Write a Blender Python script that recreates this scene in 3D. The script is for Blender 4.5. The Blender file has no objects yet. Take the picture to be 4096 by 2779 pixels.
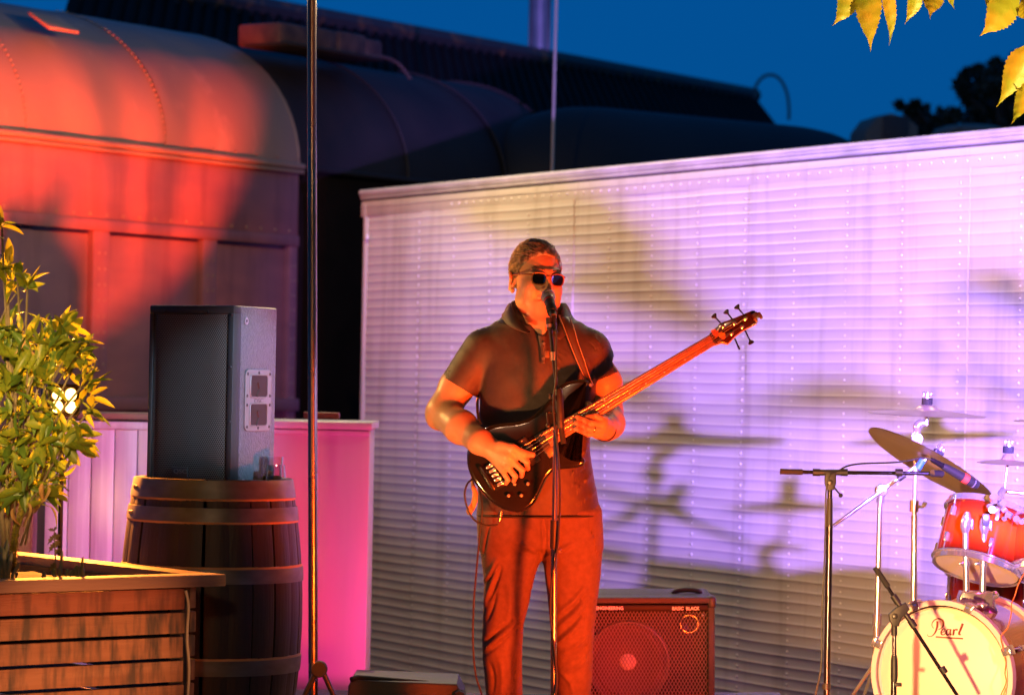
import bpy, bmesh, math, random
import numpy as np
from mathutils import Vector, Matrix

SC = bpy.context.scene
COL = SC.collection
R = math.radians
rnd = random.Random(7)
NR = np.random.RandomState(7)

# ------------------------------------------------------------------ camera
FPX = 12000.0                       # focal length in photograph pixels (4096 wide) = 105 mm lens
CAM = np.array([0.0, 0.0, 1.28])
PITCH, ROLL = math.atan(140.5 / FPX), R(1.1)
_f = np.array([0, math.cos(PITCH), math.sin(PITCH)])
_r0 = np.array([1.0, 0, 0])
_u0 = np.array([0, -math.sin(PITCH), math.cos(PITCH)])
CR = _r0 * math.cos(ROLL) + _u0 * math.sin(ROLL)
CU = _u0 * math.cos(ROLL) - _r0 * math.sin(ROLL)
CF = _f

def at(px, py, d):
    "world point at photograph pixel (px, py), d metres in front of the lens"
    return CAM + d * (CF + (px - 2048) / FPX * CR + (1389.5 - py) / FPX * CU)

cam = bpy.data.cameras.new("camera")
cam_ob = bpy.data.objects.new("camera", cam)
COL.objects.link(cam_ob)
cam.sensor_width = 36.0
cam.lens = 36.0 * FPX / 4096
cam.clip_end = 500
cam_ob.matrix_world = Matrix(((CR[0], CU[0], -CF[0], CAM[0]), (CR[1], CU[1], -CF[1], CAM[1]), (CR[2], CU[2], -CF[2], CAM[2]), (0, 0, 0, 1)))
cam.dof.use_dof = True
cam.dof.focus_distance = 10.4
cam.dof.aperture_fstop = 4.0
SC.camera = cam_ob

# ------------------------------------------------------------------ sky (blue hour) and exposure
SUN_ELEV = R(4.0)
w = bpy.data.worlds.new("World")
SC.world = w
w.use_nodes = True
nt = w.node_tree
nt.nodes.clear()
sky = nt.nodes.new("ShaderNodeTexSky")
sky.sky_type = 'NISHITA'
sky.sun_disc = False
sky.sun_elevation = SUN_ELEV
sky.sun_rotation = R(160)
sky.ozone_density = 3.0
tint = nt.nodes.new("ShaderNodeMix")
tint.data_type = 'RGBA'
tint.blend_type = 'MULTIPLY'
tint.inputs[0].default_value = 1.0
tint.inputs[7].default_value = (0.012, 0.34, 1.0, 1)
bg = nt.nodes.new("ShaderNodeBackground")
bg.inputs[1].default_value = 0.15
wo = nt.nodes.new("ShaderNodeOutputWorld")
nt.links.new(sky.outputs[0], tint.inputs[6])
flat = nt.nodes.new("ShaderNodeMix")
flat.data_type = 'RGBA'
flat.inputs[0].default_value = 0.85
flat.inputs[7].default_value = (0.002, 0.50, 1.95, 1)
nt.links.new(tint.outputs[2], flat.inputs[6])
nt.links.new(flat.outputs[2], bg.inputs[0])
nt.links.new(bg.outputs[0], wo.inputs[0])
SC.view_settings.view_transform = 'Standard'
SC.view_settings.look = 'None'
SC.view_settings.exposure = 0.0
SC.view_settings.gamma = 1.0
SC.view_settings.use_curve_mapping = False
SC.cycles.max_bounces = 8
SC.cycles.sample_clamp_indirect = 4.0
SC.cycles.caustics_reflective = False
SC.cycles.caustics_refractive = False

# ------------------------------------------------------------------ stage lamps of the place (the coloured floods that light the players) and an added glass spot
def spot(name, loc, aim, color, power, size_deg, blend=0.5, radius=0.06):
    l = bpy.data.lights.new(name, 'SPOT')
    l.color = color
    l.energy = power
    l.spot_size = R(size_deg)
    l.spot_blend = blend
    l.shadow_soft_size = radius
    o = bpy.data.objects.new(name, l)
    COL.objects.link(o)
    o.location = loc
    o.rotation_euler = (Vector(aim) - Vector(loc)).to_track_quat('-Z', 'Y').to_euler()
    return o

def point(name, loc, color, power, radius=0.03):
    l = bpy.data.lights.new(name, 'POINT')
    l.color = color
    l.energy = power
    l.shadow_soft_size = radius
    o = bpy.data.objects.new(name, l)
    COL.objects.link(o)
    o.location = loc
    return o

AMBER, RED, MAG, PUR, WARM = (1.0, 0.30, 0.045), (1.0, 0.045, 0.012), (1.0, 0.06, 0.42), (0.50, 0.28, 1.0), (1.0, 0.74, 0.38)
spot("amber_floor_spot", (-1.1, 8.6, 0.05), (-0.10, 10.5, 1.42), (1.0, 0.48, 0.14), 230, 30, 0.7)
spot("amber_front_spot", (0.85, 8.6, 0.22), (0.16, 10.5, 0.98), (1.0, 0.065, 0.004), 1050, 54, 0.5, 0.12)
spot("red_amp_spot", (1.25, 9.2, 0.08), (0.55, 12.0, 0.22), (1.0, 0.06, 0.012), 750, 20, 0.7)
spot("amber_drum_spot", (0.2, 6.5, 0.2), (1.75, 11.2, 0.55), (1.0, 0.47, 0.16), 2100, 28, 0.8)
PLAMP = (2.35, 6.2, 1.42)
spot("purple_wall_spot", PLAMP, (1.70, 15.2, 1.65), (0.35, 0.19, 1.0), 20000, 24, 0.75, 0.036)
spot("magenta_drum_spot", (2.9, 8.4, 1.9), (1.8, 10.9, 0.7), (1.0, 0.05, 0.45), 260, 40, 0.8)
spot("magenta_counter_spot", (0.30, 11.7, 0.05), (-0.80, 13.5, 0.45), (1.0, 0.028, 0.27), 190, 46, 0.7, 0.03)
spot("purple_counter_spot", (2.6, 10.9, 1.7), (-1.6, 12.8, 0.90), (0.46, 0.40, 1.0), 1500, 24, 0.6, 0.04)
spot("red_train_spot", (-0.95, 15.3, 0.25), (-2.85, 19.8, 2.85), (1.0, 0.055, 0.010), 14000, 29, 0.5, 0.03)
spot("cool_side_spot", (2.2, 7.0, 2.6), (-0.92, 10.5, 1.22), (0.36, 0.66, 1.0), 2600, 8, 0.5)
spot("warm_leaf_spot", (2.6, 7.0, 0.4), (1.6, 9.6, 2.3), (1.0, 0.62, 0.18), 3000, 40, 0.6)
spot("warm_shrub_spot", (-0.9, 4.0, 1.9), (-1.68, 9.5, 1.22), (1.0, 0.62, 0.22), 4200, 9, 0.7, 0.15)
spot("amber_planter_spot", (-0.35, 8.2, 0.08), (-1.30, 9.3, 0.40), (1.0, 0.34, 0.11), 120, 36, 0.8, 0.05)
spot("glass_fill_spot", (0.3, 5.0, 1.7), (-0.80, 10.45, 0.97), (1.0, 0.42, 0.14), 1500, 1.9, 0.5, 0.02)  # added lamp, narrow cone to brighten the glasses on the barrel
spot("gold_rim_spot", (-2.3, 11.4, 2.2), (-0.28, 10.5, 1.22), (1.0, 0.50, 0.13), 270, 22, 0.6, 0.04)
spot("patio_wash_spot", (-0.6, -1.0, 3.2), (0.2, 12.0, 1.2), (1.0, 0.62, 0.34), 280, 34, 0.8, 0.2)

# ------------------------------------------------------------------ mesh helpers
def V(*a):
    return np.array(a, float)

def nrm(v):
    v = np.asarray(v, float)
    return v / (np.linalg.norm(v) + 1e-12)

def join(*ms):
    vs, fs, n = [], [], 0
    for v, f in ms:
        v = np.asarray(v, float).reshape(-1, 3)
        vs.append(v)
        fs += [tuple(int(i) + n for i in q) for q in f]
        n += len(v)
    return np.concatenate(vs), fs

def box(c, s, ax=None, bevel=0.0):
    "box of size s centred at c; ax = 3 axes rows"
    c = np.asarray(c, float); h = np.asarray(s, float) / 2
    bm = bmesh.new()
    bmesh.ops.create_cube(bm, size=1.0)
    for v in bm.verts:
        v.co = Vector((v.co.x * s[0], v.co.y * s[1], v.co.z * s[2]))
    if bevel > 0:
        bmesh.ops.bevel(bm, geom=list(bm.edges), offset=bevel, segments=2, profile=0.5, affect='EDGES')
    m = bm2(bm)
    v = m[0]
    if ax is not None:
        v = v @ np.asarray(ax, float)
    return v + c, m[1]

def bm2(bm):
    bm.verts.index_update()
    v = np.array([x.co[:] for x in bm.verts])
    f = [tuple(a.index for a in p.verts) for p in bm.faces]
    bm.free()
    return v, f

def frames(P, up=None):
    P = np.asarray(P, float)
    n = len(P)
    T = np.zeros_like(P)
    T[1:-1] = P[2:] - P[:-2]
    T[0] = P[1] - P[0]; T[-1] = P[-1] - P[-2]
    T /= np.linalg.norm(T, axis=1)[:, None] + 1e-12
    a = V(0, 0, 1) if abs(T[0][2]) < 0.9 else V(1, 0, 0)
    if up is not None: a = np.asarray(up, float)
    N = np.zeros_like(P)
    x = nrm(a - T[0] * (a @ T[0]))
    for i in range(n):
        x = nrm(x - T[i] * (x @ T[i]))
        N[i] = x
    return T, N, np.cross(T, N)

def tube(P, r, seg=10, caps=True, flat=1.0, up=None, closed=False):
    P = np.asarray(P, float)
    n = len(P)
    r = np.full(n, r) if np.isscalar(r) else np.asarray(r, float)
    T, N, B = frames(P, up)
    an = np.linspace(0, 2 * np.pi, seg, endpoint=False)
    v = P[:, None, :] + (N[:, None, :] * np.cos(an)[None, :, None] * flat + B[:, None, :] * np.sin(an)[None, :, None]) * r[:, None, None]
    v = v.reshape(-1, 3)
    f = []
    m = n if closed else n - 1
    for i in range(m):
        j = (i + 1) % n
        for k in range(seg):
            l = (k + 1) % seg
            f.append((i * seg + k, i * seg + l, j * seg + l, j * seg + k))
    if caps and not closed:
        f.append(tuple(range(seg))[::-1])
        f.append(tuple((n - 1) * seg + k for k in range(seg)))
    return v, f

def rod(a, b, r, seg=12, r2=None):
    return tube([a, b], [r, r if r2 is None else r2], seg)

def spline(P, n=8, closed=False):
    P = np.asarray(P, float)
    m = len(P)
    out = []
    rng = range(m if closed else m - 1)
    for i in rng:
        if closed:
            p0, p1, p2, p3 = P[(i - 1) % m], P[i], P[(i + 1) % m], P[(i + 2) % m]
        else:
            p0, p1, p2, p3 = P[max(i - 1, 0)], P[i], P[i + 1], P[min(i + 2, m - 1)]
        for t in np.linspace(0, 1, n, endpoint=False):
            out.append(0.5 * ((2 * p1) + (-p0 + p2) * t + (2 * p0 - 5 * p1 + 4 * p2 - p3) * t ** 2 + (-p0 + 3 * p1 - 3 * p2 + p3) * t ** 3))
    if not closed:
        out.append(P[-1])
    return np.array(out)

def lathe(prof, o, axis=(0, 0, 1), seg=32, a0=0.0, a1=2 * np.pi, xdir=None):
    "prof: (r, h) pairs along axis from o"
    ax = nrm(axis)
    x = nrm(np.cross(ax, V(0, 1, 0) if abs(ax[1]) < 0.9 else V(1, 0, 0))) if xdir is None else nrm(xdir)
    y = np.cross(ax, x)
    full = abs(a1 - a0 - 2 * np.pi) < 1e-6
    an = np.linspace(a0, a1, seg, endpoint=not full)
    o = np.asarray(o, float)
    v = []
    for r, h in prof:
        for a in an:
            v.append(o + ax * h + (x * math.cos(a) + y * math.sin(a)) * r)
    f = []
    ns = len(an)
    for i in range(len(prof) - 1):
        for k in range(ns if full else ns - 1):
            l = (k + 1) % ns
            f.append((i * ns + k, i * ns + l, (i + 1) * ns + l, (i + 1) * ns + k))
    return np.array(v), f

def grid(fn, nu, nv, wrap=False):
    "fn(u, v) -> point, u, v in 0..1"
    v = [fn(i / (nu - 1), j / (nv - 1)) for i in range(nu) for j in range(nv)]
    f = [(i * nv + j, (i + 1) * nv + j, (i + 1) * nv + j + 1, i * nv + j + 1) for i in range(nu - 1) for j in range(nv - 1)]
    return np.array(v, float), f

def slab(P, ax, th, bevel=0.0, seg=3, dome=0.0):
    """closed outline P (2-D pairs in axes ax[0], ax[1] from origin ax[3]) of thickness th along ax[2] (towards the viewer), edge rounded by bevel"""
    P = np.asarray(P, float)
    n = len(P)
    d = np.roll(P, -1, 0) - np.roll(P, 1, 0)
    nn = np.stack([d[:, 1], -d[:, 0]], 1)
    nn /= np.linalg.norm(nn, axis=1)[:, None] + 1e-12
    area = 0.5 * np.sum(P[:, 0] * np.roll(P[:, 1], -1) - np.roll(P[:, 0], -1) * P[:, 1])
    if area < 0: nn = -nn
    rings = []
    if bevel > 0:
        for i in range(seg + 1):
            a = i / seg * np.pi / 2
            rings.append((P - nn * bevel * (1 - math.sin(a)), bevel * (1 - math.cos(a))))
        for i in range(seg + 1):
            a = i / seg * np.pi / 2
            rings.append((P - nn * bevel * (1 - math.cos(a)), th - bevel + bevel * math.sin(a)))
    else:
        rings = [(P, 0.0), (P, th)]
    O = np.asarray(ax[3], float)
    X, Y, Z = (np.asarray(q, float) for q in ax[:3])
    v = np.concatenate([O + q[:, :1] * X + q[:, 1:] * Y + h * Z for q, h in rings])
    f = []
    for i in range(len(rings) - 1):
        for k in range(n):
            l = (k + 1) % n
            f.append((i * n + k, i * n + l, (i + 1) * n + l, (i + 1) * n + k))
    f.append(tuple(range(n))[::-1])
    f.append(tuple((len(rings) - 1) * n + k for k in range(n)))
    return v, f

def obj(name, m, mat, parent=None, smooth=35, origin=None):
    "link vertices given in WORLD space as one mesh object (under parent if given)"
    v, f = m
    v = np.asarray(v, float)
    o0 = np.array(parent["_o"]) if parent is not None else (np.asarray(origin, float) if origin is not None else v.mean(0))
    me = bpy.data.meshes.new(name)
    me.from_pydata((v - o0).tolist(), [], [tuple(q) for q in f])
    me.validate()
    me.update()
    bm = bmesh.new(); bm.from_mesh(me)
    bmesh.ops.recalc_face_normals(bm, faces=bm.faces)
    bm.to_mesh(me); bm.free()
    if smooth:
        me.shade_smooth()
        if smooth < 180:
            me.set_sharp_from_angle(angle=R(smooth))
    ob = bpy.data.objects.new(name, me)
    COL.objects.link(ob)
    if mat is not None:
        me.materials.append(mat)
    if parent is not None:
        ob.parent = parent
    else:
        ob.location = o0
    ob["_o"] = [float(a) for a in o0]
    return ob

def tag(o, label=None, cat=None, group=None, kind=None):
    if label: o["label"] = label
    if cat: o["category"] = cat
    if group: o["group"] = group
    if kind: o["kind"] = kind
    return o

def thing(name, label, cat, loc, group=None):
    o = bpy.data.objects.new(name, None)
    COL.objects.link(o)
    o.location = loc
    o.empty_display_size = 0.05
    o["_o"] = [float(a) for a in loc]
    return tag(o, label, cat, group)

def inst(name, src, parent, M):
    "another object that shares src's mesh data, placed by local matrix M"
    o = bpy.data.objects.new(name, src.data)
    COL.objects.link(o)
    o.parent = parent
    o.matrix_local = M
    return o

def text_mesh(body, size, o, X, Y, Z, th=0.001, shear=0.0, offset=0.0, align='LEFT', sx=1.0):
    c = bpy.data.curves.new("letters", 'FONT')
    c.body = body; c.size = size; c.extrude = th; c.shear = shear; c.offset = offset; c.align_x = align
    c.resolution_u = 3
    t = bpy.data.objects.new("letters", c)
    COL.objects.link(t)
    dg = bpy.context.evaluated_depsgraph_get()
    me = bpy.data.meshes.new_from_object(t.evaluated_get(dg))
    v = np.array([q.co[:] for q in me.vertices]); f = [tuple(p.vertices) for p in me.polygons]
    bpy.data.objects.remove(t); bpy.data.curves.remove(c); bpy.data.meshes.remove(me)
    X, Y, Z = nrm(X), nrm(Y), nrm(Z)
    return np.asarray(o, float) + v[:, :1] * sx * X + v[:, 1:2] * Y + v[:, 2:3] * Z, f

# ------------------------------------------------------------------ materials
def mat(name, col, rough=0.6, metal=0.0, col2=None, scale=8.0, stretch=(1, 1, 1), bump=0.0, bscale=60.0, detail=6.0, coat=0.0, sheen=0.0, spec=0.5, trans=0.0, emit=None, estr=0.0, ramp=(0.35, 0.65), rvar=0.0, subs=0.0, bstretch=None):
    m = bpy.data.materials.new(name)
    m.use_nodes = True
    t = m.node_tree
    b = t.nodes["Principled BSDF"]
    b.inputs["Base Color"].default_value = (*col, 1)
    b.inputs["Roughness"].default_value = rough
    b.inputs["Metallic"].default_value = metal
    b.inputs["Specular IOR Level"].default_value = spec
    if coat: b.inputs["Coat Weight"].default_value = coat; b.inputs["Coat Roughness"].default_value = 0.06
    if sheen: b.inputs["Sheen Weight"].default_value = sheen; b.inputs["Sheen Roughness"].default_value = 0.4
    if trans: b.inputs["Transmission Weight"].default_value = trans
    if subs:
        b.inputs["Subsurface Weight"].default_value = subs
        b.inputs["Subsurface Radius"].default_value = (0.012, 0.005, 0.003)
        b.inputs["Subsurface Scale"].default_value = 1.0
    if emit is not None:
        b.inputs["Emission Color"].default_value = (*emit, 1)
        b.inputs["Emission Strength"].default_value = estr
    tc = t.nodes.new("ShaderNodeTexCoord")
    def noise(sc, st, dt=detail):
        mp = t.nodes.new("ShaderNodeMapping")
        mp.inputs["Scale"].default_value = st
        t.links.new(tc.outputs["Object"], mp.inputs[0])
        n = t.nodes.new("ShaderNodeTexNoise")
        n.inputs["Scale"].default_value = sc
        n.inputs["Detail"].default_value = dt
        t.links.new(mp.outputs[0], n.inputs["Vector"])
        return n
    if col2 is not None:
        n = noise(scale, stretch)
        cr = t.nodes.new("ShaderNodeValToRGB")
        cr.color_ramp.elements[0].position = ramp[0]; cr.color_ramp.elements[0].color = (*col, 1)
        cr.color_ramp.elements[1].position = ramp[1]; cr.color_ramp.elements[1].color = (*col2, 1)
        t.links.new(n.outputs[0], cr.inputs[0])
        t.links.new(cr.outputs[0], b.inputs["Base Color"])
        if rvar:
            mr = t.nodes.new("ShaderNodeMapRange")
            mr.inputs["To Min"].default_value = max(rough - rvar, 0.02); mr.inputs["To Max"].default_value = min(rough + rvar, 1)
            t.links.new(n.outputs[0], mr.inputs[0])
            t.links.new(mr.outputs[0], b.inputs["Roughness"])
    if bump:
        n2 = noise(bscale, bstretch or stretch, 4.0)
        bp = t.nodes.new("ShaderNodeBump")
        bp.inputs["Strength"].default_value = bump
        bp.inputs["Distance"].default_value = 0.004
        t.links.new(n2.outputs[0], bp.inputs["Height"])
        t.links.new(bp.outputs[0], b.inputs["Normal"])
    return m

CHROME = mat("chrome", (0.86, 0.86, 0.90), 0.14, 0.85)
BLACKM = mat("black_metal", (0.02, 0.02, 0.022), 0.35, 0.0, spec=0.6)
BLACKP = mat("black_plastic", (0.018, 0.018, 0.02), 0.5, bump=0.15, bscale=300)
RUBBER = mat("black_rubber", (0.015, 0.015, 0.015), 0.8)
CABLE = mat("black_cable", (0.02, 0.02, 0.02), 0.5)
# ================================================================== THE SETTING
M_GROUND = mat("asphalt", (0.045, 0.045, 0.047), 0.9, col2=(0.06, 0.058, 0.055), scale=3, bump=0.4, bscale=90)
g = obj("ground", grid(lambda u, v: V(-150 + 300 * u, -20 + 320 * v, -0.82), 2, 2), M_GROUND)
tag(g, kind="structure")
M_DECK = mat("deck_paint", (0.09, 0.09, 0.10), 0.7, col2=(0.12, 0.115, 0.11), scale=5, stretch=(1, 8, 1), bump=0.3, bscale=40)
d = obj("stage_deck", box((0.6, 8.9, -0.11), (9.0, 7.0, 0.22), bevel=0.01), M_DECK)
tag(d, kind="structure")

# ---- unseen wall and roof behind the camera, added to block sky light
M_BLOCKER = mat("blocker_paint", (0.10, 0.085, 0.07), 0.8, col2=(0.13, 0.11, 0.09), scale=2)
blocker = thing("sky_blocker", "added unseen dark wall and roof that keep sky light off the stage", "building", (0, -4, -0.82))
obj("blocker_wall", box((0, -5.0, 1.9), (26, 0.3, 5.5)), M_BLOCKER, blocker)
obj("blocker_roof", box((0, 3.8, 4.3), (26, 17.8, 0.25)), M_BLOCKER, blocker)
for x in (-12.5, -7.5, 7.5, 12.5):
    obj("blocker_post", box((x, 12.0, 1.7), (0.2, 0.2, 5.0)), M_BLOCKER, blocker)

# ---- white ribbed trailer behind the players
TR0 = at(1437, 1400, 19.6); TR0[2] = 0
TU, TN = V(0.5107, -0.8598, 0), V(-0.8598, -0.5107, 0)
TTOP = 1.28 + (1541 - 790) / FPX * 19.6
def tw(t, z, o=0.0):
    return TR0 + TU * t + TN * o + V(0, 0, z)
M_TRAIL = mat("trailer_paint", (0.62, 0.58, 0.50), 0.42, col2=(0.55, 0.51, 0.43), scale=1.6, stretch=(1, 1, 5), ramp=(0.3, 0.75), rvar=0.05, bump=0.05, bscale=4)
M_RAIL = mat("trailer_rail", (0.56, 0.54, 0.50), 0.4, col2=(0.40, 0.38, 0.34), scale=3, stretch=(1, 1, 6), rvar=0.08)
M_GROOVE = mat("trailer_gap", (0.10, 0.095, 0.07), 0.8, col2=(0.16, 0.15, 0.10), scale=6)  # dark tone for the groove between rail and band
def streaks(m, dark, lo=0.52, hi=0.80, sc=(7, 7, 0.55), amt=0.8):
    "dirt run-off: narrow vertical stains"
    t = m.node_tree; bs = t.nodes["Principled BSDF"]
    src = bs.inputs["Base Color"].links[0].from_socket
    n = t.nodes.new("ShaderNodeTexNoise"); n.inputs["Scale"].default_value = 1.0; n.inputs["Detail"].default_value = 8; n.inputs["Roughness"].default_value = 0.65
    mp = t.nodes.new("ShaderNodeMapping"); mp.inputs["Scale"].default_value = sc
    t.links.new(t.nodes["Texture Coordinate"].outputs["Object"], mp.inputs[0]); t.links.new(mp.outputs[0], n.inputs["Vector"])
    r = t.nodes.new("ShaderNodeMapRange"); r.inputs["From Min"].default_value = lo; r.inputs["From Max"].default_value = hi; r.inputs["To Max"].default_value = amt
    t.links.new(n.outputs[0], r.inputs[0])
    mx = t.nodes.new("ShaderNodeMix"); mx.data_type = 'RGBA'
    t.links.new(r.outputs[0], mx.inputs[0]); t.links.new(src, mx.inputs[6]); mx.inputs[7].default_value = (*dark, 1)
    t.links.new(mx.outputs[2], bs.inputs["Base Color"])
streaks(M_TRAIL, (0.36, 0.31, 0.22))
streaks(M_RAIL, (0.26, 0.23, 0.17), 0.45, 0.7, (4, 4, 2), 0.4)
M_RIV = mat('rivet_head', (0.72, 0.69, 0.63), 0.3)
trailer = thing("trailer", "long white trailer with horizontally ribbed riveted metal side behind the musicians", "trailer", tw(4, -0.8, -1.0))
PITCHR = 0.056
def rib_profile(z0, z1):
    zs = [(z1, 0.0)]
    z = z1 - 0.03
    while z - PITCHR > z0:
        for dz, o in ((0.0, 0.0), (-0.003, 0.0009), (-0.006, 0.0031), (-0.009, 0.0040), (-0.012, 0.0031), (-0.015, 0.0009), (-0.018, 0.0)):
            zs.append((z + dz, o))
        z -= PITCHR
    zs.append((z0, 0.0))
    return zs
PROF = rib_profile(-0.78, TTOP - 0.16)
seams = [0.10, 0.83, 2.61, 4.39, 6.17, 7.95, 9.7]
for i in range(len(seams) - 1):
    a, b = seams[i], seams[i + 1] + 0.03
    nt_ = 22
    ts = list(np.linspace(a, b, nt_))
    off = 0.006 * (i % 2) + 0.002
    ph = NR.uniform(0, 6, 8)
    v, f = [], []
    for k, t in enumerate(ts):
        for j, (z, o) in enumerate(PROF):
            wob = 0.0034 * math.sin(t * 5.3 + ph[0] + z * 1.7) * math.sin(z * 4.1 + ph[1] + t * 0.6) + 0.0018 * math.sin(t * 13 + ph[2]) * math.sin(z * 9 + ph[3])
            v.append(tw(t, z + 0.0012 * math.sin(t * 7 + ph[4] + z * 3), o + off + wob))
    n = len(PROF)
    f = [(k * n + j, (k + 1) * n + j, (k + 1) * n + j + 1, k * n + j + 1) for k in range(nt_ - 1) for j in range(n - 1)]
    # folded edge of the sheet
    e0 = len(v)
    for j, (z, o) in enumerate(PROF):
        v.append(tw(ts[-1], z, o + off - 0.012))
    f += [((nt_ - 1) * n + j, e0 + j, e0 + j + 1, (nt_ - 1) * n + j + 1) for j in range(n - 1)]
    obj("side_panel", (v, f), M_TRAIL, trailer, 60)
# rivets: columns and the row under the rail
def dome(c, nrm_, r, h, seg=6):
    return lathe([(r, 0), (r * 0.75, h * 0.7), (0.0005, h)], c, nrm_, seg)
rv = []
for i in range(1, len(seams) - 1):
    for q in range(4):
        t = seams[i] - 0.035 + q * 0.445
        z = TTOP - 0.19 - 0.042
        while z > -0.75:
            rv.append(dome(tw(t, z, 0.0085), TN, 0.0078, 0.006))
            z -= PITCHR
for t in np.arange(1.2, 9.6, 0.0905):
    rv.append(dome(tw(t, TTOP - 0.128, 0.006), TN, 0.008, 0.006))
tag(obj("rivets", join(*rv), M_RIV, trailer, 60), kind="stuff")
L = 9.7
def rail(name, z0, z1, o, m, bev=0.006):
    return obj(name, box(tw(L / 2, (z0 + z1) / 2, o / 2 - 0.02), (L, o + 0.04, z1 - z0), (TU, TN, V(0, 0, 1)), bev), m, trailer)
rail("flat_band", TTOP - 0.165, TTOP - 0.066, 0.006, M_TRAIL, 0.002)
rail("rail_groove", TTOP - 0.068, TTOP - 0.052, -0.002, M_GROOVE, 0.002)
rail("lower_rail", TTOP - 0.054, TTOP - 0.030, 0.016, M_RAIL)
rail("upper_rail", TTOP - 0.031, TTOP - 0.012, 0.022, M_RAIL)
cap = lathe([(0.0, 0), (0.018, 0), (0.018, L), (0, L)], tw(0, TTOP - 0.006, 0.008), TU, 12)
obj("top_cap", cap, M_RAIL, trailer)
obj("band_lip", box(tw(L / 2, TTOP - 0.104, 0.004), (L, 0.012, 0.005), (TU, TN, V(0, 0, 1)), 0.001), M_RAIL, trailer)
obj("corner_post", lathe([(0.0, 0), (0.06, 0), (0.06, TTOP + 0.70), (0.0, TTOP + 0.70)], tw(0.055, -0.78, -0.052), (0, 0, 1), 20), M_TRAIL, trailer)
obj("end_wall", box(tw(0.02, (TTOP - 0.85) / 2, -1.25), (0.05, 2.3, TTOP + 0.7), (TU, TN, V(0, 0, 1))), M_TRAIL, trailer)
obj("roof", box(tw(L / 2, TTOP - 0.03, -1.25), (L, 2.44, 0.04), (TU, TN, V(0, 0, 1)), 0.01), M_RAIL, trailer)
obj("marker_lamp", lathe([(0.0, 0.012), (0.012, 0.011), (0.02, 0.006), (0.022, 0)][::-1], tw(0.10, TTOP - 0.30, 0.012), TN, 16), mat("lens", (0.75, 0.75, 0.8), 0.2), trailer)

# ---- old railway coach on the left
CO0 = at(0, 525, 19.0)
CO1 = at(1204, 665, 19.0 * 966 / 849)
CD = nrm(CO1 - CO0); CD[2] = 0; CD = nrm(CD)
CN = V(CD[1], -CD[0], 0)            # towards the viewer
if CN[1] > 0: CN = -CN
GZ = CO0[2]
CL = float((CO1 - CO0) @ CD)        # coach end
def cw(s, z, o=0.0):
    return np.array([CO0[0], CO0[1], 0]) + CD * s + CN * o + V(0, 0, z)
M_CRED = mat("coach_side_paint", (0.15, 0.085, 0.095), 0.45, col2=(0.19, 0.105, 0.11), scale=2.2, stretch=(1, 1, 3), rvar=0.1, bump=0.12, bscale=9)
M_CROOF = mat("coach_roof_paint", (0.15, 0.13, 0.10), 0.5, col2=(0.20, 0.165, 0.12), scale=1.6, stretch=(1, 1, 0.4), rvar=0.12, bump=0.25, bscale=14)
streaks(M_CRED, (0.06, 0.035, 0.035), 0.5, 0.75, (5, 5, 0.6), 0.7)
streaks(M_CROOF, (0.32, 0.27, 0.2), 0.58, 0.7, (3, 3, 1.2), 0.55)
coach = thing("railway_coach", "old riveted railway coach with domed roof washed by red light behind the counter", "train coach", cw(0, -0.8, -1.4))
CS0 = -3.0
def roofline(a, RX=1.28, RZ=1.02):
    "a 0 at the gutter, 1 at the crown"
    t = a * math.pi / 2
    return -RX * (1 - math.cos(t)) - 0.02, RZ * math.sin(t)
def roof_piece(s0, s1, k=1.0, rz=1.02, rx=1.28, drop=0.0, nu=10, nv=26, th=0.02):
    def fn(u, v):
        a = v * 2 if v <= 0.5 else None
        o, z = roofline(v * 1.9 if v * 1.9 <= 1 else 1.0, rx, rz)
        if v * 1.9 > 1:
            e = v * 1.9 - 1
            o2, z2 = roofline(1 - e, rx, rz)
            o, z = -2 * rx - o2 - 0.04, z2
        p = cw(s0 + (s1 - s0) * u, GZ + z - drop, o * k)
        return p + CN * 0.006 * math.sin(u * 17 + v * 9)
    return grid(fn, nu, nv)
cuts = [CS0, -1.2, 0.28, 1.66, CL]
for i in range(len(cuts) - 1):
    v, f = roof_piece(cuts[i], cuts[i + 1] + 0.02)
    n = len(v)
    v2 = v + np.array([0, 0, 0.0])
    o = obj("roof_sheet", (v + CN * 0.004 * (i % 2) + V(0, 0, 0.005 * (i % 2)), f), M_CROOF, coach, 60)
end = []
for k in range(40):
    v = k / 39
    a = v * 2
    o_, z_ = roofline(a if a <= 1 else 2 - a)
    if a > 1: o_ = -2.56 - o_ - 0.04
    end.append((o_, z_))
vv = [cw(CL, GZ + z, o) for o, z in end] + [cw(CL, -0.6, -2.56), cw(CL, -0.6, 0.0)]
obj("end_wall", (vv, [tuple(range(len(vv)))]), M_CRED, coach, 0)
rim = []
for v in np.linspace(0, 0.9, 30):
    o_, z_ = roofline(v)
    rim.append(cw(CL, GZ + z_, o_))
obj("roof_rim", tube(rim, 0.008, 6), M_CROOF, coach)
for z, rr in ((GZ - 0.005, 0.022), (GZ - 0.045, 0.014)):
    obj("gutter", rod(cw(CS0, z, 0.02), cw(CL, z, 0.02), rr, 10), M_CROOF, coach)
# rivet seams across the roof
rv = []
for s in cuts[1:-1]:
    for v in np.linspace(0.03, 0.86, 36):
        o_, z_ = roofline(v)
        o2, z2 = roofline(v + 0.01)
        tn = nrm(CN * (z2 - z_) + V(0, 0, 1) * -(o2 - o_))
        rv.append(dome(cw(s - 0.02, GZ + z_, o_) + tn * 0.006, tn, 0.013, 0.009))
for s in np.arange(1.9, CL, 0.24):
    rv.append(dome(cw(s, GZ + 0.05, 0.0), CN, 0.012, 0.01))
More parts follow.
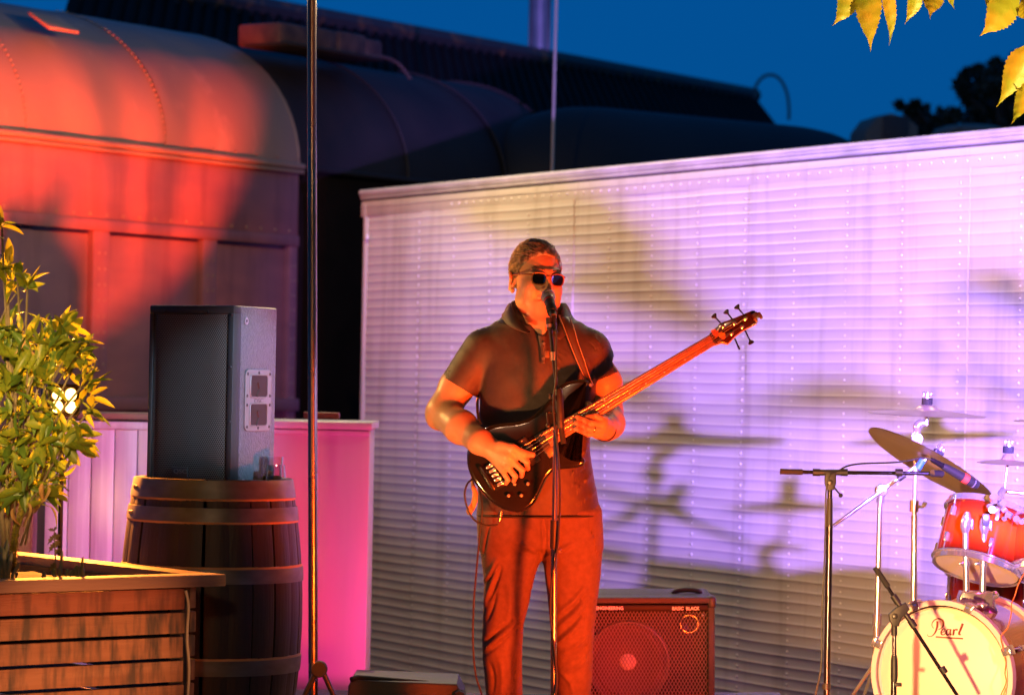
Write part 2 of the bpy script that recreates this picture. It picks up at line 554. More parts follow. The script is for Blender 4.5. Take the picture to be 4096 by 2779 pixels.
# coach side below the gutter: letter board, belt rail, panels and posts
BZ = 1.28 + (1491 - 858) / FPX * 19.0         # belt rail height
obj("letter_board", box(cw((CS0 + CL) / 2, (GZ - 0.03 + BZ) / 2, -0.05), (CL - CS0, 0.06, GZ - 0.03 - BZ), (CD, CN, V(0, 0, 1)), 0.004), M_CRED, coach)
obj("belt_rail", box(cw((CS0 + CL) / 2, BZ - 0.015, -0.035), (CL - CS0, 0.07, 0.075), (CD, CN, V(0, 0, 1)), 0.006), M_CRED, coach)
SZ = 1.28 + (1491 - 1600) / FPX * 18.5
for k, (a, b) in enumerate(((CS0, -1.1), (-1.0, 0.945), (1.075, 2.085), (2.21, CL))):
    obj("side_panel", box(cw((a + b) / 2, (BZ - 0.6) / 2 - 0.03, -0.085), (b - a + 0.05, 0.04, BZ + 0.6 - 0.08), (CD, CN, V(0, 0, 1)), 0.004), M_CRED, coach)
for a, b in ((-1.12, -0.98), (0.93, 1.09), (2.07, 2.22), (CL - 0.09, CL)):
    obj("side_post", box(cw((a + b) / 2, (BZ - 0.6) / 2 - 0.02, -0.045), (b - a, 0.06, BZ + 0.6 - 0.06), (CD, CN, V(0, 0, 1)), 0.008), M_CRED, coach)
    for z in np.arange(0.3, BZ - 0.12, 0.105):
        for q in (0.35, 0.75):
            rv.append(dome(cw(a + (b - a) * q, z, -0.016), CN, 0.011, 0.008))
obj("sill_rail", box(cw((CS0 + CL) / 2, SZ - 0.02, -0.02), (CL - CS0, 0.10, 0.09), (CD, CN, V(0, 0, 1)), 0.01), M_CRED, coach)
for s in np.arange(CS0 + 0.1, CL, 0.165):
    rv.append(dome(cw(s, BZ + 0.055, -0.02), CN, 0.012, 0.009))
tag(obj("rivets", join(*rv), M_CROOF, coach, 60), kind="stuff")
# roof ventilators of the coach
hatch = box(at(215, 92, 19.75), (0.30, 0.22, 0.025), (CD, nrm(CN + V(0, 0, -0.6)), nrm(CN * 0.6 + V(0, 0, 1))), 0.012)
obj("roof_hatch", hatch, M_CROOF, coach)

# ---- second coach, darker, beyond the first
M_DARKC = mat("dark_coach_paint", (0.012, 0.011, 0.012), 0.7, col2=(0.024, 0.020, 0.018), scale=1.4, stretch=(1, 1, 0.5), spec=0.3, bump=0.2, bscale=10)
coach2 = thing("railway_coach", "darker second railway coach standing beyond the red lit one", "train coach", cw(CL + 3, -0.8, -1.4))
C2 = [CL + 0.02, CL + 1.35, CL + 2.7, CL + 3.7]
for i in range(3):
    v, f = roof_piece(C2[i], C2[i + 1] + 0.02, 1.0, 0.99, 1.28, 0.0)
    obj("roof_sheet", (v - CN * (0.01 + 0.004 * (i % 2)), f), M_DARKC, coach2, 60)
obj("side_wall", box(cw((C2[0] + C2[-1]) / 2, (GZ - 0.6) / 2 - 0.02, -0.10), (C2[-1] - C2[0], 0.06, GZ + 0.6), (CD, CN, V(0, 0, 1)), 0.01), mat("dark_side", (0.008, 0.006, 0.006), 0.9, col2=(0.012, 0.008, 0.008), scale=3, spec=0.05), coach2)
vv = [cw(C2[-1], GZ + z, o - 0.01) for o, z in end] + [cw(C2[-1], -0.6, -2.56), cw(C2[-1], -0.6, 0.0)]
obj("end_wall", (vv, [tuple(range(len(vv)))]), M_DARKC, coach2, 0)
for s in C2[1:-1]:
    pts = [cw(s, GZ + roofline(v)[1] * 0.985, roofline(v)[0] + 0.012) for v in np.linspace(0, 0.9, 30)]
    obj("roof_seam", tube(pts, 0.012, 6), M_DARKC, coach2)
obj("gutter", rod(cw(C2[0], GZ - 0.01, 0.0), cw(C2[-1], GZ - 0.01, 0.0), 0.022, 8), M_DARKC, coach2)
M_VENT = mat("vent_metal", (0.03, 0.02, 0.022), 0.6, col2=(0.07, 0.05, 0.04), scale=7)
for px, py, wd, hg in ((1105, 150, 0.42, 0.17), (1215, 165, 0.30, 0.17), (1330, 185, 0.34, 0.18), (1415, 205, 0.22, 0.16)):
    dd = 22.0 + (px - 1100) * 0.003
    p = at(px, py, dd)
    obj("roof_vent", box(p, (wd, 0.4, hg), (CD, CN, V(0, 0, 1)), 0.03), M_VENT, coach2)
obj("vent_skirt", box(at(1260, 212, 22.3), (1.2, 0.4, 0.03), (CD, CN, V(0, 0, 1)), 0.02), M_DARKC, coach2)
obj("hand_rail", tube(spline([at(1478, 222, 22.8), at(1545, 232, 22.9), at(1600, 262, 23.0), at(1642, 318, 23.0)], 6), 0.014, 6), M_VENT, coach2)

# ---- dark rounded tank wagon beyond the trailer
M_TANK = mat("tank_paint", (0.011, 0.012, 0.012), 0.65, col2=(0.018, 0.017, 0.016), scale=1.2, spec=0.3, bump=0.15, bscale=6)
tank = thing("tank_wagon", "dark rounded tank wagon rising behind the trailer roof", "tank wagon", at(2500, 1900, 25.5))
TC0, TC1 = at(1960, 690, 24.0), at(3500, 800, 27.5)
td = nrm(TC1 - TC0); tz = V(0, 0, 1); tn_ = np.cross(td, tz)
ring = []
pr = []
for q in np.linspace(0, 1, 40):
    e = min(q, 1 - q) / 0.5
    pr.append((0.70 * (1 - (1 - min(e / 0.55, 1)) ** 2.6) ** 0.5 + 0.002, q * float(np.linalg.norm(TC1 - TC0))))
obj("tank_shell", lathe(pr, TC0 - V(0, 0, 0.10), td, 40), M_TANK, tank, 60)
obj("wagon_frame", box((TC0 + TC1) / 2 - V(0, 0, 0.75), (float(np.linalg.norm(TC1 - TC0)), 0.9, 0.3), (td, -tn_, tz), 0.03), M_DARKC, tank)
obj("shell_band", tube([TC0 - V(0, 0, 0.10) + td * 1.25 + (tn_ * math.cos(a) + tz * math.sin(a)) * 0.672 for a in np.linspace(0, 2 * np.pi, 40)], 0.012, 6), M_DARKC, tank)

# ---- big shed with a corrugated roof
M_SHED = mat("shed_roof", (0.007, 0.007, 0.0075), 0.85, col2=(0.014, 0.011, 0.009), scale=2, stretch=(4, 1, 1), spec=0.2)
M_RUST = mat("rusty_ridge", (0.06, 0.05, 0.045), 0.6, col2=(0.30, 0.13, 0.04), scale=5, ramp=(0.55, 0.7))
RA, RB = at(300, -96, 29.0), at(3018, 388, 44.0)
E0, E1 = at(0, 500, 25.0), at(3380, 560, 42.0)
rd = nrm(RB - RA); LR = float(np.linalg.norm(RB - RA))
shed = thing("shed", "large dark shed with a corrugated roof against the evening sky", "shed", at(2300, 1900, 36))
def shed_pt(u, v):
    a = RA + (RB - RA) * u
    b = E0 + (E1 - E0) * u + V(0, 0, -1.0)
    p = a + (b - a) * v
    return p
nc = 74
pv, pf = [], []
up_ = V(0, 0, 1)
for i in range(nc * 4 + 1):
    u = i / (nc * 4)
    o = (0.0, 0.05, 0.055, 0.0)[i % 4]
    for v in np.linspace(0, 1, 6):
        pv.append(shed_pt(u, v) + up_ * o + V(0, -0.5, 0) * o)
for i in range(nc * 4):
    for j in range(5):
        pf.append((i * 6 + j, (i + 1) * 6 + j, (i + 1) * 6 + j + 1, i * 6 + j + 1))
obj("roof", (pv, pf), M_SHED, shed, 20)
obj("ridge_cap", tube([RA + V(0, 0, 0.02), RB + V(0, 0, 0.02)], 0.11, 8), M_RUST, shed)
back = [RA + V(0, 0, 0), RB + V(0, 0, 0), RB + V(2.5, 7, -2.6), RA + V(-2, 8, -3)]
obj("rear_roof", (back, [(0, 1, 2, 3)]), M_SHED, shed, 0)
wl = [E0 + V(0, 0.4, -1), E1 + V(0, 0.4, -1), E1 * V(1, 1, 0) + V(0, 0.4, -0.8), E0 * V(1, 1, 0) + V(0, 0.4, -0.8)]
obj("wall", (wl, [(0, 1, 2, 3)]), M_SHED, shed, 0)
gv = [RB, E1 + V(0, 0.0, -1), E1 * V(1, 1, 0) + V(0, 0, -0.8), (RB + V(2.5, 7, 0)) * V(1, 1, 0) + V(0, 0, -0.8), RB + V(2.5, 7, -2.6)]
obj("gable_wall", (gv, [(0, 1, 2, 3, 4)]), M_SHED, shed, 0)
# ridge fixings that catch the light
rv = []
for u in np.arange(0.02, 0.99, 0.021):
    p = RA + (RB - RA) * u + V(0, -0.1, -0.10)
    rv.append(box(p, (0.16 + 0.1 * rnd.random(), 0.05, 0.05), (rd, np.cross(V(0, 0, 1), rd), V(0, 0, 1))))
tag(obj("ridge_fixings", join(*rv), M_RUST, shed, 0), kind="stuff")

# ---- flue pipe, hoop, vents, trees behind
flue = thing("flue_pipe", "pale metal flue pipe rising behind the shed ridge", "flue pipe", at(2157, 300, 38))
M_FLUE = mat("galvanised", (0.34, 0.36, 0.38), 0.40, 0.25, col2=(0.26, 0.28, 0.30), scale=4)
obj("pipe", rod(at(2157, 420, 38), at(2162, -320, 38), 0.118, 24), M_FLUE, flue)
for dx in (-36, 40):  # dark strips stand in for the reflections along the pipe's edges
    obj("dark_edge_strip", box((at(2157 + dx, 50, 37.98)), (0.045 if dx > 0 else 0.03, 0.06, 2.3), None, 0.005), BLACKM, flue)
hoop = obj("hoop_pipe", tube(spline([at(3018, 395, 42), at(3022, 350, 42), at(3048, 312, 42), at(3085, 300, 42), at(3120, 318, 42), at(3145, 365, 42), at(3155, 420, 42), at(3156, 480, 42)], 6), 0.022, 8), mat("hoop_metal", (0.10, 0.12, 0.12), 0.5))
tag(hoop, "thin bent pipe arching above the end of the shed ridge", "pipe")
M_TAN = mat("tan_vent", (0.20, 0.13, 0.09), 0.6, col2=(0.26, 0.17, 0.11), scale=4)
cowl = thing("roof_cowl", "box shaped roof cowl with a rounded top behind the trailer", "roof vent", at(3510, 640, 33))
ca = nrm(V(0.86, -0.5, 0)); cb = nrm(V(-0.5, -0.86, 0))
pr2 = [(-0.34, -0.6), (0.34, -0.6), (0.34, 0.08), (0.22, 0.17), (0.0, 0.22), (-0.2, 0.16), (-0.32, 0.02), (-0.34, -0.15)]
obj("housing", slab(np.array(pr2) * V(0.86, 1.0), (V(1, 0, 0), V(0, 0, 1), nrm(V(0.35, -1, 0)), at(3500, 545, 33)), 0.4, 0.015), M_TAN, cowl)
obj("side_plate", box(at(3583, 530, 32.6), (0.28, 0.02, 0.36), None, 0.005), mat("brown_vent", (0.07, 0.045, 0.04), 0.6), cowl)
dom = thing("roof_dome", "low tan roof dome just above the trailer edge", "roof vent", at(3880, 620, 30))
obj("dome_shell", lathe([(0.40, -0.5), (0.40, 0.0), (0.36, 0.05), (0.26, 0.085), (0.12, 0.105), (0.001, 0.11)], at(3885, 541, 30), (0, 0, 1), 28), M_TAN, dom, 60)
obj("dome_rib", tube([at(3760, 551, 29.63), at(3830, 512, 29.62), at(3890, 500, 29.8), at(3960, 505, 30.0)], 0.012, 6), M_TAN, dom)

M_TLEAF = mat("far_leaf", (0.02, 0.035, 0.02), 0.6, col2=(0.035, 0.055, 0.03), scale=5)
M_BARK = mat("bark", (0.06, 0.045, 0.035), 0.9, col2=(0.10, 0.075, 0.055), scale=20, stretch=(1, 1, 0.2), bump=0.6, bscale=60)
def far_tree(label, blobs, trunk, d, n):
    t = thing("tree", label, "tree", np.array([*at(trunk[0], 700, d)[:2], -0.82]), "dark trees at dusk")
    base = at(trunk[0], 700, d); base[2] = -0.82
    top = at(trunk[0], trunk[1], d)
    tr = [tube([base, base * 0.6 + top * 0.4 + V(0.1, 0, 0), top], [0.16, 0.11, 0.04], 8)]
    vs, fs = [], []
    for bx, by, br in blobs:
        c = at(bx, by, d + NR.uniform(-0.6, 0.6))
        tr.append(tube([top - V(0, 0, 0.4), (top + c) / 2 + V(0, 0, 0.05), c], [0.05, 0.03, 0.01], 6))
        rr = br / FPX * d
        for _ in range(n):
            q = NR.normal(size=3); q = q / np.linalg.norm(q) * rr * NR.uniform(0.15, 1.0) ** 0.6
            p = c + q * V(1, 0.8, 1)
            a = nrm(NR.normal(size=3) + V(0, 0, 0.9)); b = nrm(np.cross(a, NR.normal(size=3)))
            s = NR.uniform(0.05, 0.11)
            k = len(vs)
            vs += [p - b * s * 0.35, p + a * s - b * 0.0, p + b * s * 0.35, p - a * s * 0.6]
            fs.append((k, k + 1, k + 2, k + 3))
    obj("trunk", join(*tr), M_BARK, t)
    obj("crown", (vs, fs), M_TLEAF, t, 0)
far_tree("dense dark tree against the dusk sky above the trailer end", [(3960, 330, 65), (3905, 400, 60), (4010, 420, 80), (4060, 330, 80), (4090, 430, 90), (3930, 490, 80), (3850, 340, 28), (3985, 275, 30), (4080, 250, 40), (4060, 500, 60), (3868, 300, 14), (3912, 285, 16), (3980, 262, 16), (3855, 370, 22)], (4020, 560), 36, 420)
far_tree("low sparse dark tree right of the box shaped cowl", [(3700, 500, 55), (3770, 480, 45), (3690, 450, 30), (3640, 450, 16), (3820, 470, 35), (3725, 545, 60), (3660, 425, 12), (3600, 425, 9), (3790, 540, 45)], (3740, 580), 35, 170)

# ---- spiky potted plant behind the counter, close to the red uplight
pp = V(-1.22, 16.1, -0.30)
ppl = thing("potted_plant", "spiky potted plant in front of the coach, hidden by the counter", "plant", pp)
lf = [(-0.06, -0.16), (0.03, -0.17), (0.075, -0.06), (0.07, 0.05), (0.03, 0.10), (0.045, 0.16), (-0.01, 0.12), (-0.05, 0.15), (-0.08, 0.05), (-0.085, -0.06)]
ldir = nrm(V(-2.0, 4.1, 1.5)); lxx = nrm(np.cross(ldir, V(0, 0, 1))); lyy = np.cross(lxx, ldir)
obj("blocker_leaf", slab(lf, (lxx, lyy, -ldir, V(-1.285, 15.95, 0.46)), 0.004), M_TLEAF, ppl)  # leaf added to keep red light off the coach's lower left
obj("leaf_stalk", tube([pp + V(0, 0, 0.3), V(-1.285, 15.95, 0.32)], 0.006, 6), M_TLEAF, ppl)
obj("pot", lathe([(0.0, 0.0), (0.14, 0.0), (0.18, 0.34), (0.15, 0.34), (0.14, 0.3), (0, 0.3)], pp, (0, 0, 1), 20), M_TAN, ppl)
for dx, dy, hz, w_ in ((-0.24, 0.05, 0.66, 0.035), (-0.10, 0.1, 0.95, 0.03), (0.06, 0.05, 0.78, 0.035), (-0.30, 0.0, 0.42, 0.04), (-0.38, 0.1, 0.75, 0.03), (0.16, 0.1, 0.6, 0.03)):
    a_ = pp + V(0, 0, 0.3); e_ = pp + V(dx, dy, 0.3 + hz)
    m_ = (a_ + e_) / 2 + V(-0.15 * dx, 0, 0.12)
    P_ = spline([a_, m_, e_], 6)
    obj("blade", tube(P_, np.interp(np.linspace(0, 1, len(P_)), [0, 0.4, 0.8, 1], [w_ * 0.6, w_, w_ * 0.7, 0.003]), 8, flat=0.25), M_TLEAF, ppl, 60)
# ================================================================== LEFT SIDE: counter, barrel, speaker, planter
def wood(name, a, b, sc=3.0, st=(1, 1, 1), rough=0.7, bump=0.5, dark=None, bsc=26):
    "wood with grain stretched along one object axis; dark = stain colour in blotches"
    m = mat(name, a, rough, col2=b, scale=sc, stretch=st, bump=bump, bscale=bsc, detail=8, ramp=(0.3, 0.7))
    if dark:
        t = m.node_tree; bs = t.nodes["Principled BSDF"]
        src = bs.inputs["Base Color"].links[0].from_socket
        tc = t.nodes["Texture Coordinate"]
        n = t.nodes.new("ShaderNodeTexNoise"); n.inputs["Scale"].default_value = 5.0; n.inputs["Detail"].default_value = 7
        mp = t.nodes.new("ShaderNodeMapping"); mp.inputs["Scale"].default_value = (5.0, 5.0, 0.9)
        t.links.new(tc.outputs["Object"], mp.inputs[0]); t.links.new(mp.outputs[0], n.inputs["Vector"])
        cr = t.nodes.new("ShaderNodeValToRGB"); cr.color_ramp.elements[0].position = 0.45; cr.color_ramp.elements[1].position = 0.63
        t.links.new(n.outputs[0], cr.inputs[0])
        mx = t.nodes.new("ShaderNodeMix"); mx.data_type = 'RGBA'
        t.links.new(cr.outputs[0], mx.inputs[0]); t.links.new(src, mx.inputs[6]); mx.inputs[7].default_value = (*dark, 1)
        t.links.new(mx.outputs[2], bs.inputs["Base Color"])
    return m

# ---- painted counter with boarded front
DC = 13.5
M_BOARD = mat("white_board_paint", (0.62, 0.58, 0.60), 0.55, col2=(0.48, 0.42, 0.45), scale=14, stretch=(1.5, 1, 0.06), bump=0.5, bscale=60, bstretch=(1.2, 1, 0.02))
M_COUNT = mat("white_panel_paint", (0.66, 0.62, 0.62), 0.42, col2=(0.58, 0.54, 0.55), scale=4, stretch=(2, 1, 0.2), rvar=0.06, bump=0.05, bscale=30)
CZ = float(at(1300, 1690, DC)[2])
counter = thing("counter", "white painted outdoor counter with boarded front glowing pink behind the barrel", "counter", at(900, 2900, DC))
def xat(px): return float(at(px, 1690, DC)[0])
yC = float(at(900, 1690, DC)[1])
xl, xm, xr = xat(186), xat(1010), xat(1478)
nb = 9
for i in range(nb):
    a = xl + (xm - xl) * i / nb; b = xl + (xm - xl) * (i + 1) / nb
    obj("board", box(((a + b) / 2, yC + 0.01 + 0.003 * (i % 2), CZ / 2 - 0.45), (b - a - 0.004, 0.03, CZ + 0.86), None, 0.003), M_BOARD, counter)
obj("end_panel", box(((xm + xr) / 2 + 0.004, yC + 0.008, CZ / 2 - 0.45), (xr - xm, 0.05, CZ + 0.86), None, 0.006), M_COUNT, counter)
obj("side_panel", box((xr - 0.02, yC + 0.34, CZ / 2 - 0.45), (0.03, 0.60, CZ + 0.84), None, 0.004), M_COUNT, counter)
obj("top_lid", box(((xm + xr) / 2 - 0.08, yC + 0.30, CZ - 0.012), (xr - xm + 0.19, 0.70, 0.034), None, 0.006), M_COUNT, counter)
obj("trim_strip", box(((xm + xr) / 2 - 0.08, yC - 0.025, CZ - 0.044), (xr - xm + 0.17, 0.02, 0.02), None, 0.003), M_COUNT, counter)
obj("top_board", box(((xl + xm) / 2 - 0.10, yC + 0.16, CZ + 0.012), (xm - xl - 0.1, 0.44, 0.028), None, 0.005), wood("counter_top_wood", (0.16, 0.10, 0.06), (0.26, 0.17, 0.10), 6, (0.2, 4, 4)), counter)
obj("rail_board", box(((xl + xm) / 2, yC - 0.012, CZ - 0.03), (xm - xl, 0.02, 0.035), None, 0.004), M_BOARD, counter)
M_PBOX = mat("red_tin", (0.45, 0.06, 0.05), 0.5)
tin = obj("tin_box", box((xat(1275), yC + 0.2, CZ + 0.030), (0.16, 0.08, 0.028), None, 0.004), M_PBOX)
tag(tin, "small flat red tin lying on the counter behind the metal pole", "tin")
post = obj("gate_post", box((xat(128), yC - 0.25, 0.2), (0.128, 0.12, 1.55), None, 0.008), mat("dark_red_paint", (0.10, 0.018, 0.014), 0.45, col2=(0.07, 0.012, 0.01), scale=5))
tag(post, "dark red painted post at the end of the boarded counter", "post")
frame_ = thing("steel_pole", "tall bare metal pole standing between the barrel and the counter", "pole", at(1252, 2860, 11.7))
M_POLE = mat("worn_steel", (0.36, 0.30, 0.25), 0.28, 1.0, col2=(0.20, 0.13, 0.09), scale=5, stretch=(1, 1, 0.25), rvar=0.12, bump=0.12, bscale=40)
obj("tube", rod(at(1253, 3000, 11.7), at(1247, -140, 11.7), 0.0185, 20), M_POLE, frame_)

# ---- wine barrel
BX, BY = at(855, 1900, 10.46)[0], at(855, 1900, 10.46)[1]
BH = 0.93
def brad(z):
    q = (z - BH / 2) / (BH / 2)
    return 0.318 - 0.046 * q * q
barrel = thing("wine_barrel", "dark wooden wine barrel with grey hoops carrying the loudspeaker", "barrel", (BX, BY, 0))
M_STAVE = wood("barrel_stave", (0.030, 0.021, 0.015), (0.050, 0.034, 0.023), 5, (2.5, 2.5, 0.15), 0.5, 0.45, None, 40)
M_HOOP = mat("hoop_steel", (0.22, 0.21, 0.19), 0.45, 0.6, col2=(0.15, 0.14, 0.12), scale=9, stretch=(1, 1, 2), rvar=0.08, bump=0.06, bscale=60)
M_RAW = wood("raw_oak", (0.42, 0.24, 0.10), (0.55, 0.33, 0.15), 9, (1, 1, 0.3), 0.65, 0.3)
NS = 22
stave0 = None
dth = 2 * math.pi / NS
for i in range(NS):
    if stave0 is None:
        v, f = [], []
        nz, na = 15, 5
        for iz in range(nz):
            z = 0.0 + BH * iz / (nz - 1)
            for ia in range(na):
                e = (ia / (na - 1) - 0.5) * 2
                a = e * (dth / 2 - 0.0035)
                r = brad(z) - (0.0035 if abs(e) > 0.99 else 0)
                v.append((r * math.cos(a), r * math.sin(a), z))
            v.append(((brad(z) - 0.03) * math.cos(-dth / 2), (brad(z) - 0.03) * math.sin(-dth / 2), z))
            v.append(((brad(z) - 0.03) * math.cos(dth / 2), (brad(z) - 0.03) * math.sin(dth / 2), z))
        k = na + 2
        for iz in range(nz - 1):
            b0, b1 = iz * k, (iz + 1) * k
            for ia in range(na - 1):
                f.append((b0 + ia, b0 + ia + 1, b1 + ia + 1, b1 + ia))
            f += [(b0 + na - 1, b0 + na + 1, b1 + na + 1, b1 + na - 1), (b0 + na, b0, b1, b1 + na)]
        f += [tuple((nz - 1) * k + q for q in (na, 0, 1, 2, 3, 4, na + 1))]
        stave0 = obj("stave", (np.array(v) + V(BX, BY, 0), f), M_STAVE, barrel, 30)
    else:
        inst("stave", stave0, barrel, Matrix.Rotation(i * dth + 0.06 * math.sin(i * 2.3) * dth, 4, 'Z') @ Matrix.Diagonal((1 + 0.003 * math.sin(i * 1.7), 1, 1, 1)))
for z0, z1 in ((0.866, 0.928), (0.788, 0.835), (0.579, 0.628), (0.267, 0.319), (0.095, 0.142), (0.002, 0.064)):
    t_ = 0.004
    obj("hoop", lathe([(brad(z0) - 0.002, z0), (brad(z0) + t_, z0), (brad((z0 + z1) / 2) + t_ + 0.0005, (z0 + z1) / 2), (brad(z1) + t_, z1), (brad(z1) - 0.002, z1)], (BX, BY, 0), (0, 0, 1), 72), M_HOOP, barrel)
    zz = z0 if z0 > 0.75 else z1
    if 0.2 < z0 < 0.9:
        s_ = -1 if z0 > 0.75 else 1
        obj("raw_edge", lathe([(brad(zz) - 0.001, zz), (brad(zz) + 0.0022, zz), (brad(zz + s_ * 0.006) + 0.0008, zz + s_ * 0.0075), (brad(zz) - 0.002, zz + s_ * 0.0085)], (BX, BY, 0), (0, 0, 1), 72), M_RAW, barrel)
for z in (0.897, 0.81):
    for da in (0.0, 0.075):
        a = R(-158) + da
        p = V(BX + (brad(z) + 0.004) * math.cos(a), BY + (brad(z) + 0.004) * math.sin(a), z)
        obj("hoop_rivet", dome(p, V(math.cos(a), math.sin(a), 0), 0.008, 0.005, 10), M_HOOP, barrel)
obj("barrel_head", lathe([(0.0, 0.885), (brad(0.9) - 0.028, 0.885)], (BX, BY, 0), (0, 0, 1), 40), M_STAVE, barrel)

# ---- powered loudspeaker on the barrel
SY = R(29)
sn = V(-math.sin(SY), -math.cos(SY), 0)      # grille normal
sx = V(math.cos(SY), -math.sin(SY), 0)       # to the right along the front
spk_c = at(748, 1912, 10.40); spk_c[2] = 0.886
speaker = thing("loudspeaker", "black powered loudspeaker with perforated grille standing on the barrel", "loudspeaker", spk_c)
def sp(x, y, z):
    "x right along the front, y towards the back, z up, from the base centre"
    return spk_c + sx * x - sn * y + V(0, 0, z)
M_CAB = mat("textured_cabinet", (0.065, 0.072, 0.080), 0.36, bump=1.0, bscale=120, col2=(0.09, 0.098, 0.108), scale=60, spec=0.8)
M_FRM = mat("speaker_plastic", (0.030, 0.030, 0.030), 0.45, bump=0.2, bscale=200)
SW, SWB, SD, SH = 0.352, 0.25, 0.34, 0.645
prof = [(-SW / 2, 0.045), (-SW / 2 + 0.012, 0.03), (SW / 2 - 0.012, 0.03), (SW / 2, 0.045), (SWB / 2 + 0.01, SD), (-SWB / 2 - 0.01, SD)]
v, f = [], []
for z in (0.004, SH - 0.004):
    for x, y in prof: v.append(sp(x, y, z))
n = len(prof)
f = [tuple(range(n))[::-1], tuple(range(n, 2 * n))] + [(k, (k + 1) % n, n + (k + 1) % n, n + k) for k in range(n)]
bm = bmesh.new()
bv = [bm.verts.new(q) for q in v]
for q in f: bm.faces.new([bv[i] for i in q])
bmesh.ops.bevel(bm, geom=list(bm.edges), offset=0.006, segments=2, profile=0.5, affect='EDGES')
obj("cabinet", bm2(bm), M_CAB, speaker, 40)
# front frame
fr = [box(sp(0, 0.03, SH - 0.020), (SW + 0.006, 0.05, 0.032), (sx, sn, V(0, 0, 1)), 0.008), box(sp(0, 0.03, 0.016), (SW + 0.004, 0.05, 0.03), (sx, sn, V(0, 0, 1)), 0.008),
      box(sp(-SW / 2 + 0.008, 0.03, SH / 2), (0.018, 0.05, SH - 0.06), (sx, sn, V(0, 0, 1)), 0.004), box(sp(SW / 2 - 0.010, 0.03, SH / 2), (0.024, 0.05, SH - 0.06), (sx, sn, V(0, 0, 1)), 0.004)]
obj("front_frame", join(*fr), M_FRM, speaker)
# perforated grille: hexagonal hole pattern, gently bowed
M_GRL = mat("grille_metal", (0.11, 0.10, 0.085), 0.45, 0.2)
t = M_GRL.node_tree; bs = t.nodes["Principled BSDF"]; tc = t.nodes["Texture Coordinate"]
def hexdots(t, tc, period, rr, axes="XZ"):
    "1 inside the holes of a hexagonal hole pattern"
    sep = t.nodes.new("ShaderNodeSeparateXYZ"); t.links.new(tc.outputs["UV"], sep.inputs[0])
    outs = []
    for ox in (0.0, 0.5):
        d2 = []
        for ax_, per in ((0, period), (1, period * 1.732)):
            a = t.nodes.new("ShaderNodeMath"); a.operation = 'DIVIDE'; a.inputs[1].default_value = per; t.links.new(sep.outputs[ax_], a.inputs[0])
            b = t.nodes.new("ShaderNodeMath"); b.operation = 'ADD'; b.inputs[1].default_value = ox + 100; t.links.new(a.outputs[0], b.inputs[0])
            c = t.nodes.new("ShaderNodeMath"); c.operation = 'FRACT'; t.links.new(b.outputs[0], c.inputs[0])
            d = t.nodes.new("ShaderNodeMath"); d.operation = 'SUBTRACT'; d.inputs[1].default_value = 0.5; t.links.new(c.outputs[0], d.inputs[0])
            e = t.nodes.new("ShaderNodeMath"); e.operation = 'MULTIPLY'; e.inputs[1].default_value = per; t.links.new(d.outputs[0], e.inputs[0])
            g_ = t.nodes.new("ShaderNodeMath"); g_.operation = 'POWER'; g_.inputs[1].default_value = 2; t.links.new(e.outputs[0], g_.inputs[0])
            d2.append(g_)
        s_ = t.nodes.new("ShaderNodeMath"); s_.operation = 'ADD'; t.links.new(d2[0].outputs[0], s_.inputs[0]); t.links.new(d2[1].outputs[0], s_.inputs[1])
        lt = t.nodes.new("ShaderNodeMath"); lt.operation = 'LESS_THAN'; lt.inputs[1].default_value = rr * rr; t.links.new(s_.outputs[0], lt.inputs[0])
        outs.append(lt)
    mx = t.nodes.new("ShaderNodeMath"); mx.operation = 'MAXIMUM'; t.links.new(outs[0].outputs[0], mx.inputs[0]); t.links.new(outs[1].outputs[0], mx.inputs[1])
    return mx
hd = hexdots(t, tc, 0.0085, 0.0031)
inv = t.nodes.new("ShaderNodeMath"); inv.operation = 'SUBTRACT'; inv.inputs[0].default_value = 1.0; t.links.new(hd.outputs[0], inv.inputs[1])
t.links.new(inv.outputs[0], bs.inputs["Alpha"])
def grl(u, v):
    x = (u - 0.5) * (SW - 0.034)
    return sp(x, 0.012 - 0.022 * (1 - (2 * u - 1) ** 2) ** 0.5 if 0 < u < 1 else 0.012, 0.032 + v * (SH - 0.068))
go = obj("grille", grid(grl, 17, 9), M_GRL, speaker, 60)
uv = go.data.uv_layers.new(name="UVMap")
for l in go.data.loops:
    i, j = divmod(l.vertex_index, 9)
    uv.data[l.index].uv = (i / 16 * (SW + 0.0), j / 8 * SH)
obj("foam_backing", grid(lambda u, v: sp((u - 0.5) * (SW - 0.034), 0.026 - 0.022 * max(0, (1 - (2 * u - 1) ** 2)) ** 0.5, 0.032 + v * (SH - 0.068)), 9, 2), mat("foam", (0.008, 0.008, 0.007), 0.95), speaker, 60)
obj("badge", box(sp(-0.02, -0.0145, 0.062), (0.066, 0.006, 0.036), (sx, sn, V(0, 0, 1)), 0.002), M_FRM, speaker)
obj("badge_letters", text_mesh("QSC", 0.022, sp(-0.046, -0.0185, 0.058), sx * 1.25, V(0, 0, 1), sn, 0.0012, sx=1.3), mat("badge_ink", (0.10, 0.10, 0.095), 0.4), speaker)
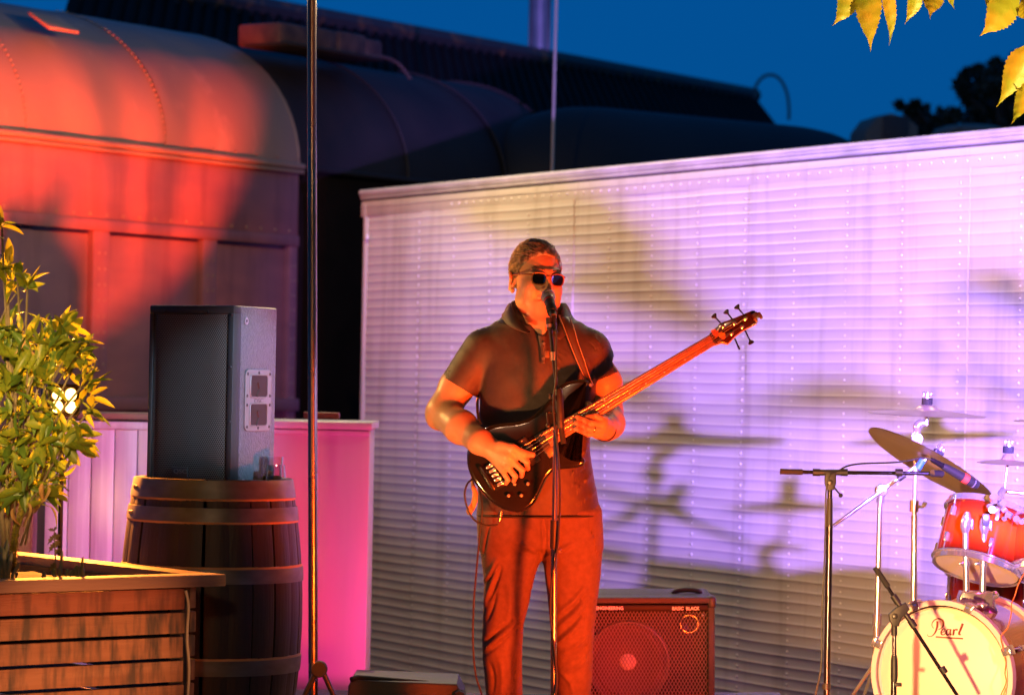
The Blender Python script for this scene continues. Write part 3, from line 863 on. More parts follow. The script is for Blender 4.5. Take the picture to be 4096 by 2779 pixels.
# right flank with the handle plate
fa, fb = sp(SW / 2, 0.045, 0), sp(SWB / 2 + 0.01, SD, 0)
fx = nrm(fb - fa); fn_ = nrm(np.cross(fx, V(0, 0, 1)))
if fn_[1] > 0: fn_ = -fn_
FLW = float(np.linalg.norm(fb - fa))
M_PLATE = mat("handle_plate", (0.13, 0.135, 0.14), 0.4)
def rrect(wd, hg, r, n=5):
    out = []
    for cx, cy, a0 in ((wd / 2 - r, hg / 2 - r, 0), (-wd / 2 + r, hg / 2 - r, 90), (-wd / 2 + r, -hg / 2 + r, 180), (wd / 2 - r, -hg / 2 + r, 270)):
        for k in range(n + 1):
            a = R(a0 + 90 * k / n)
            out.append((cx + r * math.cos(a), cy + r * math.sin(a)))
    return out
hc = fa + fx * FLW * 0.50 + V(0, 0, 0.315)
plate = obj("handle_plate", slab(rrect(0.205, 0.215, 0.022), (fx, V(0, 0, 1), fn_, hc), 0.006, 0.002), M_PLATE, speaker)
M_HOLE = mat("handle_recess", (0.02, 0.012, 0.01), 0.6)
for dz in (0.050, -0.050):
    c = hc + V(0, 0, dz) + fn_ * 0.0062
    obj("grip_opening", slab(rrect(0.135, 0.076, 0.014), (fx, V(0, 0, 1), fn_, c), 0.0012), M_HOLE, plate)
    obj("opening_lip", tube([c + fx * a + V(0, 0, b) + fn_ * 0.001 for a, b in rrect(0.137, 0.078, 0.014)], 0.0025, 6, closed=True), M_PLATE, plate)
    obj("grip_bar", tube([c + fx * a + V(0, 0, b) + fn_ * 0.0016 for a, b in ((-0.02, -0.037), (0.0, -0.01), (-0.012, 0.012))], 0.004, 6), M_HOLE, plate)
obj("plate_letters", text_mesh("QSC", 0.022, hc + fx * -0.036 + V(0, 0, -0.009) + fn_ * 0.0062, fx, V(0, 0, 1), fn_, 0.0008, sx=1.7), mat("plate_ink", (0.06, 0.06, 0.07), 0.5), plate)
scr = []
for a, b in ((-0.088, 0.092), (0, 0.096), (0.088, 0.092), (-0.09, 0.016), (0.09, 0.016), (-0.09, -0.016), (0.09, -0.016), (-0.088, -0.092), (0, -0.096), (0.088, -0.092)):
    s_ = obj("plate_screw", dome(hc + fx * a + V(0, 0, b) + fn_ * 0.006, fn_, 0.006, 0.003, 8), BLACKP, plate)
for a, z in ((0.16, 0.590), (0.16, 0.03)):
    p = fa + fx * FLW * a + V(0, 0, z) + fn_ * 0.001
    pt = obj("fly_point", lathe([(0.0135, 0), (0.0135, 0.003), (0.0, 0.003)], p, fn_, 16), mat("steel_screw", (0.5, 0.5, 0.5), 0.35, 0.8), speaker)
    obj("socket", lathe([(0.005, 0), (0.005, 0.0042), (0.0, 0.0042)], p, fn_, 12), BLACKP, pt)
for x, z in ((-0.11, SH - 0.026), (0.07, SH - 0.026)):
    obj("frame_screw", dome(sp(x, 0.005, z), sn, 0.006, 0.003, 8), BLACKP, speaker)
for z in (0.61, 0.43, 0.24, 0.045):
    obj("frame_screw", dome(sp(SW / 2 - 0.008, 0.005, z), sn, 0.006, 0.003, 8), BLACKP, speaker)
# drinks left on the barrel
M_GLASS = mat("clear_glass", (0.95, 0.95, 0.95), 0.02, trans=1.0)
M_DRINK = mat("pale_drink", (0.85, 0.62, 0.42), 0.45)
def tumbler(px, py, d, r, h, label, flare):
    p = at(px, py, d); p[2] = 0.887
    t_ = thing("drinking_glass", label, "glass", p, "glasses on the barrel")
    obj("glass_wall", lathe([(0.0, 0.0), (r * 0.8, 0.0), (r, h * 0.35), (r * flare, h), (r * flare - 0.0018, h), (r - 0.002, h * 0.35), (r * 0.78, 0.006), (0.0, 0.006)], p, (0, 0, 1), 28), M_GLASS, t_, 60)
    obj("drink", lathe([(0.0, 0.0065), (r * 0.77, 0.0065), (r - 0.003, h * 0.33), (r - 0.003, h * 0.42), (0, h * 0.42)], p, (0, 0, 1), 24), M_DRINK, t_, 60)
    for k in range(3):
        c = p + V(NR.uniform(-0.5, 0.5) * r, NR.uniform(-0.5, 0.5) * r, h * (0.22 + 0.13 * k))
        q = nrm(NR.normal(size=3)); q2 = nrm(np.cross(q, V(0.3, 0.2, 1)))
        obj("ice_cube", box(c, (0.018, 0.018, 0.018), (q, q2, np.cross(q, q2)), 0.003), M_DRINK, t_)
tumbler(1088, 1935, 10.52, 0.036, 0.118, "taller drinking glass behind, touching the loudspeaker on the barrel", 1.05)
tumbler(1102, 1935, 10.43, 0.036, 0.092, "shorter rounded drinking glass in front on the barrel top", 0.86)

# ---- timber planter
PA = R(39)
PF = V(math.cos(PA), math.sin(PA), 0)         # along the front, to the right and back
PS = V(-math.sin(PA), math.cos(PA), 0)        # along the right-hand side, away to the left
PNf, PNs = V(math.sin(PA), -math.cos(PA), 0), PF
PK = at(893, 2296, 9.6)
PZ = float(PK[2])
planter = thing("timber_planter", "large planter box of weathered horizontal timber slats with a flat rail", "planter", (PK - PF * 0.5) * V(1, 1, 0))
def pl(a, b, z): return V(PK[0], PK[1], 0) + PF * a + PS * b + V(0, 0, z)
M_SLAT = wood("weathered_slat", (0.30, 0.135, 0.070), (0.44, 0.23, 0.13), 4, (0.35, 0.35, 6.0), 0.62, 0.6, (0.10, 0.075, 0.06), 50)
M_SLAT2 = wood("redwood_slat", (0.26, 0.075, 0.04), (0.36, 0.13, 0.07), 4, (0.35, 0.35, 6.0), 0.6, 0.6, (0.16, 0.06, 0.04), 50)
M_PRAIL = wood("rail_timber", (0.26, 0.15, 0.115), (0.36, 0.22, 0.17), 5, (0.3, 0.3, 7.0), 0.65, 0.6, None, 60)
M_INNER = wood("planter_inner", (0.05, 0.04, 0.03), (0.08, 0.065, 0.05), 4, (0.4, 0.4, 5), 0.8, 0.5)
LF, LS = 1.35, 1.5
for i in range(8):
    z = PZ - 0.040 - 0.0375 - i * 0.0765
    if z < 0.03: break
    obj("front_slat", box(pl(-LF / 2 - 0.115 + 0.004 * math.sin(i * 2.1), 0.055 + 0.002 * (i % 2), z), (LF, 0.024, 0.0665), (PF, PS, V(0, 0, 1)), 0.003), M_SLAT2 if i == 0 else M_SLAT, planter)
    obj("side_slat", box(pl(-0.066 + 0.002 * (i % 2), LS / 2 + 0.072, z), (0.024, LS, 0.0665), (PF, PS, V(0, 0, 1)), 0.003), M_SLAT, planter)
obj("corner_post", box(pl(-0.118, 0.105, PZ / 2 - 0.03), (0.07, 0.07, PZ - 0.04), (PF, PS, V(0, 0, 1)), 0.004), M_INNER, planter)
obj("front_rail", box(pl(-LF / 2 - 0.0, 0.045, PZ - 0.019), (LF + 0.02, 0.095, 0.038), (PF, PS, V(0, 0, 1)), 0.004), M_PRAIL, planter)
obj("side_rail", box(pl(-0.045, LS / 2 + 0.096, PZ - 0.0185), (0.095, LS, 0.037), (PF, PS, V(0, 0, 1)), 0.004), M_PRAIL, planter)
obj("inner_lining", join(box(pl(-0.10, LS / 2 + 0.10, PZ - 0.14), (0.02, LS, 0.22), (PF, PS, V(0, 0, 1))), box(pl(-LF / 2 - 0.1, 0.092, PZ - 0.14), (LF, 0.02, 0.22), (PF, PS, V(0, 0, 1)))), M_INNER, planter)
obj("far_rail", box(pl(-LF / 2, LS + 0.13, PZ - 0.02), (LF, 0.09, 0.036), (PF, PS, V(0, 0, 1)), 0.004), M_PRAIL, planter)
M_SOIL = mat("soil", (0.05, 0.038, 0.026), 0.95, col2=(0.09, 0.07, 0.05), scale=30, bump=1.0, bscale=80)
def soil(u, v):
    p = pl(-0.11 - u * (LF - 0.1), 0.10 + v * LS, PZ - 0.055)
    return p + V(0, 0, 0.012 * math.sin(u * 31 + v * 17) * math.sin(v * 23) + 0.01 * math.sin(u * 13))
obj("soil", grid(soil, 24, 24), M_SOIL, planter, 60)
wire = obj("white_cable", tube(spline([pl(-0.118, 0.036, PZ - 0.05), pl(-0.106, 0.036, PZ - 0.10), pl(-0.110, 0.034, PZ - 0.20), pl(-0.100, 0.034, PZ - 0.30), pl(-0.103, 0.034, PZ - 0.42), pl(-0.10, 0.034, 0.0)], 8), 0.0045, 8), mat("white_cable", (0.55, 0.50, 0.36), 0.5))
tag(wire, "pale cable hanging down the corner of the timber planter", "cable")

# ---- shrub with glossy leaves
def leaf_mesh(L=1.0, W=0.42, bend=0.35, cup=0.18, n=7, pts=None):
    v, f = [], []
    for i in range(n):
        t = i / (n - 1)
        wd = W * (math.sin(math.pi * min(t * 0.92 + 0.06, 1)) ** 0.75) * (1 - 0.25 * t) if 0 < t < 1 else 0.012
        y = -bend * t * t
        for e in (-1, -0.5, 0, 0.5, 1):
            v.append((t * L, e * wd * 0.5, y * L + cup * abs(e) ** 1.5 * wd))
    for i in range(n - 1):
        for j in range(4):
            f.append((i * 5 + j, i * 5 + j + 1, (i + 1) * 5 + j + 1, (i + 1) * 5 + j))
    return np.array(v), f
M_LEAF = mat("shrub_leaf", (0.13, 0.19, 0.018), 0.45, col2=(0.26, 0.28, 0.025), scale=9, spec=0.5)
bsl = M_LEAF.node_tree.nodes["Principled BSDF"]
def translucent(m, col, amt):
    t = m.node_tree
    out = t.nodes["Material Output"]; b = t.nodes["Principled BSDF"]
    tr = t.nodes.new("ShaderNodeBsdfTranslucent"); tr.inputs[0].default_value = (*col, 1)
    ad = t.nodes.new("ShaderNodeMixShader"); ad.inputs[0].default_value = amt
    t.links.new(b.outputs[0], ad.inputs[1]); t.links.new(tr.outputs[0], ad.inputs[2]); t.links.new(ad.outputs[0], out.inputs[0])
translucent(M_LEAF, (0.40, 0.42, 0.03), 0.5)
M_LEAF2 = mat("shrub_leaf_green", (0.055, 0.12, 0.02), 0.4, col2=(0.12, 0.19, 0.03), scale=14, spec=0.5)
translucent(M_LEAF2, (0.22, 0.36, 0.03), 0.45)
M_DRY = mat("dry_leaf", (0.30, 0.15, 0.05), 0.7, col2=(0.40, 0.24, 0.09), scale=20)
M_TWIG = mat("twig", (0.13, 0.10, 0.06), 0.8, col2=(0.20, 0.15, 0.09), scale=30)
sb = at(28, 2270, 9.75); sb[2] = PZ - 0.06
shrub = thing("leafy_shrub", "leafy yellow green shrub growing round the lit amber lamp", "shrub", sb)
variants = []
def place_leaf(parent, name, p, d, up, size, mats=None):
    d = nrm(d); y = nrm(np.cross(up, d)); z = np.cross(d, y)
    s = size
    k = rnd.randrange(6)
    o0 = np.array(parent["_o"])
    q = p - o0
    Mx = Matrix(((d[0] * s, y[0] * s, z[0] * s, q[0]), (d[1] * s, y[1] * s, z[1] * s, q[1]), (d[2] * s, y[2] * s, z[2] * s, q[2]), (0, 0, 0, 1)))
    ob = bpy.data.objects.new(name, LEAFS[k] if mats is None else mats)
    COL.objects.link(ob); ob.parent = parent; ob.matrix_local = Mx
    return ob
LEAFS = []
for k, (W_, b_, c_) in enumerate(((0.40, 0.28, 0.22), (0.46, 0.10, 0.15), (0.36, 0.5, 0.3), (0.43, -0.15, 0.2), (0.42, 0.22, 0.2), (0.38, 0.4, 0.28))):
    v, f = leaf_mesh(1, W_, b_, c_)
    me = bpy.data.meshes.new("leaf"); me.from_pydata(v.tolist(), [], f); me.shade_smooth(); me.materials.append(M_LEAF if k < 4 else M_LEAF2)
    LEAFS.append(me)
v, f = leaf_mesh(1, 0.34, 0.7, 0.5)
DRY = bpy.data.meshes.new("dry_leaf"); DRY.from_pydata(v.tolist(), [], f); DRY.shade_smooth(); DRY.materials.append(M_DRY)
clus = [(8, 905, 60, 9.7), (22, 1075, 60, 9.7), (70, 1110, 40, 9.7), (110, 1150, 30, 9.7), (30, 1135, 100, 9.7), (75, 1345, 110, 9.6), (20, 1345, 100, 9.7), (120, 1385, 60, 9.5), (40, 1420, 140, 9.6),
        (190, 1400, 75, 9.55), (250, 1300, 80, 9.75), (240, 1365, 100, 9.7), (330, 1385, 50, 9.65), (300, 1430, 60, 9.6), (350, 1520, 30, 9.5), (250, 1450, 20, 9.45), (150, 1470, 100, 9.5), (60, 1500, 150, 9.6),
        (20, 1560, 100, 9.5), (110, 1560, 90, 9.6), (180, 1530, 60, 9.5), (345, 1580, 20, 9.7), (350, 1650, -20, 9.65), (300, 1700, -40, 9.5), (210, 1680, -110, 9.5), (120, 1660, 200, 9.55), (45, 1660, 150, 9.6),
        (20, 1760, 170, 9.6), (100, 1750, 200, 9.5), (180, 1770, -60, 9.5), (260, 1760, -30, 9.5), (310, 1785, -20, 9.6), (60, 1830, 200, 9.6), (130, 1850, -100, 9.5), (190, 1860, -20, 9.6), (20, 1900, 180, 9.6),
        (90, 1920, -60, 9.6), (150, 1960, -40, 9.6), (60, 1980, 210, 9.55), (205, 1955, -20, 9.6)]
tw_ = []
for ci, (cx, cy, ang, dd) in enumerate(clus):
    c = at(cx, cy, dd)
    da = R(ang)
    main = CR * math.cos(da) + CU * math.sin(da)
    stem_base = at(30 + 0.35 * cx, min(cy + 200, 2240) * 0.75 + 0.25 * 2240, 9.7)
    tw_.append(tube(spline([stem_base, (stem_base + c) / 2 + CU * 0.015 + CR * NR.uniform(-0.02, 0.02), c], 5), [0.004] * 10 + [0.002], 5))
    nl = 7 if ci < 5 else 8
    for k in range(nl):
        dv = nrm(main * NR.uniform(0.3, 1.0) + NR.normal(size=3) * 0.62 + CU * 0.15 - CF * 0.25)
        up = nrm(V(0, -0.35, 1) + NR.normal(size=3) * 0.5)
        p = c + main * NR.uniform(-0.03, 0.02) + NR.normal(size=3) * 0.008
        if abs(cx + 30 * math.cos(da) - 255) < 100 and abs(cy - 30 * math.sin(da) - 1605) < 90: continue
        place_leaf(shrub, "leaf", p, dv, up, NR.uniform(0.050, 0.098))
for px, py in ((88, 1340), (95, 1360), (170, 1930), (190, 1940), (110, 2010), (55, 2030)):
    place_leaf(shrub, "dry_leaf", at(px, py, 9.5), nrm(CR * NR.uniform(-0.5, 0.6) - CU), nrm(NR.normal(size=3)), 0.06, DRY)
tw_.append(tube(spline([sb, at(30, 2080, 9.75), at(70, 1950, 9.75), at(120, 1800, 9.7)], 6), np.linspace(0.012, 0.006, 19), 8))
tw_.append(tube(spline([sb, at(8, 2050, 9.72), at(20, 1850, 9.7), at(50, 1600, 9.65), at(30, 1400, 9.7)], 6), np.linspace(0.010, 0.004, 25), 8))
tw_.append(tube(spline([at(60, 2100, 9.7), at(140, 2010, 9.6), at(200, 1920, 9.6), at(265, 1880, 9.55), at(280, 1830, 9.5)], 6), np.linspace(0.004, 0.002, 25), 6))
tw_.append(tube(spline([at(0, 1290, 9.7), at(30, 1220, 9.7), at(72, 1165, 9.7)], 6), 0.0028, 6))
tw_.append(tube(spline([at(70, 2120, 9.7), at(130, 1990, 9.6), at(220, 1935, 9.6), at(275, 1962, 9.55)], 6), 0.0025, 6))
obj("branches", join(*tw_), M_TWIG, shrub)
for mm_, nn_ in ((M_LEAF, 260), (M_LEAF2, 260)):
    fl_ = []
    for _ in range(nn_):
        cx, cy, ang, dd = clus[rnd.randrange(5, len(clus))]
        c = at(cx + NR.uniform(-75, 45), cy + NR.uniform(-60, 70), dd + NR.uniform(0.0, 0.30))
        if cx > 300: c = at(cx + NR.uniform(-90, 0), cy + NR.uniform(-50, 50), dd + NR.uniform(0.0, 0.30))
        q_ = c - CAM; lx_ = 2048 + FPX * (q_ @ CR) / (q_ @ CF); ly_ = 1389.5 - FPX * (q_ @ CU) / (q_ @ CF)
        if abs(lx_ - 262) < 115 and abs(ly_ - 1610) < 100: continue
        dv = nrm(CR * NR.uniform(-0.6, 1) + CU * NR.uniform(-0.7, 1) + NR.normal(size=3) * 0.4)
        y_ = nrm(np.cross(nrm(V(0, -0.3, 1) + NR.normal(size=3) * 0.6), dv)); z_ = np.cross(dv, y_)
        v, f = leaf_mesh(1, NR.uniform(0.34, 0.48), NR.uniform(-0.2, 0.6), NR.uniform(0.1, 0.3), 6)
        s_ = NR.uniform(0.035, 0.085)
        fl_.append((c + (v[:, :1] * dv + v[:, 1:2] * y_ + v[:, 2:3] * z_) * s_, f))
    tag(obj("foliage", join(*fl_), mm_, shrub, 180), kind="stuff")

# ---- amber flood lamp in the shrub
lp = at(252, 1600, 10.95)
lamp = thing("flood_lamp", "lit amber flood lamp with four bright cells inside the shrub", "flood lamp", lp - V(0, 0, 0.1))
ln = nrm(CAM - lp + V(5.0, 0, 0.2)); lx = nrm(np.cross(V(0, 0, 1), ln)); ly = np.cross(ln, lx)
M_EMIT = mat("lamp_cell", (1, 0.6, 0.2), 0.4, emit=(1.0, 0.55, 0.12), estr=12)
M_LAMPB = mat("lamp_body", (0.05, 0.04, 0.035), 0.4, 0.6)
obj("housing", slab(rrect(0.130, 0.112, 0.02), (lx, ly, -ln, lp - ln * 0.004), 0.05, 0.004), M_LAMPB, lamp)
obj("bezel", tube([lp + lx * a + ly * b for a, b in rrect(0.128, 0.110, 0.02)], 0.005, 6, closed=True), M_LAMPB, lamp)
for a, b in ((-0.026, 0.022), (0.026, 0.021), (-0.027, -0.024), (0.026, -0.025)):
    c = obj("lamp_cell", lathe([(0.0, 0.014), (0.012, 0.012), (0.019, 0.005), (0.020, 0.0)], lp + lx * a + ly * b, ln, 16), M_EMIT, lamp, 60)
    obj("reflector", lathe([(0.020, 0.0), (0.024, 0.012), (0.0225, 0.012)], lp + lx * a + ly * b, ln, 16), CHROME, c)
obj("yoke", tube(spline([lp - lx * 0.06, lp - lx * 0.062 - V(0, 0, 0.05), lp - V(0, 0, 0.09), lp + lx * 0.062 - V(0, 0, 0.05), lp + lx * 0.06], 5), 0.004, 6), M_LAMPB, lamp)
obj("stand_pole", rod(lp - V(0, 0, 0.09), V(lp[0], lp[1], 0.0), 0.009, 8), M_LAMPB, lamp)
spot("flood_lamp_light", lp + ln * 0.04, lp + ln + V(0.15, 0, 0.0), (1.0, 0.28, 0.03), 520, 165, 0.35, 0.03)

# ---- foxtail fern, succulents and a weed in the planter
M_FERN = mat("fern_needles", (0.22, 0.20, 0.02), 0.6, col2=(0.35, 0.28, 0.03), scale=30)
fb_ = at(66, 2300, 9.62); fb_[2] = PZ - 0.06
fern = thing("foxtail_fern", "yellow green foxtail fern plume curving up beside the shrub trunk", "fern", fb_)
fpath = spline([at(48, 2290, 9.62), at(52, 2210, 9.62), at(62, 2130, 9.62), at(80, 2060, 9.6), at(92, 1975, 9.6)], 10)
obj("stem", tube(fpath, 0.003, 6), M_TWIG, fern)
vs, fs = [], []
for k in range(2600):
    u = rnd.random()
    p = fpath[int(u * (len(fpath) - 1))]
    r_ = 0.030 * (1 - 0.65 * u) * (0.5 + 0.5 * rnd.random())
    dv = nrm(NR.normal(size=3) * V(1, 1, 0.5) + V(0, 0, 0.35))
    q = p + dv * r_ * 0.35; e = p + dv * r_ + V(0, 0, 0.003)
    s_ = nrm(np.cross(dv, NR.normal(size=3))) * 0.0013
    i = len(vs); vs += [q - s_, q + s_, e]; fs.append((i, i + 1, i + 2))
tag(obj("needles", (vs, fs), M_FERN, fern, 0), kind="stuff")
M_SUCC = mat("succulent", (0.10, 0.16, 0.10), 0.5, col2=(0.16, 0.22, 0.13), scale=20)
def succ(label, spots, d):
    b = at(spots[0][0], 2310, d); b[2] = PZ - 0.06
    t_ = thing("succulent", label, "succulent", b, "succulents in the planter")
    for x0, y0, x1, y1, r_ in spots:
        a = at(x0, y0, d); e = at(x1, y1, d + NR.uniform(-0.02, 0.02))
        m_ = (a + e) / 2 + CR * NR.uniform(-0.004, 0.004)
        obj("fleshy_leaf", tube(spline([a, m_, e], 5), np.array([0.55, 0.7, 0.82, 0.92, 1, 1, 0.95, 0.85, 0.68, 0.42, 0.06]) * r_, 8), M_SUCC, t_, 60)
succ("big clump of upright blue green succulent fingers by the fern", [(8, 2310, 4, 2180, .010), (20, 2315, 30, 2155, .011), (22, 2310, 12, 2190, .010), (30, 2318, 48, 2205, .009), (2, 2318, -6, 2230, .010), (24, 2322, 24, 2275, .007), (12, 2322, 10, 2270, .007), (45, 2312, 78, 2250, .006), (52, 2316, 54, 2290, .005)], 9.28)
succ("small succulent tips standing alone between fern and weed", [(168, 2312, 175, 2282, .006), (180, 2312, 178, 2288, .005), (62, 2312, 68, 2285, .004)], 9.33)
succ("cluster of short succulent fingers nearest the planter corner", [(282, 2306, 284, 2280, .006), (293, 2306, 292, 2275, .005), (305, 2306, 308, 2258, .008), (314, 2306, 312, 2262, .006), (335, 2304, 328, 2252, .008), (332, 2270, 334, 2225, .005), (322, 2306, 324, 2288, .004)], 9.42)
succ("two slim succulent leaves beside the tall weed", [(244, 2300, 250, 2200, .006), (238, 2306, 238, 2262, .006), (216, 2304, 217, 2270, .006), (262, 2304, 268, 2272, .005)], 9.4)
wb = at(224, 2305, 9.41); wb[2] = PZ - 0.06
weed = thing("tall_weed", "tall ragged weed with jagged leaves standing in the planter", "weed", wb)
M_WEED = mat("weed_leaf", (0.13, 0.13, 0.05), 0.6, col2=(0.18, 0.17, 0.07), scale=30)
wp = spline([at(224, 2308, 9.41), at(220, 2200, 9.41), at(217, 2120, 9.41)], 8)
obj("stem", tube(wp, np.linspace(0.003, 0.0015, len(wp)), 6), M_WEED, weed)
for px, py, dx, dy, s_ in ((222, 2250, -18, 20, 42), (221, 2215, 30, -40, 45), (220, 2190, 22, -60, 50), (219, 2170, -24, 30, 40), (219, 2150, 24, -20, 36), (218, 2140, -26, 26, 40), (217, 2128, 16, 30, 38), (217, 2122, -18, -10, 30), (217, 2120, 10, -22, 26)):
    n = 9
    a = at(px, py, 9.41); dv = nrm(CR * dx - CU * dy - CF * NR.uniform(-8, 8)); sd = nrm(np.cross(dv, CF)); L_ = s_ / FPX * 9.41
    v, f = [], []
    for k in range(n):
        t_ = k / (n - 1)
        w_ = L_ * 0.24 * math.sin(math.pi * min(1, t_ + 0.08)) * (1.35 if k % 2 else 0.55)
        c = a + dv * L_ * t_ - V(0, 0, 0.25 * L_ * t_ * t_)
        v += [c - sd * w_, c + CF * 0.003, c + sd * w_]
    for k in range(n - 1):
        f += [(3 * k, 3 * k + 1, 3 * k + 4, 3 * k + 3), (3 * k + 1, 3 * k + 2, 3 * k + 5, 3 * k + 4)]
    obj("jagged_leaf", (v, f), M_WEED, weed, 60)

# ---- folding stand and floor monitor at the front
st = thing("folding_stand", "black folding stand hinge with two splayed tube legs beside the pole", "stand", at(1275, 2900, 11.2))
obj("hinge_disc", lathe([(0.0, 0.0), (0.027, 0.0), (0.031, 0.005), (0.031, 0.03), (0.027, 0.035), (0, 0.035)], at(1278, 2672, 11.22), -CF, 28), BLACKP, st)
obj("leg", rod(at(1262, 2690, 11.22), at(1170, 2878, 11.22), 0.0105, 12), BLACKM, st)
obj("leg", rod(at(1294, 2690, 11.22), at(1380, 2878, 11.22), 0.0105, 12), BLACKM, st)
mon = thing("floor_monitor", "grey floor monitor wedge lying on the stage in front of the trailer corner", "stage monitor", at(1620, 2920, 11.6))
M_MON = mat("monitor_face", (0.055, 0.060, 0.050), 0.5, col2=(0.04, 0.043, 0.037), scale=8, bump=0.3, bscale=200)
mo = at(1620, 2722, 11.6)
pr_ = [(-0.24, -0.30), (-0.22, -0.02), (-0.205, 0.004), (0.20, -0.012), (0.225, -0.06), (0.26, -0.30)]
obj("cabinet", slab(pr_, (CR, CU, CF, mo), 0.38, 0.008), M_MON, mon)
obj("top_grille", tube([at(1405, 2716, 11.6), at(1432, 2709, 11.62), at(1700, 2731, 11.66), at(1800, 2745, 11.7), at(1845, 2768, 11.7)], 0.011, 8), RUBBER, mon)
obj("corner_cap", lathe([(0.0, 0.0), (0.02, 0.0), (0.024, 0.006), (0.02, 0.014), (0, 0.016)], at(1838, 2780, 11.58), -CF, 6), BLACKP, mon)
# ================================================================== THE BASS PLAYER
class Sdf:
    "signed distance grid; shapes are blended into it, surface() extracts one continuous mesh"
    def __init__(s, lo, hi, res):
        s.lo = np.array(lo, float); s.res = res
        s.n = tuple(np.ceil((np.array(hi) - s.lo) / res).astype(int) + 1)
        s.g = np.full(s.n, 1.0, np.float32)
    def _blk(s, lo, hi):
        a = np.clip(np.floor((np.asarray(lo) - s.lo) / s.res).astype(int), 0, s.n)
        b = np.clip(np.ceil((np.asarray(hi) - s.lo) / s.res).astype(int) + 1, 0, s.n)
        if np.any(b <= a): return None
        sl = tuple(slice(a[i], b[i]) for i in range(3))
        X = [(s.lo[i] + s.res * np.arange(a[i], b[i])).astype(np.float32) for i in range(3)]
        return sl, X[0][:, None, None], X[1][None, :, None], X[2][None, None, :]
    def put(s, sl, d, k, op='u'):
        g = s.g[sl]
        if op == 'u':
            if k <= 0: s.g[sl] = np.minimum(g, d); return
            h = np.clip(0.5 + 0.5 * (d - g) / k, 0, 1)
            s.g[sl] = d * (1 - h) + g * h - k * h * (1 - h)
        else:                                   # subtract d
            if k <= 0: s.g[sl] = np.maximum(g, -d); return
            h = np.clip(0.5 - 0.5 * (g + d) / k, 0, 1)
            s.g[sl] = g * (1 - h) + (-d) * h + k * h * (1 - h)
    def cap(s, a, b, ra, rb=None, k=0.01, op='u', plane=None):
        rb = ra if rb is None else rb
        a = np.asarray(a, float); b = np.asarray(b, float); m = max(ra, rb) + k + 3 * s.res
        q = s._blk(np.minimum(a, b) - m, np.maximum(a, b) + m)
        if q is None: return
        sl, X, Y, Z = q
        ab = b - a; L2 = float(ab @ ab) + 1e-9
        t = np.clip(((X - a[0]) * ab[0] + (Y - a[1]) * ab[1] + (Z - a[2]) * ab[2]) / L2, 0, 1)
        d = np.sqrt((X - a[0] - t * ab[0]) ** 2 + (Y - a[1] - t * ab[1]) ** 2 + (Z - a[2] - t * ab[2]) ** 2) - (ra + (rb - ra) * t)
        if plane is not None:
            p, nn = plane
            d = np.maximum(d, (X - p[0]) * nn[0] + (Y - p[1]) * nn[1] + (Z - p[2]) * nn[2])
        s.put(sl, d, k, op)
    def chain(s, P, r, k=0.008):
        for i in range(len(P) - 1): s.cap(P[i], P[i + 1], r[i], r[i + 1], k)
    def ell(s, c, r, Rm=None, k=0.01, op='u'):
        c = np.asarray(c, float); r = np.asarray(r, float); m = max(r) + k + 3 * s.res
        q = s._blk(c - m, c + m)
        if q is None: return
        sl, X, Y, Z = q
        X, Y, Z = np.broadcast_arrays(X - c[0], Y - c[1], Z - c[2])
        if Rm is not None:
            A = np.asarray(Rm, float)            # columns = local axes
            X, Y, Z = (A[0, i] * X + A[1, i] * Y + A[2, i] * Z for i in range(3))
        k0 = np.sqrt((X / r[0]) ** 2 + (Y / r[1]) ** 2 + (Z / r[2]) ** 2)
        k1 = np.sqrt((X / r[0] ** 2) ** 2 + (Y / r[1] ** 2) ** 2 + (Z / r[2] ** 2) ** 2) + 1e-9
        s.put(sl, k0 * (k0 - 1) / k1, k, op)
    def loft(s, rows, k=0.02, ex=2.3, op='u'):
        "rows: (z, x0, x1, yc, ry), z ascending"
        rows = np.array(rows, float)
        rows = rows[np.argsort(rows[:, 0])]
        lo = (rows[:, 1].min() - 0.06, (rows[:, 3] - rows[:, 4]).min() - 0.06, rows[0, 0] - 0.03)
        hi = (rows[:, 2].max() + 0.06, (rows[:, 3] + rows[:, 4]).max() + 0.06, rows[-1, 0] + 0.03)
        q = s._blk(lo, hi)
        if q is None: return
        sl, X, Y, Z = q
        zz = Z.ravel()
        zi = np.linspace(rows[0, 0], rows[-1, 0], 200)
        def sm(c):
            u = np.interp(zi, rows[:, 0], c); ker = np.ones(17) / 17
            return np.interp(zz, zi, np.convolve(np.pad(u, 8, mode='edge'), ker, 'valid'))
        x0, x1, yc, ry = (sm(rows[:, i])[None, None, :] for i in (1, 2, 3, 4))
        cx, rx = (x0 + x1) / 2, (x1 - x0) / 2
        qn = ((np.abs(X - cx) / rx) ** ex + (np.abs(Y - yc) / ry) ** ex) ** (1 / ex)
        d = (qn - 1) * np.minimum(rx, ry)
        d = np.maximum(d, np.maximum(rows[0, 0] - Z, Z - rows[-1, 0]))
        s.put(sl, d.astype(np.float32), k, op)
    def surface(s, smooth=2, lam=0.5):
        g = s.g; ins = g < 0
        c = np.zeros(tuple(q - 1 for q in s.n), np.uint8)
        for dx in (0, 1):
            for dy in (0, 1):
                for dz in (0, 1):
                    c += ins[dx:s.n[0] - 1 + dx, dy:s.n[1] - 1 + dy, dz:s.n[2] - 1 + dz]
        act = (c > 0) & (c < 8)
        idx = np.full(c.shape, -1, np.int32)
        cells = np.argwhere(act)
        idx[act] = np.arange(len(cells))
        acc = np.zeros((len(cells), 3)); cnt = np.zeros(len(cells))
        corners = [(a, b, d) for a in (0, 1) for b in (0, 1) for d in (0, 1)]
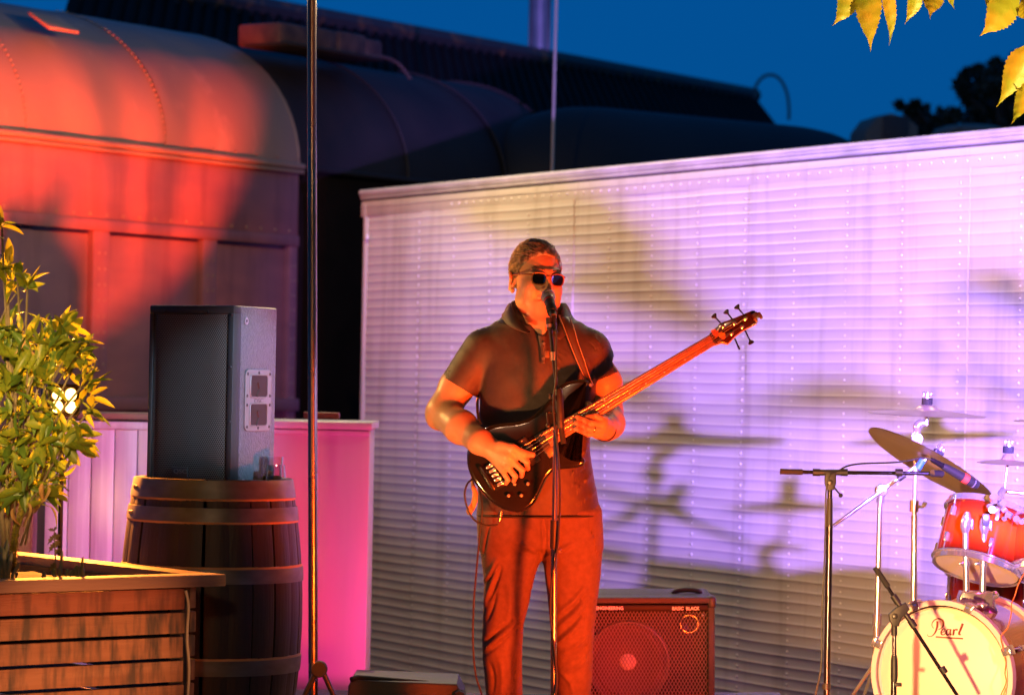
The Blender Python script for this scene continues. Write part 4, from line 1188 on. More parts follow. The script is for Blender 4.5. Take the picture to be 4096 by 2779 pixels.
        for a in corners:
            for ax in range(3):
                if a[ax]: continue
                b = list(a); b[ax] = 1
                va = g[cells[:, 0] + a[0], cells[:, 1] + a[1], cells[:, 2] + a[2]]
                vb = g[cells[:, 0] + b[0], cells[:, 1] + b[1], cells[:, 2] + b[2]]
                m = (va < 0) != (vb < 0)
                t = va[m] / (va[m] - vb[m])
                p = np.tile(np.array(a, float), (m.sum(), 1)); p[:, ax] += t
                acc[m] += p; cnt[m] += 1
        v = s.lo + (cells + acc / cnt[:, None]) * s.res
        F = []
        for ax in range(3):
            a1, a2 = (ax + 1) % 3, (ax + 2) % 3
            sa = [slice(None)] * 3; sb_ = [slice(None)] * 3
            sa[ax] = slice(0, -1); sb_[ax] = slice(1, None)
            ch = ins[tuple(sa)] != ins[tuple(sb_)]
            e = np.argwhere(ch)
            e = e[(e[:, a1] > 0) & (e[:, a2] > 0) & (e[:, a1] < s.n[a1] - 1) & (e[:, a2] < s.n[a2] - 1)]
            q = []
            for o1, o2 in ((1, 1), (0, 1), (0, 0), (1, 0)):
                w_ = e.copy(); w_[:, a1] -= o1; w_[:, a2] -= o2
                q.append(idx[w_[:, 0], w_[:, 1], w_[:, 2]])
            F.append(np.stack(q, 1))
        F = np.concatenate(F)
        F = F[(F >= 0).all(1)]
        return relax(v, F, smooth, lam), F

def relax(v, F, n, lam=0.5):
    E = np.concatenate([F[:, [0, 1]], F[:, [1, 2]], F[:, [2, 3]], F[:, [3, 0]]])
    deg = np.bincount(E.ravel(), minlength=len(v)).astype(float)[:, None] + 1e-9
    for _ in range(n):
        a = np.zeros_like(v)
        for ax in range(3):
            a[:, ax] = np.bincount(E[:, 0], v[E[:, 1], ax], len(v)) + np.bincount(E[:, 1], v[E[:, 0], ax], len(v))
        v = v + lam * (a / deg - v)
    return v

MD = 10.5
MS = MD / FPX
PY0 = 2993.0
MO = at(2150, PY0, MD)
def Lm(px, py, y=0.0): return V((px - 2150) * MS, y, (PY0 - py) * MS)
def m2w(v):
    v = np.asarray(v, float)
    return MO + v[:, :1] * CR + v[:, 1:2] * CF + v[:, 2:3] * CU
def mw(px, py, y=0.0): return m2w(Lm(px, py, y)[None])[0]

YAW, TILT = R(23), R(4.5)
_ry = np.array([[math.cos(YAW), -math.sin(YAW), 0], [math.sin(YAW), math.cos(YAW), 0], [0, 0, 1]])
_rt = np.array([[math.cos(TILT), 0, math.sin(TILT)], [0, 1, 0], [-math.sin(TILT), 0, math.cos(TILT)]])
HR = _rt @ _ry
HO = Lm(2146, 1114, 0.005)
def H(x, y, z): return HO + HR @ V(x, y, z)

body = Sdf((-0.42, -0.34, -0.01), (0.335, 0.17, 1.80), 0.0038)
# hidden trunk and legs under the clothes
zrow = lambda py, a, b, yc, ry, g=10: ((PY0 - py) * MS, (a + g - 2150) * MS, (b - g - 2150) * MS, yc, ry)
TORSO = [(1300, 2010, 2300, 0.0, 0.095), (1340, 1958, 2352, 0.0, 0.112), (1400, 1927, 2392, 0.0, 0.128), (1489, 1921, 2400, 0.0, 0.138), (1569, 1918, 2386, 0.0, 0.138), (1688, 1914, 2364, -0.003, 0.142),
         (1800, 1912, 2358, -0.006, 0.147), (1924, 1911, 2378, -0.004, 0.145), (2021, 1910, 2398, 0.0, 0.14), (2062, 1909, 2403, 0.0, 0.138)]
body.loft([zrow(*r, 34 if r[0] > 1420 else 16)[:4] + (r[4] - (0.034 if r[0] > 1420 else 0.013),) for r in TORSO], 0.02)
LEGL = [(2040, 1913, 2170, 0.0, 0.115), (2150, 1918, 2172, 0.0, 0.113), (2222, 1922, 2168, 0, 0.11), (2310, 1938, 2136, 0, 0.10), (2428, 1934, 2113, -0.005, 0.092), (2496, 1930, 2093, -0.01, 0.09), (2594, 1928, 2089, 0, 0.085), (2671, 1933, 2088, 0.01, 0.083), (2774, 1944, 2091, 0.02, 0.08), (2945, 1952, 2090, 0.02, 0.078)]
LEGR = [(2040, 2148, 2402, 0.0, 0.115), (2150, 2158, 2407, 0.0, 0.113), (2222, 2170, 2408, 0, 0.11), (2310, 2181, 2402, 0, 0.10), (2392, 2190, 2390, -0.003, 0.094), (2516, 2204, 2376, -0.008, 0.09), (2594, 2212, 2372, 0, 0.086), (2671, 2218, 2370, 0.01, 0.083), (2774, 2225, 2364, 0.02, 0.08), (2945, 2232, 2362, 0.02, 0.078)]
for LG in (LEGL, LEGR):
    body.loft([zrow(r[0], r[1], r[2], r[3], r[4] - 0.02, 24) for r in LG], 0.02)
for x in (2022, 2297):
    body.cap(Lm(x, 2960, 0.02), Lm(x, 2972, -0.12), 0.035, 0.03, 0.02)
# neck
body.cap(Lm(2148, 1210, 0.03), Lm(2150, 1330, 0.015), 0.066, 0.078, 0.03)
body.cap(Lm(2150, 1305, 0.0), Lm(1955, 1395, 0.0), 0.062, 0.055, 0.03)
body.cap(Lm(2150, 1305, 0.0), Lm(2342, 1398, 0.0), 0.062, 0.055, 0.03)
body.cap(Lm(2155, 1232, -0.045), Lm(2160, 1300, -0.05), 0.045, 0.05, 0.03)     # throat
# head
def he(c, r, k=0.012, op='u'): body.ell(H(*c), r, HR, k, op)
def hc_(a, b, ra, rb=None, k=0.008, op='u'): body.cap(H(*a), H(*b), ra, rb, k, op)
he((0, 0.018, 0.035), (0.081, 0.098, 0.088), 0.02)
he((0, -0.022, -0.025), (0.074, 0.076, 0.092), 0.03)
he((0, -0.02, -0.075), (0.069, 0.066, 0.046), 0.025)
he((0, -0.070, -0.102), (0.034, 0.026, 0.022), 0.022)
for q in (-1, 1):
    he((q * 0.044, -0.058, -0.038), (0.029, 0.030, 0.034), 0.022)
    he((q * 0.052, -0.030, -0.080), (0.024, 0.040, 0.030), 0.022)
    hc_((q * 0.012, -0.092, 0.026), (q * 0.046, -0.078, 0.024), 0.011, 0.010, 0.014)
    he((q * 0.034, -0.098, 0.0), (0.018, 0.014, 0.013), 0.012, 's')
    he((q * 0.0145, -0.104, -0.040), (0.0105, 0.013, 0.0095), 0.006)
    he((q * 0.008, -0.112, -0.0475), (0.0045, 0.005, 0.004), 0.004, 's')
    # ear: flaring shell with a raised rim and a lobe
    ea = R(24) * q
    ER = HR @ np.array([[math.cos(ea), -math.sin(ea), 0], [math.sin(ea), math.cos(ea), 0], [0, 0, 1]])
    ec = V(q * 0.0875, 0.022, -0.018)
    body.ell(H(*ec), (0.0055, 0.019, 0.031), ER, 0.004)
    rimp = [ec + (ER.T @ HR).T @ V(q * 0.003, 0.0195 * math.sin(u), 0.031 * math.cos(u) + 0.002) for u in np.linspace(-1.2, 3.0, 12)]
    for k in range(11): body.cap(H(*rimp[k]), H(*rimp[k + 1]), 0.0042, 0.0042, 0.002)
    he((q * 0.083, 0.010, -0.048), (0.0075, 0.0095, 0.011), 0.006)
    he((q * 0.0905, 0.016, -0.020), (0.005, 0.008, 0.013), 0.004, 's')
    hc_((q * 0.078, 0.004, -0.012), (q * 0.084, 0.006, -0.030), 0.006, 0.005, 0.005)
    # fold from nostril to mouth corner
    hc_((q * 0.024, -0.101, -0.044), (q * 0.036, -0.090, -0.074), 0.0045, 0.004, 0.008, 's')
hc_((0, -0.094, 0.020), (0, -0.117, -0.030), 0.009, 0.0125, 0.012)
he((0, -0.120, -0.036), (0.013, 0.013, 0.011), 0.008)
hc_((-0.021, -0.090, -0.068), (0.0, -0.0995, -0.0655), 0.0065, 0.0075, 0.007)
hc_((0.021, -0.090, -0.068), (0.0, -0.0995, -0.0655), 0.0065, 0.0075, 0.007)
hc_((-0.017, -0.090, -0.080), (0.017, -0.090, -0.080), 0.0075, 0.0075, 0.008)
hc_((-0.026, -0.094, -0.0735), (0.026, -0.094, -0.0735), 0.003, 0.003, 0.004, 's')
# right arm (left in the picture)
body.chain([Lm(1938, 1402, 0.0), Lm(1828, 1545, 0.0), Lm(1776, 1640, -0.02)], [0.055, 0.060, 0.056], 0.02)
body.chain([Lm(1772, 1652, -0.02), Lm(1846, 1704, -0.12), Lm(1922, 1758, -0.212), Lm(1962, 1782, -0.236)], [0.0545, 0.0545, 0.040, 0.034], 0.03)
body.ell(Lm(1752, 1672, -0.008), (0.034, 0.034, 0.034), None, 0.03)
# right hand over the strings
body.cap(Lm(1968, 1786, -0.238), Lm(2030, 1812, -0.262), 0.030, 0.030, 0.02)
for a, b, r_ in (((1985, 1780), (2068, 1806), 0.020), ((1980, 1795), (2052, 1834), 0.020), ((1975, 1806), (2034, 1856), 0.019), ((1970, 1812), (2012, 1868), 0.017)):
    body.cap(Lm(*a, -0.248), Lm(*b, -0.272), r_, r_ * 0.72, 0.012)
FR = [([(2070, 1808, -.274), (2106, 1835, -.270), (2109, 1862, -.236)], .0115), ([(2054, 1836, -.275), (2088, 1867, -.270), (2085, 1890, -.238)], .0113),
      ([(2034, 1858, -.273), (2061, 1891, -.268), (2054, 1910, -.236)], .0106), ([(2011, 1870, -.268), (2032, 1905, -.262), (2024, 1920, -.234)], .0094)]
for P, r_ in FR:
    body.chain([Lm(*q) for q in P], [r_, r_ * 0.98, r_ * 0.84], 0.0015)
body.chain([Lm(2000, 1772, -.262), Lm(2050, 1782, -.278), Lm(2096, 1803, -.270), Lm(2128, 1808, -.256)], [0.019, 0.0155, 0.013, 0.0105], 0.008)
# left arm (right in the picture), elbow back, forearm coming forward
body.chain([Lm(2360, 1402, 0.0), Lm(2420, 1530, 0.02), Lm(2430, 1640, 0.05)], [0.052, 0.058, 0.054], 0.02)
body.chain([Lm(2428, 1652, 0.05), Lm(2432, 1690, -0.04), Lm(2416, 1706, -0.14), Lm(2408, 1708, -0.175)], [0.053, 0.054, 0.042, 0.034], 0.025)
# left hand wrapped round the neck
body.cap(Lm(2408, 1704, -0.18), Lm(2394, 1690, -0.222), 0.032, 0.030, 0.02)
body.cap(Lm(2396, 1678, -0.205), Lm(2384, 1718, -0.212), 0.026, 0.026, 0.018)
FL = [([(2404, 1672, -.232), (2374, 1656, -.250), (2338, 1661, -.240)], .0115), ([(2402, 1690, -.238), (2356, 1682, -.260), (2303, 1660, -.240)], .0112),
      ([(2396, 1708, -.238), (2350, 1706, -.260), (2298, 1683, -.240)], .0112), ([(2386, 1724, -.232), (2346, 1728, -.252), (2296, 1707, -.238)], .0102)]
for P, r_ in FL:
    body.chain([Lm(*q) for q in P], [r_ * 1.02, r_ * 0.95, r_ * 0.80], 0.0015)
body.chain([Lm(2392, 1668, -.18), Lm(2372, 1634, -.185), Lm(2346, 1612, -.195)], [0.020, 0.014, 0.0115], 0.01)
bv_, bf_ = body.surface(1, 0.35)
del body
M_SKIN = mat("skin", (0.46, 0.26, 0.165), 0.42, col2=(0.52, 0.30, 0.20), scale=25, subs=0.12, bump=0.10, bscale=260, spec=0.45)
base_w = mw(2150, PY0, 0)
person = obj("person", (m2w(bv_), bf_), M_SKIN, None, 180, base_w)
tag(person, "man in dark polo shirt and sunglasses singing and playing a bass guitar", "person")

# ---- clothes
def folds(v, F, strokes, nz=0.0, gain=1.55):
    "cloth creases: (pixel polyline, width px, height m) raised or sunk along the cloth on its front"
    e1 = v[F[:, 2]] - v[F[:, 0]]; e2 = v[F[:, 3]] - v[F[:, 1]]
    fn = np.cross(e1, e2)
    N = np.zeros_like(v)
    for i in range(4):
        for ax in range(3): N[:, ax] += np.bincount(F[:, i], fn[:, ax], len(v))
    N /= np.linalg.norm(N, axis=1)[:, None] + 1e-12
    c = v.mean(0)
    if np.sum(N[:, 1] * (v[:, 1] - c[1])) < 0: N = -N
    px = 2150 + v[:, 0] / MS; py = PY0 - v[:, 2] / MS
    disp = np.zeros(len(v))
    wgt = np.clip(-N[:, 1] * 1.6 + 0.35, 0, 1)
    for P, w_, a_ in strokes:
        P = np.array(spline(np.array([(x, y, 0.0) for x, y in P]), 5))[:, :2]
        best = np.full(len(v), 1e9); tt = np.zeros(len(v))
        n = len(P) - 1
        for i in range(n):
            d = P[i + 1] - P[i]; L2 = d @ d + 1e-9
            t = np.clip(((px - P[i, 0]) * d[0] + (py - P[i, 1]) * d[1]) / L2, 0, 1)
            q = (px - P[i, 0] - t * d[0]) ** 2 + (py - P[i, 1] - t * d[1]) ** 2
            m = q < best
            best[m] = q[m]; tt[m] = (i + t[m]) / n
        disp += gain * a_ * np.exp(-best / (0.85 * w_) ** 2) * np.sin(np.pi * np.clip(tt * 0.9 + 0.05, 0, 1)) ** 0.7 * wgt
    if nz:
        disp += nz * (np.sin(px * 0.045 + 1.7 * np.sin(py * 0.02)) * np.sin(py * 0.031 + px * 0.013) + 0.6 * np.sin(px * 0.09 - py * 0.07))
    return v + N * disp[:, None]

shirt = Sdf((-0.37, -0.20, 0.70), (0.30, 0.17, 1.56), 0.0038)
shirt.loft([zrow(*r, 0) for r in TORSO], 0.02)
shirt.cap(Lm(2150, 1310, 0.005), Lm(1948, 1398, 0.0), 0.074, 0.072, 0.04)
shirt.cap(Lm(2150, 1310, 0.005), Lm(2350, 1400, 0.0), 0.074, 0.072, 0.04)
shirt.cap(Lm(2085, 1262, 0.04), Lm(2215, 1262, 0.04), 0.062, 0.062, 0.04)
ad1 = nrm(Lm(1776, 1640) - Lm(1930, 1392)); ad2 = nrm(Lm(2428, 1600, .03) - Lm(2368, 1395))
hem1, hem2 = Lm(1832, 1545), Lm(2414, 1500, 0.015)
shirt.cap(Lm(1938, 1402), hem1 + ad1 * 0.06, 0.078, 0.069, 0.012, 'u', (hem1, ad1))
shirt.cap(Lm(2358, 1404), hem2 + ad2 * 0.06, 0.076, 0.068, 0.012, 'u', (hem2, ad2))
shirt.cap(hem1 - ad1 * 0.03, hem1 + ad1 * 0.08, 0.063, 0.064, 0.004, 's')
shirt.cap(hem2 - ad2 * 0.03, hem2 + ad2 * 0.08, 0.060, 0.062, 0.004, 's')
# neck opening
for yy in np.arange(-0.22, 0.0, 0.02):
    shirt.cap(Lm(2156, 1215, yy), Lm(2166, 1352, yy), 0.070, 0.004, 0.006, 's')
shirt.cap(Lm(2150, 1190, 0.02), Lm(2150, 1290, 0.01), 0.078, 0.076, 0.006, 's')
sv, sf = shirt.surface(7, 0.5)
del shirt
S_FOLD = [([(1928, 1492), (1985, 1470), (2060, 1468)], 9, 0.006), ([(1928, 1500), (1975, 1520), (2030, 1560)], 10, 0.007), ([(1926, 1512), (1950, 1570), (1985, 1620)], 10, 0.007), ([(1930, 1505), (1970, 1545), (2010, 1600)], 8, -0.005),
          ([(1960, 1660), (2050, 1625), (2140, 1590), (2190, 1540)], 13, 0.007), ([(1960, 1690), (2060, 1650), (2160, 1620)], 11, -0.006), ([(1950, 1625), (2040, 1580), (2110, 1540)], 11, 0.005),
          ([(2280, 1390), (2330, 1430), (2385, 1480)], 10, 0.006), ([(2285, 1420), (2330, 1470), (2380, 1520)], 10, 0.006), ([(2290, 1460), (2330, 1520), (2370, 1560)], 9, 0.006), ([(2300, 1405), (2350, 1460), (2385, 1500)], 8, -0.005),
          ([(2375, 1350), (2410, 1400), (2425, 1460)], 10, 0.006), ([(2350, 1360), (2385, 1410), (2400, 1480)], 9, -0.006), ([(1890, 1345), (1865, 1400), (1850, 1470)], 9, 0.007), ([(1925, 1360), (1905, 1420), (1895, 1500)], 9, 0.006),
          ([(1908, 1350), (1885, 1410), (1872, 1490)], 8, -0.006), ([(1845, 1410), (1835, 1450), (1810, 1500)], 8, 0.005), ([(1900, 1480), (1870, 1520), (1840, 1535)], 9, 0.006),
          ([(2335, 1790), (2290, 1880), (2220, 1960)], 14, 0.007), ([(2365, 1880), (2310, 1950), (2230, 2010)], 13, 0.007), ([(2350, 1840), (2300, 1920), (2225, 1990)], 10, -0.006), ([(2385, 1950), (2330, 2000), (2260, 2030)], 10, 0.005), ([(2340, 1720), (2330, 1800), (2300, 1870)], 11, 0.005),
          ([(1918, 1560), (1922, 1640), (1935, 1720)], 9, 0.006), ([(2060, 1360), (2090, 1420), (2100, 1500)], 18, 0.003), ([(2230, 1380), (2225, 1450), (2230, 1540)], 16, 0.003),
          ([(1912, 2046), (2060, 2050), (2240, 2052), (2402, 2040)], 5, 0.0025), ([(1915, 2036), (2060, 2040), (2240, 2042), (2400, 2030)], 4, -0.002), ([(1770, 1512), (1830, 1548), (1895, 1572)], 4, 0.003),
          ([(1890, 1332), (1905, 1390), (1915, 1450)], 4, -0.003), ([(2388, 1340), (2385, 1400), (2378, 1450)], 4, -0.003), ([(2040, 1300), (1960, 1330), (1895, 1332)], 4, -0.0025)]
sv = folds(sv, sf, S_FOLD, 0.0005)
sv = relax(sv, sf, 3, 0.4)
M_SHIRT = mat("dark_polo_cloth", (0.046, 0.030, 0.031), 0.52, col2=(0.056, 0.037, 0.037), scale=60, sheen=0.03, spec=0.45, bump=0.35, bscale=420)
shirt_o = obj("polo_shirt", (m2w(sv), sf), M_SHIRT, person, 180)

def ribbon(A, B, th, n=8):
    "cloth strip between two curves, with thickness"
    A, B = spline(A, n), spline(B, n)
    m = len(A)
    mid = [(A + (B - A) * q) for q in (0, 0.5, 1)]
    T = np.gradient(A, axis=0); W = B - A
    N = np.cross(T, W); N /= np.linalg.norm(N, axis=1)[:, None] + 1e-9
    top = np.stack([mid[0] - N * 0.2 * th, mid[1] + N * th * 0.6, mid[2] - N * 0.2 * th], 1)
    bot = np.stack([mid[0] - N * th, mid[1] - N * th * 0.6, mid[2] - N * th], 1)
    v = np.concatenate([top.reshape(-1, 3), bot.reshape(-1, 3)])
    o = m * 3
    f = []
    for i in range(m - 1):
        for j in range(2):
            a = i * 3 + j
            f += [(a, a + 1, a + 4, a + 3), (o + a, o + a + 3, o + a + 4, o + a + 1)]
        f += [(i * 3, i * 3 + 3, o + i * 3 + 3, o + i * 3), (i * 3 + 2, o + i * 3 + 2, o + i * 3 + 5, i * 3 + 5)]
    f += [(0, o, o + 1, 1), (1, o + 1, o + 2, 2), ((m - 1) * 3, (m - 1) * 3 + 1, o + (m - 1) * 3 + 1, o + (m - 1) * 3), ((m - 1) * 3 + 1, (m - 1) * 3 + 2, o + (m - 1) * 3 + 2, o + (m - 1) * 3 + 1)]
    return v, f
def mwl(L_): return np.array([mw(*q) for q in L_])
obj("collar", ribbon(mwl([(2150, 1196, .105), (2082, 1200, .075), (2050, 1214, .012), (2058, 1250, -.055), (2085, 1296, -.108), (2118, 1332, -.138)]), mwl([(2150, 1238, .118), (2060, 1240, .092), (2014, 1258, .015), (2022, 1292, -.070), (2058, 1318, -.120), (2104, 1334, -.148)]), 0.006), M_SHIRT, shirt_o, 180)
obj("collar", ribbon(mwl([(2150, 1196, .105), (2220, 1202, .075), (2250, 1216, .012), (2247, 1252, -.055), (2236, 1300, -.108), (2212, 1342, -.138)]), mwl([(2150, 1238, .118), (2242, 1244, .092), (2284, 1262, .015), (2280, 1296, -.070), (2266, 1330, -.120), (2238, 1356, -.146)]), 0.006), M_SHIRT, shirt_o, 180)
obj("placket", ribbon(mwl([(2150, 1340, -.138), (2158, 1390, -.142), (2160, 1452, -.145)]), mwl([(2184, 1346, -.140), (2184, 1390, -.146), (2182, 1452, -.147)]), 0.004), M_SHIRT, shirt_o, 180)
M_BTN = mat("shirt_button", (0.12, 0.10, 0.10), 0.3)
for x, y in ((2174, 1374), (2172, 1432)):
    obj("button", lathe([(0.0, 0.003), (0.005, 0.003), (0.006, 0)], mw(x, y, -.149), -CF, 10), M_BTN, shirt_o)

hp = []
for k in range(41):
    a_ = math.pi * 2 * k / 40
    x_ = 2156 + 247 * math.copysign(abs(math.cos(a_)) ** 0.87, math.cos(a_)); y_ = -0.147 * math.copysign(abs(math.sin(a_)) ** 0.87, math.sin(a_))
    hp.append(mw(x_, 2058, y_))
obj("hem", tube(hp[:-1], 0.0035, 6, closed=True), mat("hem_seam", (0.018, 0.012, 0.012), 0.7), shirt_o, 180)
pants = Sdf((-0.23, -0.17, 0.02), (0.25, 0.17, 0.86), 0.0042)
pants.loft([zrow(r[0], r[1], r[2], r[3], r[4], 0) for r in LEGL], 0.02)
pants.loft([zrow(r[0], r[1], r[2], r[3], r[4], 0) for r in LEGR], 0.022)
pants.loft([zrow(r[0], r[1], r[2], r[3], r[4], 0) for r in ((2000, 1916, 2396, 0, .13), (2080, 1914, 2402, 0, .126), (2190, 1920, 2406, 0, .118))], 0.02)
pv_, pf_ = pants.surface(6, 0.5)
del pants
P_FOLD = [([(1945, 2585), (1990, 2545), (2072, 2475)], 12, 0.010), ([(1940, 2560), (1990, 2515), (2060, 2462)], 9, -0.010), ([(1935, 2610), (1990, 2570), (2060, 2520)], 12, -0.006), ([(2068, 2450), (2080, 2490), (2060, 2530)], 9, 0.008),
          ([(1930, 2330), (1960, 2290), (1985, 2230)], 9, 0.008), ([(1938, 2420), (1965, 2340), (1995, 2250)], 9, 0.009), ([(1950, 2400), (1985, 2320), (2005, 2260)], 8, -0.008), ([(1945, 2480), (1970, 2420), (1985, 2360)], 9, -0.006),
          ([(2030, 2300), (2040, 2400), (2030, 2480)], 16, 0.006), ([(2000, 2620), (2010, 2700), (2005, 2774)], 13, 0.007), ([(2050, 2590), (2058, 2680), (2050, 2770)], 11, -0.006), ([(1960, 2640), (1975, 2700), (1970, 2770)], 9, -0.006),
          ([(2235, 2440), (2290, 2395), (2345, 2330)], 11, 0.007), ([(2230, 2500), (2290, 2450), (2345, 2390)], 11, 0.007), ([(2232, 2468), (2290, 2420), (2350, 2355)], 9, -0.007), ([(2225, 2570), (2280, 2520), (2340, 2455)], 12, 0.008), ([(2230, 2535), (2290, 2480), (2345, 2420)], 9, -0.006),
          ([(2370, 2500), (2320, 2560), (2250, 2600)], 10, 0.007), ([(2372, 2540), (2320, 2600), (2250, 2640)], 10, -0.006), ([(2368, 2580), (2330, 2640), (2260, 2680)], 10, 0.006), ([(2240, 2680), (2280, 2720), (2290, 2774)], 11, 0.006),
          ([(2165, 2215), (2110, 2180), (2050, 2150)], 10, 0.006), ([(2180, 2225), (2240, 2190), (2300, 2160)], 10, 0.006), ([(2168, 2070), (2170, 2140), (2172, 2215)], 5, 0.006), ([(2178, 2070), (2182, 2150), (2178, 2215)], 6, -0.006),
          ([(2350, 2090), (2372, 2150), (2385, 2230)], 5, -0.005), ([(1960, 2090), (1945, 2150), (1935, 2220)], 5, -0.005), ([(2160, 2240), (2140, 2300), (2118, 2370)], 9, 0.006), ([(2185, 2250), (2195, 2320), (2210, 2400)], 9, 0.006)]
pv_ = folds(pv_, pf_, P_FOLD, 0.0006, 1.15)
pv_ = relax(pv_, pf_, 1, 0.3)
M_PANT = mat("dark_trousers", (0.105, 0.068, 0.064), 0.8, col2=(0.13, 0.084, 0.078), scale=50, sheen=0.05, spec=0.25, bump=0.35, bscale=420)
obj("trousers", (m2w(pv_), pf_), M_PANT, person, 180)
for x in (2022, 2297):
    sh = Sdf(Lm(x, 2993, 0) + V(-0.09, -0.22, -0.01), Lm(x, 2993, 0) + V(0.09, 0.14, 0.14), 0.005)
    sh.cap(Lm(x, 2958, 0.04), Lm(x, 2966, -0.13), 0.045, 0.036, 0.02)
    a, b = sh.surface(2)
    obj("shoe", (m2w(a), b), RUBBER, person, 180)

# ---- hair
hair = Sdf(HO - 0.16, HO + 0.18, 0.004)
hair.ell(H(0, 0.020, 0.038), (0.0850, 0.1020, 0.0925), HR, 0.0)
hair.ell(H(0, 0.045, -0.015), (0.076, 0.074, 0.070), HR, 0.02)
gx, gy, gz = np.meshgrid(*[hair.lo[i] + hair.res * np.arange(hair.n[i]) for i in range(3)], indexing='ij')
Q = np.stack([gx - HO[0], gy - HO[1], gz - HO[2]], -1) @ HR        # head-local coordinates
hl = 0.8 * (Q[..., 2] - 0.086 + 0.45 * np.abs(Q[..., 0]) ** 1.5) + (Q[..., 1] + 0.068)
cutp = -np.minimum(hl * 0.75, (Q[..., 2] + 0.050 - 0.02 * np.clip(Q[..., 1] / 0.08, -1, 1))) + 0.0025 * np.sin(Q[..., 0] * 260) * np.sin(Q[..., 1] * 190 + Q[..., 2] * 240)
ear_c = np.sqrt(((np.abs(Q[..., 0]) - 0.088) / 1.5) ** 2 + (Q[..., 1] - 0.012) ** 2 + (Q[..., 2] + 0.018) ** 2) - 0.036
hair.g = np.maximum(np.maximum(hair.g, cutp.astype(np.float32)), -ear_c.astype(np.float32))
hv, hf = hair.surface(2, 0.5)
M_HAIR = mat("salt_pepper_hair", (0.13, 0.11, 0.10), 0.45, col2=(0.36, 0.31, 0.27), scale=90, stretch=(1, 0.12, 0.5), spec=0.45, ramp=(0.40, 0.66), bump=0.3, bscale=240, bstretch=(1, 0.1, 0.4))
hair_o = obj("hair", (m2w(hv), hf), M_HAIR, person, 180)
st_ = []
CC, RR_ = V(0, 0.020, 0.038), V(0.0865, 0.1035, 0.094)
tries = 0
while len(st_) < 2400 and tries < 16000:
    tries += 1
    q = NR.normal(size=3); q /= np.linalg.norm(q)
    p = CC + q * RR_
    if 0.8 * (p[2] - 0.086 + 0.45 * abs(p[0]) ** 1.5) + (p[1] + 0.068) < -0.006 or p[2] < -0.04: continue
    if math.sqrt(((abs(p[0]) - 0.088) / 1.5) ** 2 + (p[1] - 0.012) ** 2 + (p[2] + 0.018) ** 2) < 0.037: continue
    side = min(1, max(0, (0.075 - p[2]) / 0.07))
    dv = V(0.25 * np.sign(p[0]) * (1 - side), 1, -0.75 * side) + NR.normal(size=3) * (0.20 if p[2] > 0.1 else 0.10)
    L_ = NR.uniform(0.020, 0.040) * (1.5 if p[2] > 0.09 else 0.9)
    lift = 0.0015 + 0.004 * NR.rand() + (0.006 * NR.rand() if (p[2] > 0.105 and p[1] < 0.02) else 0)
    pts = []
    for k in range(5):
        t = k / 4
        pp = p + dv * L_ * t
        u = (pp - CC) / RR_
        u /= np.linalg.norm(u)
        pts.append(CC + u * RR_ * 1.0 + u * (0.0005 + lift * math.sin(math.pi * (0.15 + 0.7 * t))))
    st_.append(tube([HO + HR @ a for a in pts], [0.0009, 0.0011, 0.0010, 0.0007, 0.0002], 3, False))
hm = join(*st_)
tag(obj("hair_strands", (m2w(hm[0]), hm[1]), M_HAIR, hair_o, 180), kind="stuff")
eb = []
for q in (-1, 1):
    for k in range(46):
        t = NR.rand()
        x = q * (0.014 + 0.036 * t); z = 0.0275 + 0.0045 * math.sin(t * 2.2) + NR.uniform(-0.0025, 0.0025)
        y = -0.1035 + 0.012 * t * t + 0.008 * max(0, t - 0.5)
        a = V(x, y, z)
        eb.append(tube([HO + HR @ a, HO + HR @ (a + V(q * 0.006, 0.0005, 0.002))], [0.0006, 0.0002], 3, False))
em = join(*eb)
tag(obj("eyebrows", (m2w(em[0]), em[1]), mat("brow_hair", (0.02, 0.016, 0.014), 0.5), hair_o, 180), kind="stuff")

# ---- sunglasses
M_TORT = mat("amber_frame", (0.34, 0.12, 0.035), 0.22, col2=(0.20, 0.06, 0.015), scale=60, coat=0.5)
M_LENS = mat("dark_lens", (0.006, 0.006, 0.007), 0.05, spec=0.9, coat=1.0)
shades = None
def hw(x, y, z): return m2w(H(x, y, z)[None])[0]
def lens_out(q, sc=1.0):
    o = []
    for k in range(28):
        a = 2 * math.pi * k / 28
        c_, s_ = math.cos(a), math.sin(a)
        ex = 2.0 / 2.9
        x = math.copysign(abs(c_) ** ex, c_) * 0.0255 * (1 + 0.07 * s_); z = math.copysign(abs(s_) ** ex, s_) * 0.0205
        o.append((q * 0.0345 + x * sc, -0.1075 + 0.010 * ((q * 0.0345 + x) / 0.06) ** 2 * 0.9, -0.002 + z * sc))
    return o
lens = []
rims = []
for q in (-1, 1):
    o = lens_out(q)
    rims.append(tube([hw(*p) for p in o], 0.0026, 8, closed=True))
shades = obj("sunglasses", join(*rims), M_TORT, person, 180)
for q in (-1, 1):
    o = lens_out(q, 0.97)
    c = np.mean(np.array(o), 0) + V(0, -0.0015, 0)
    vv = [hw(*p) for p in o] + [hw(*(np.array(p) * 0.5 + c * 0.5 + V(0, -0.001, 0))) for p in o] + [hw(*c)]
    n = len(o)
    f = [(i, (i + 1) % n, n + (i + 1) % n, n + i) for i in range(n)] + [(n + i, n + (i + 1) % n, 2 * n) for i in range(n)]
    obj("lens", (vv, f), M_LENS, shades, 180)
    obj("temple_arm", tube(spline([hw(q * 0.060, -0.101, 0.010), hw(q * 0.073, -0.080, 0.010), hw(q * 0.086, -0.02, 0.008), hw(q * 0.090, 0.022, 0.004)], 4), [0.0036] * 3 + [0.0022] * 10, 8), M_TORT, shades, 60)
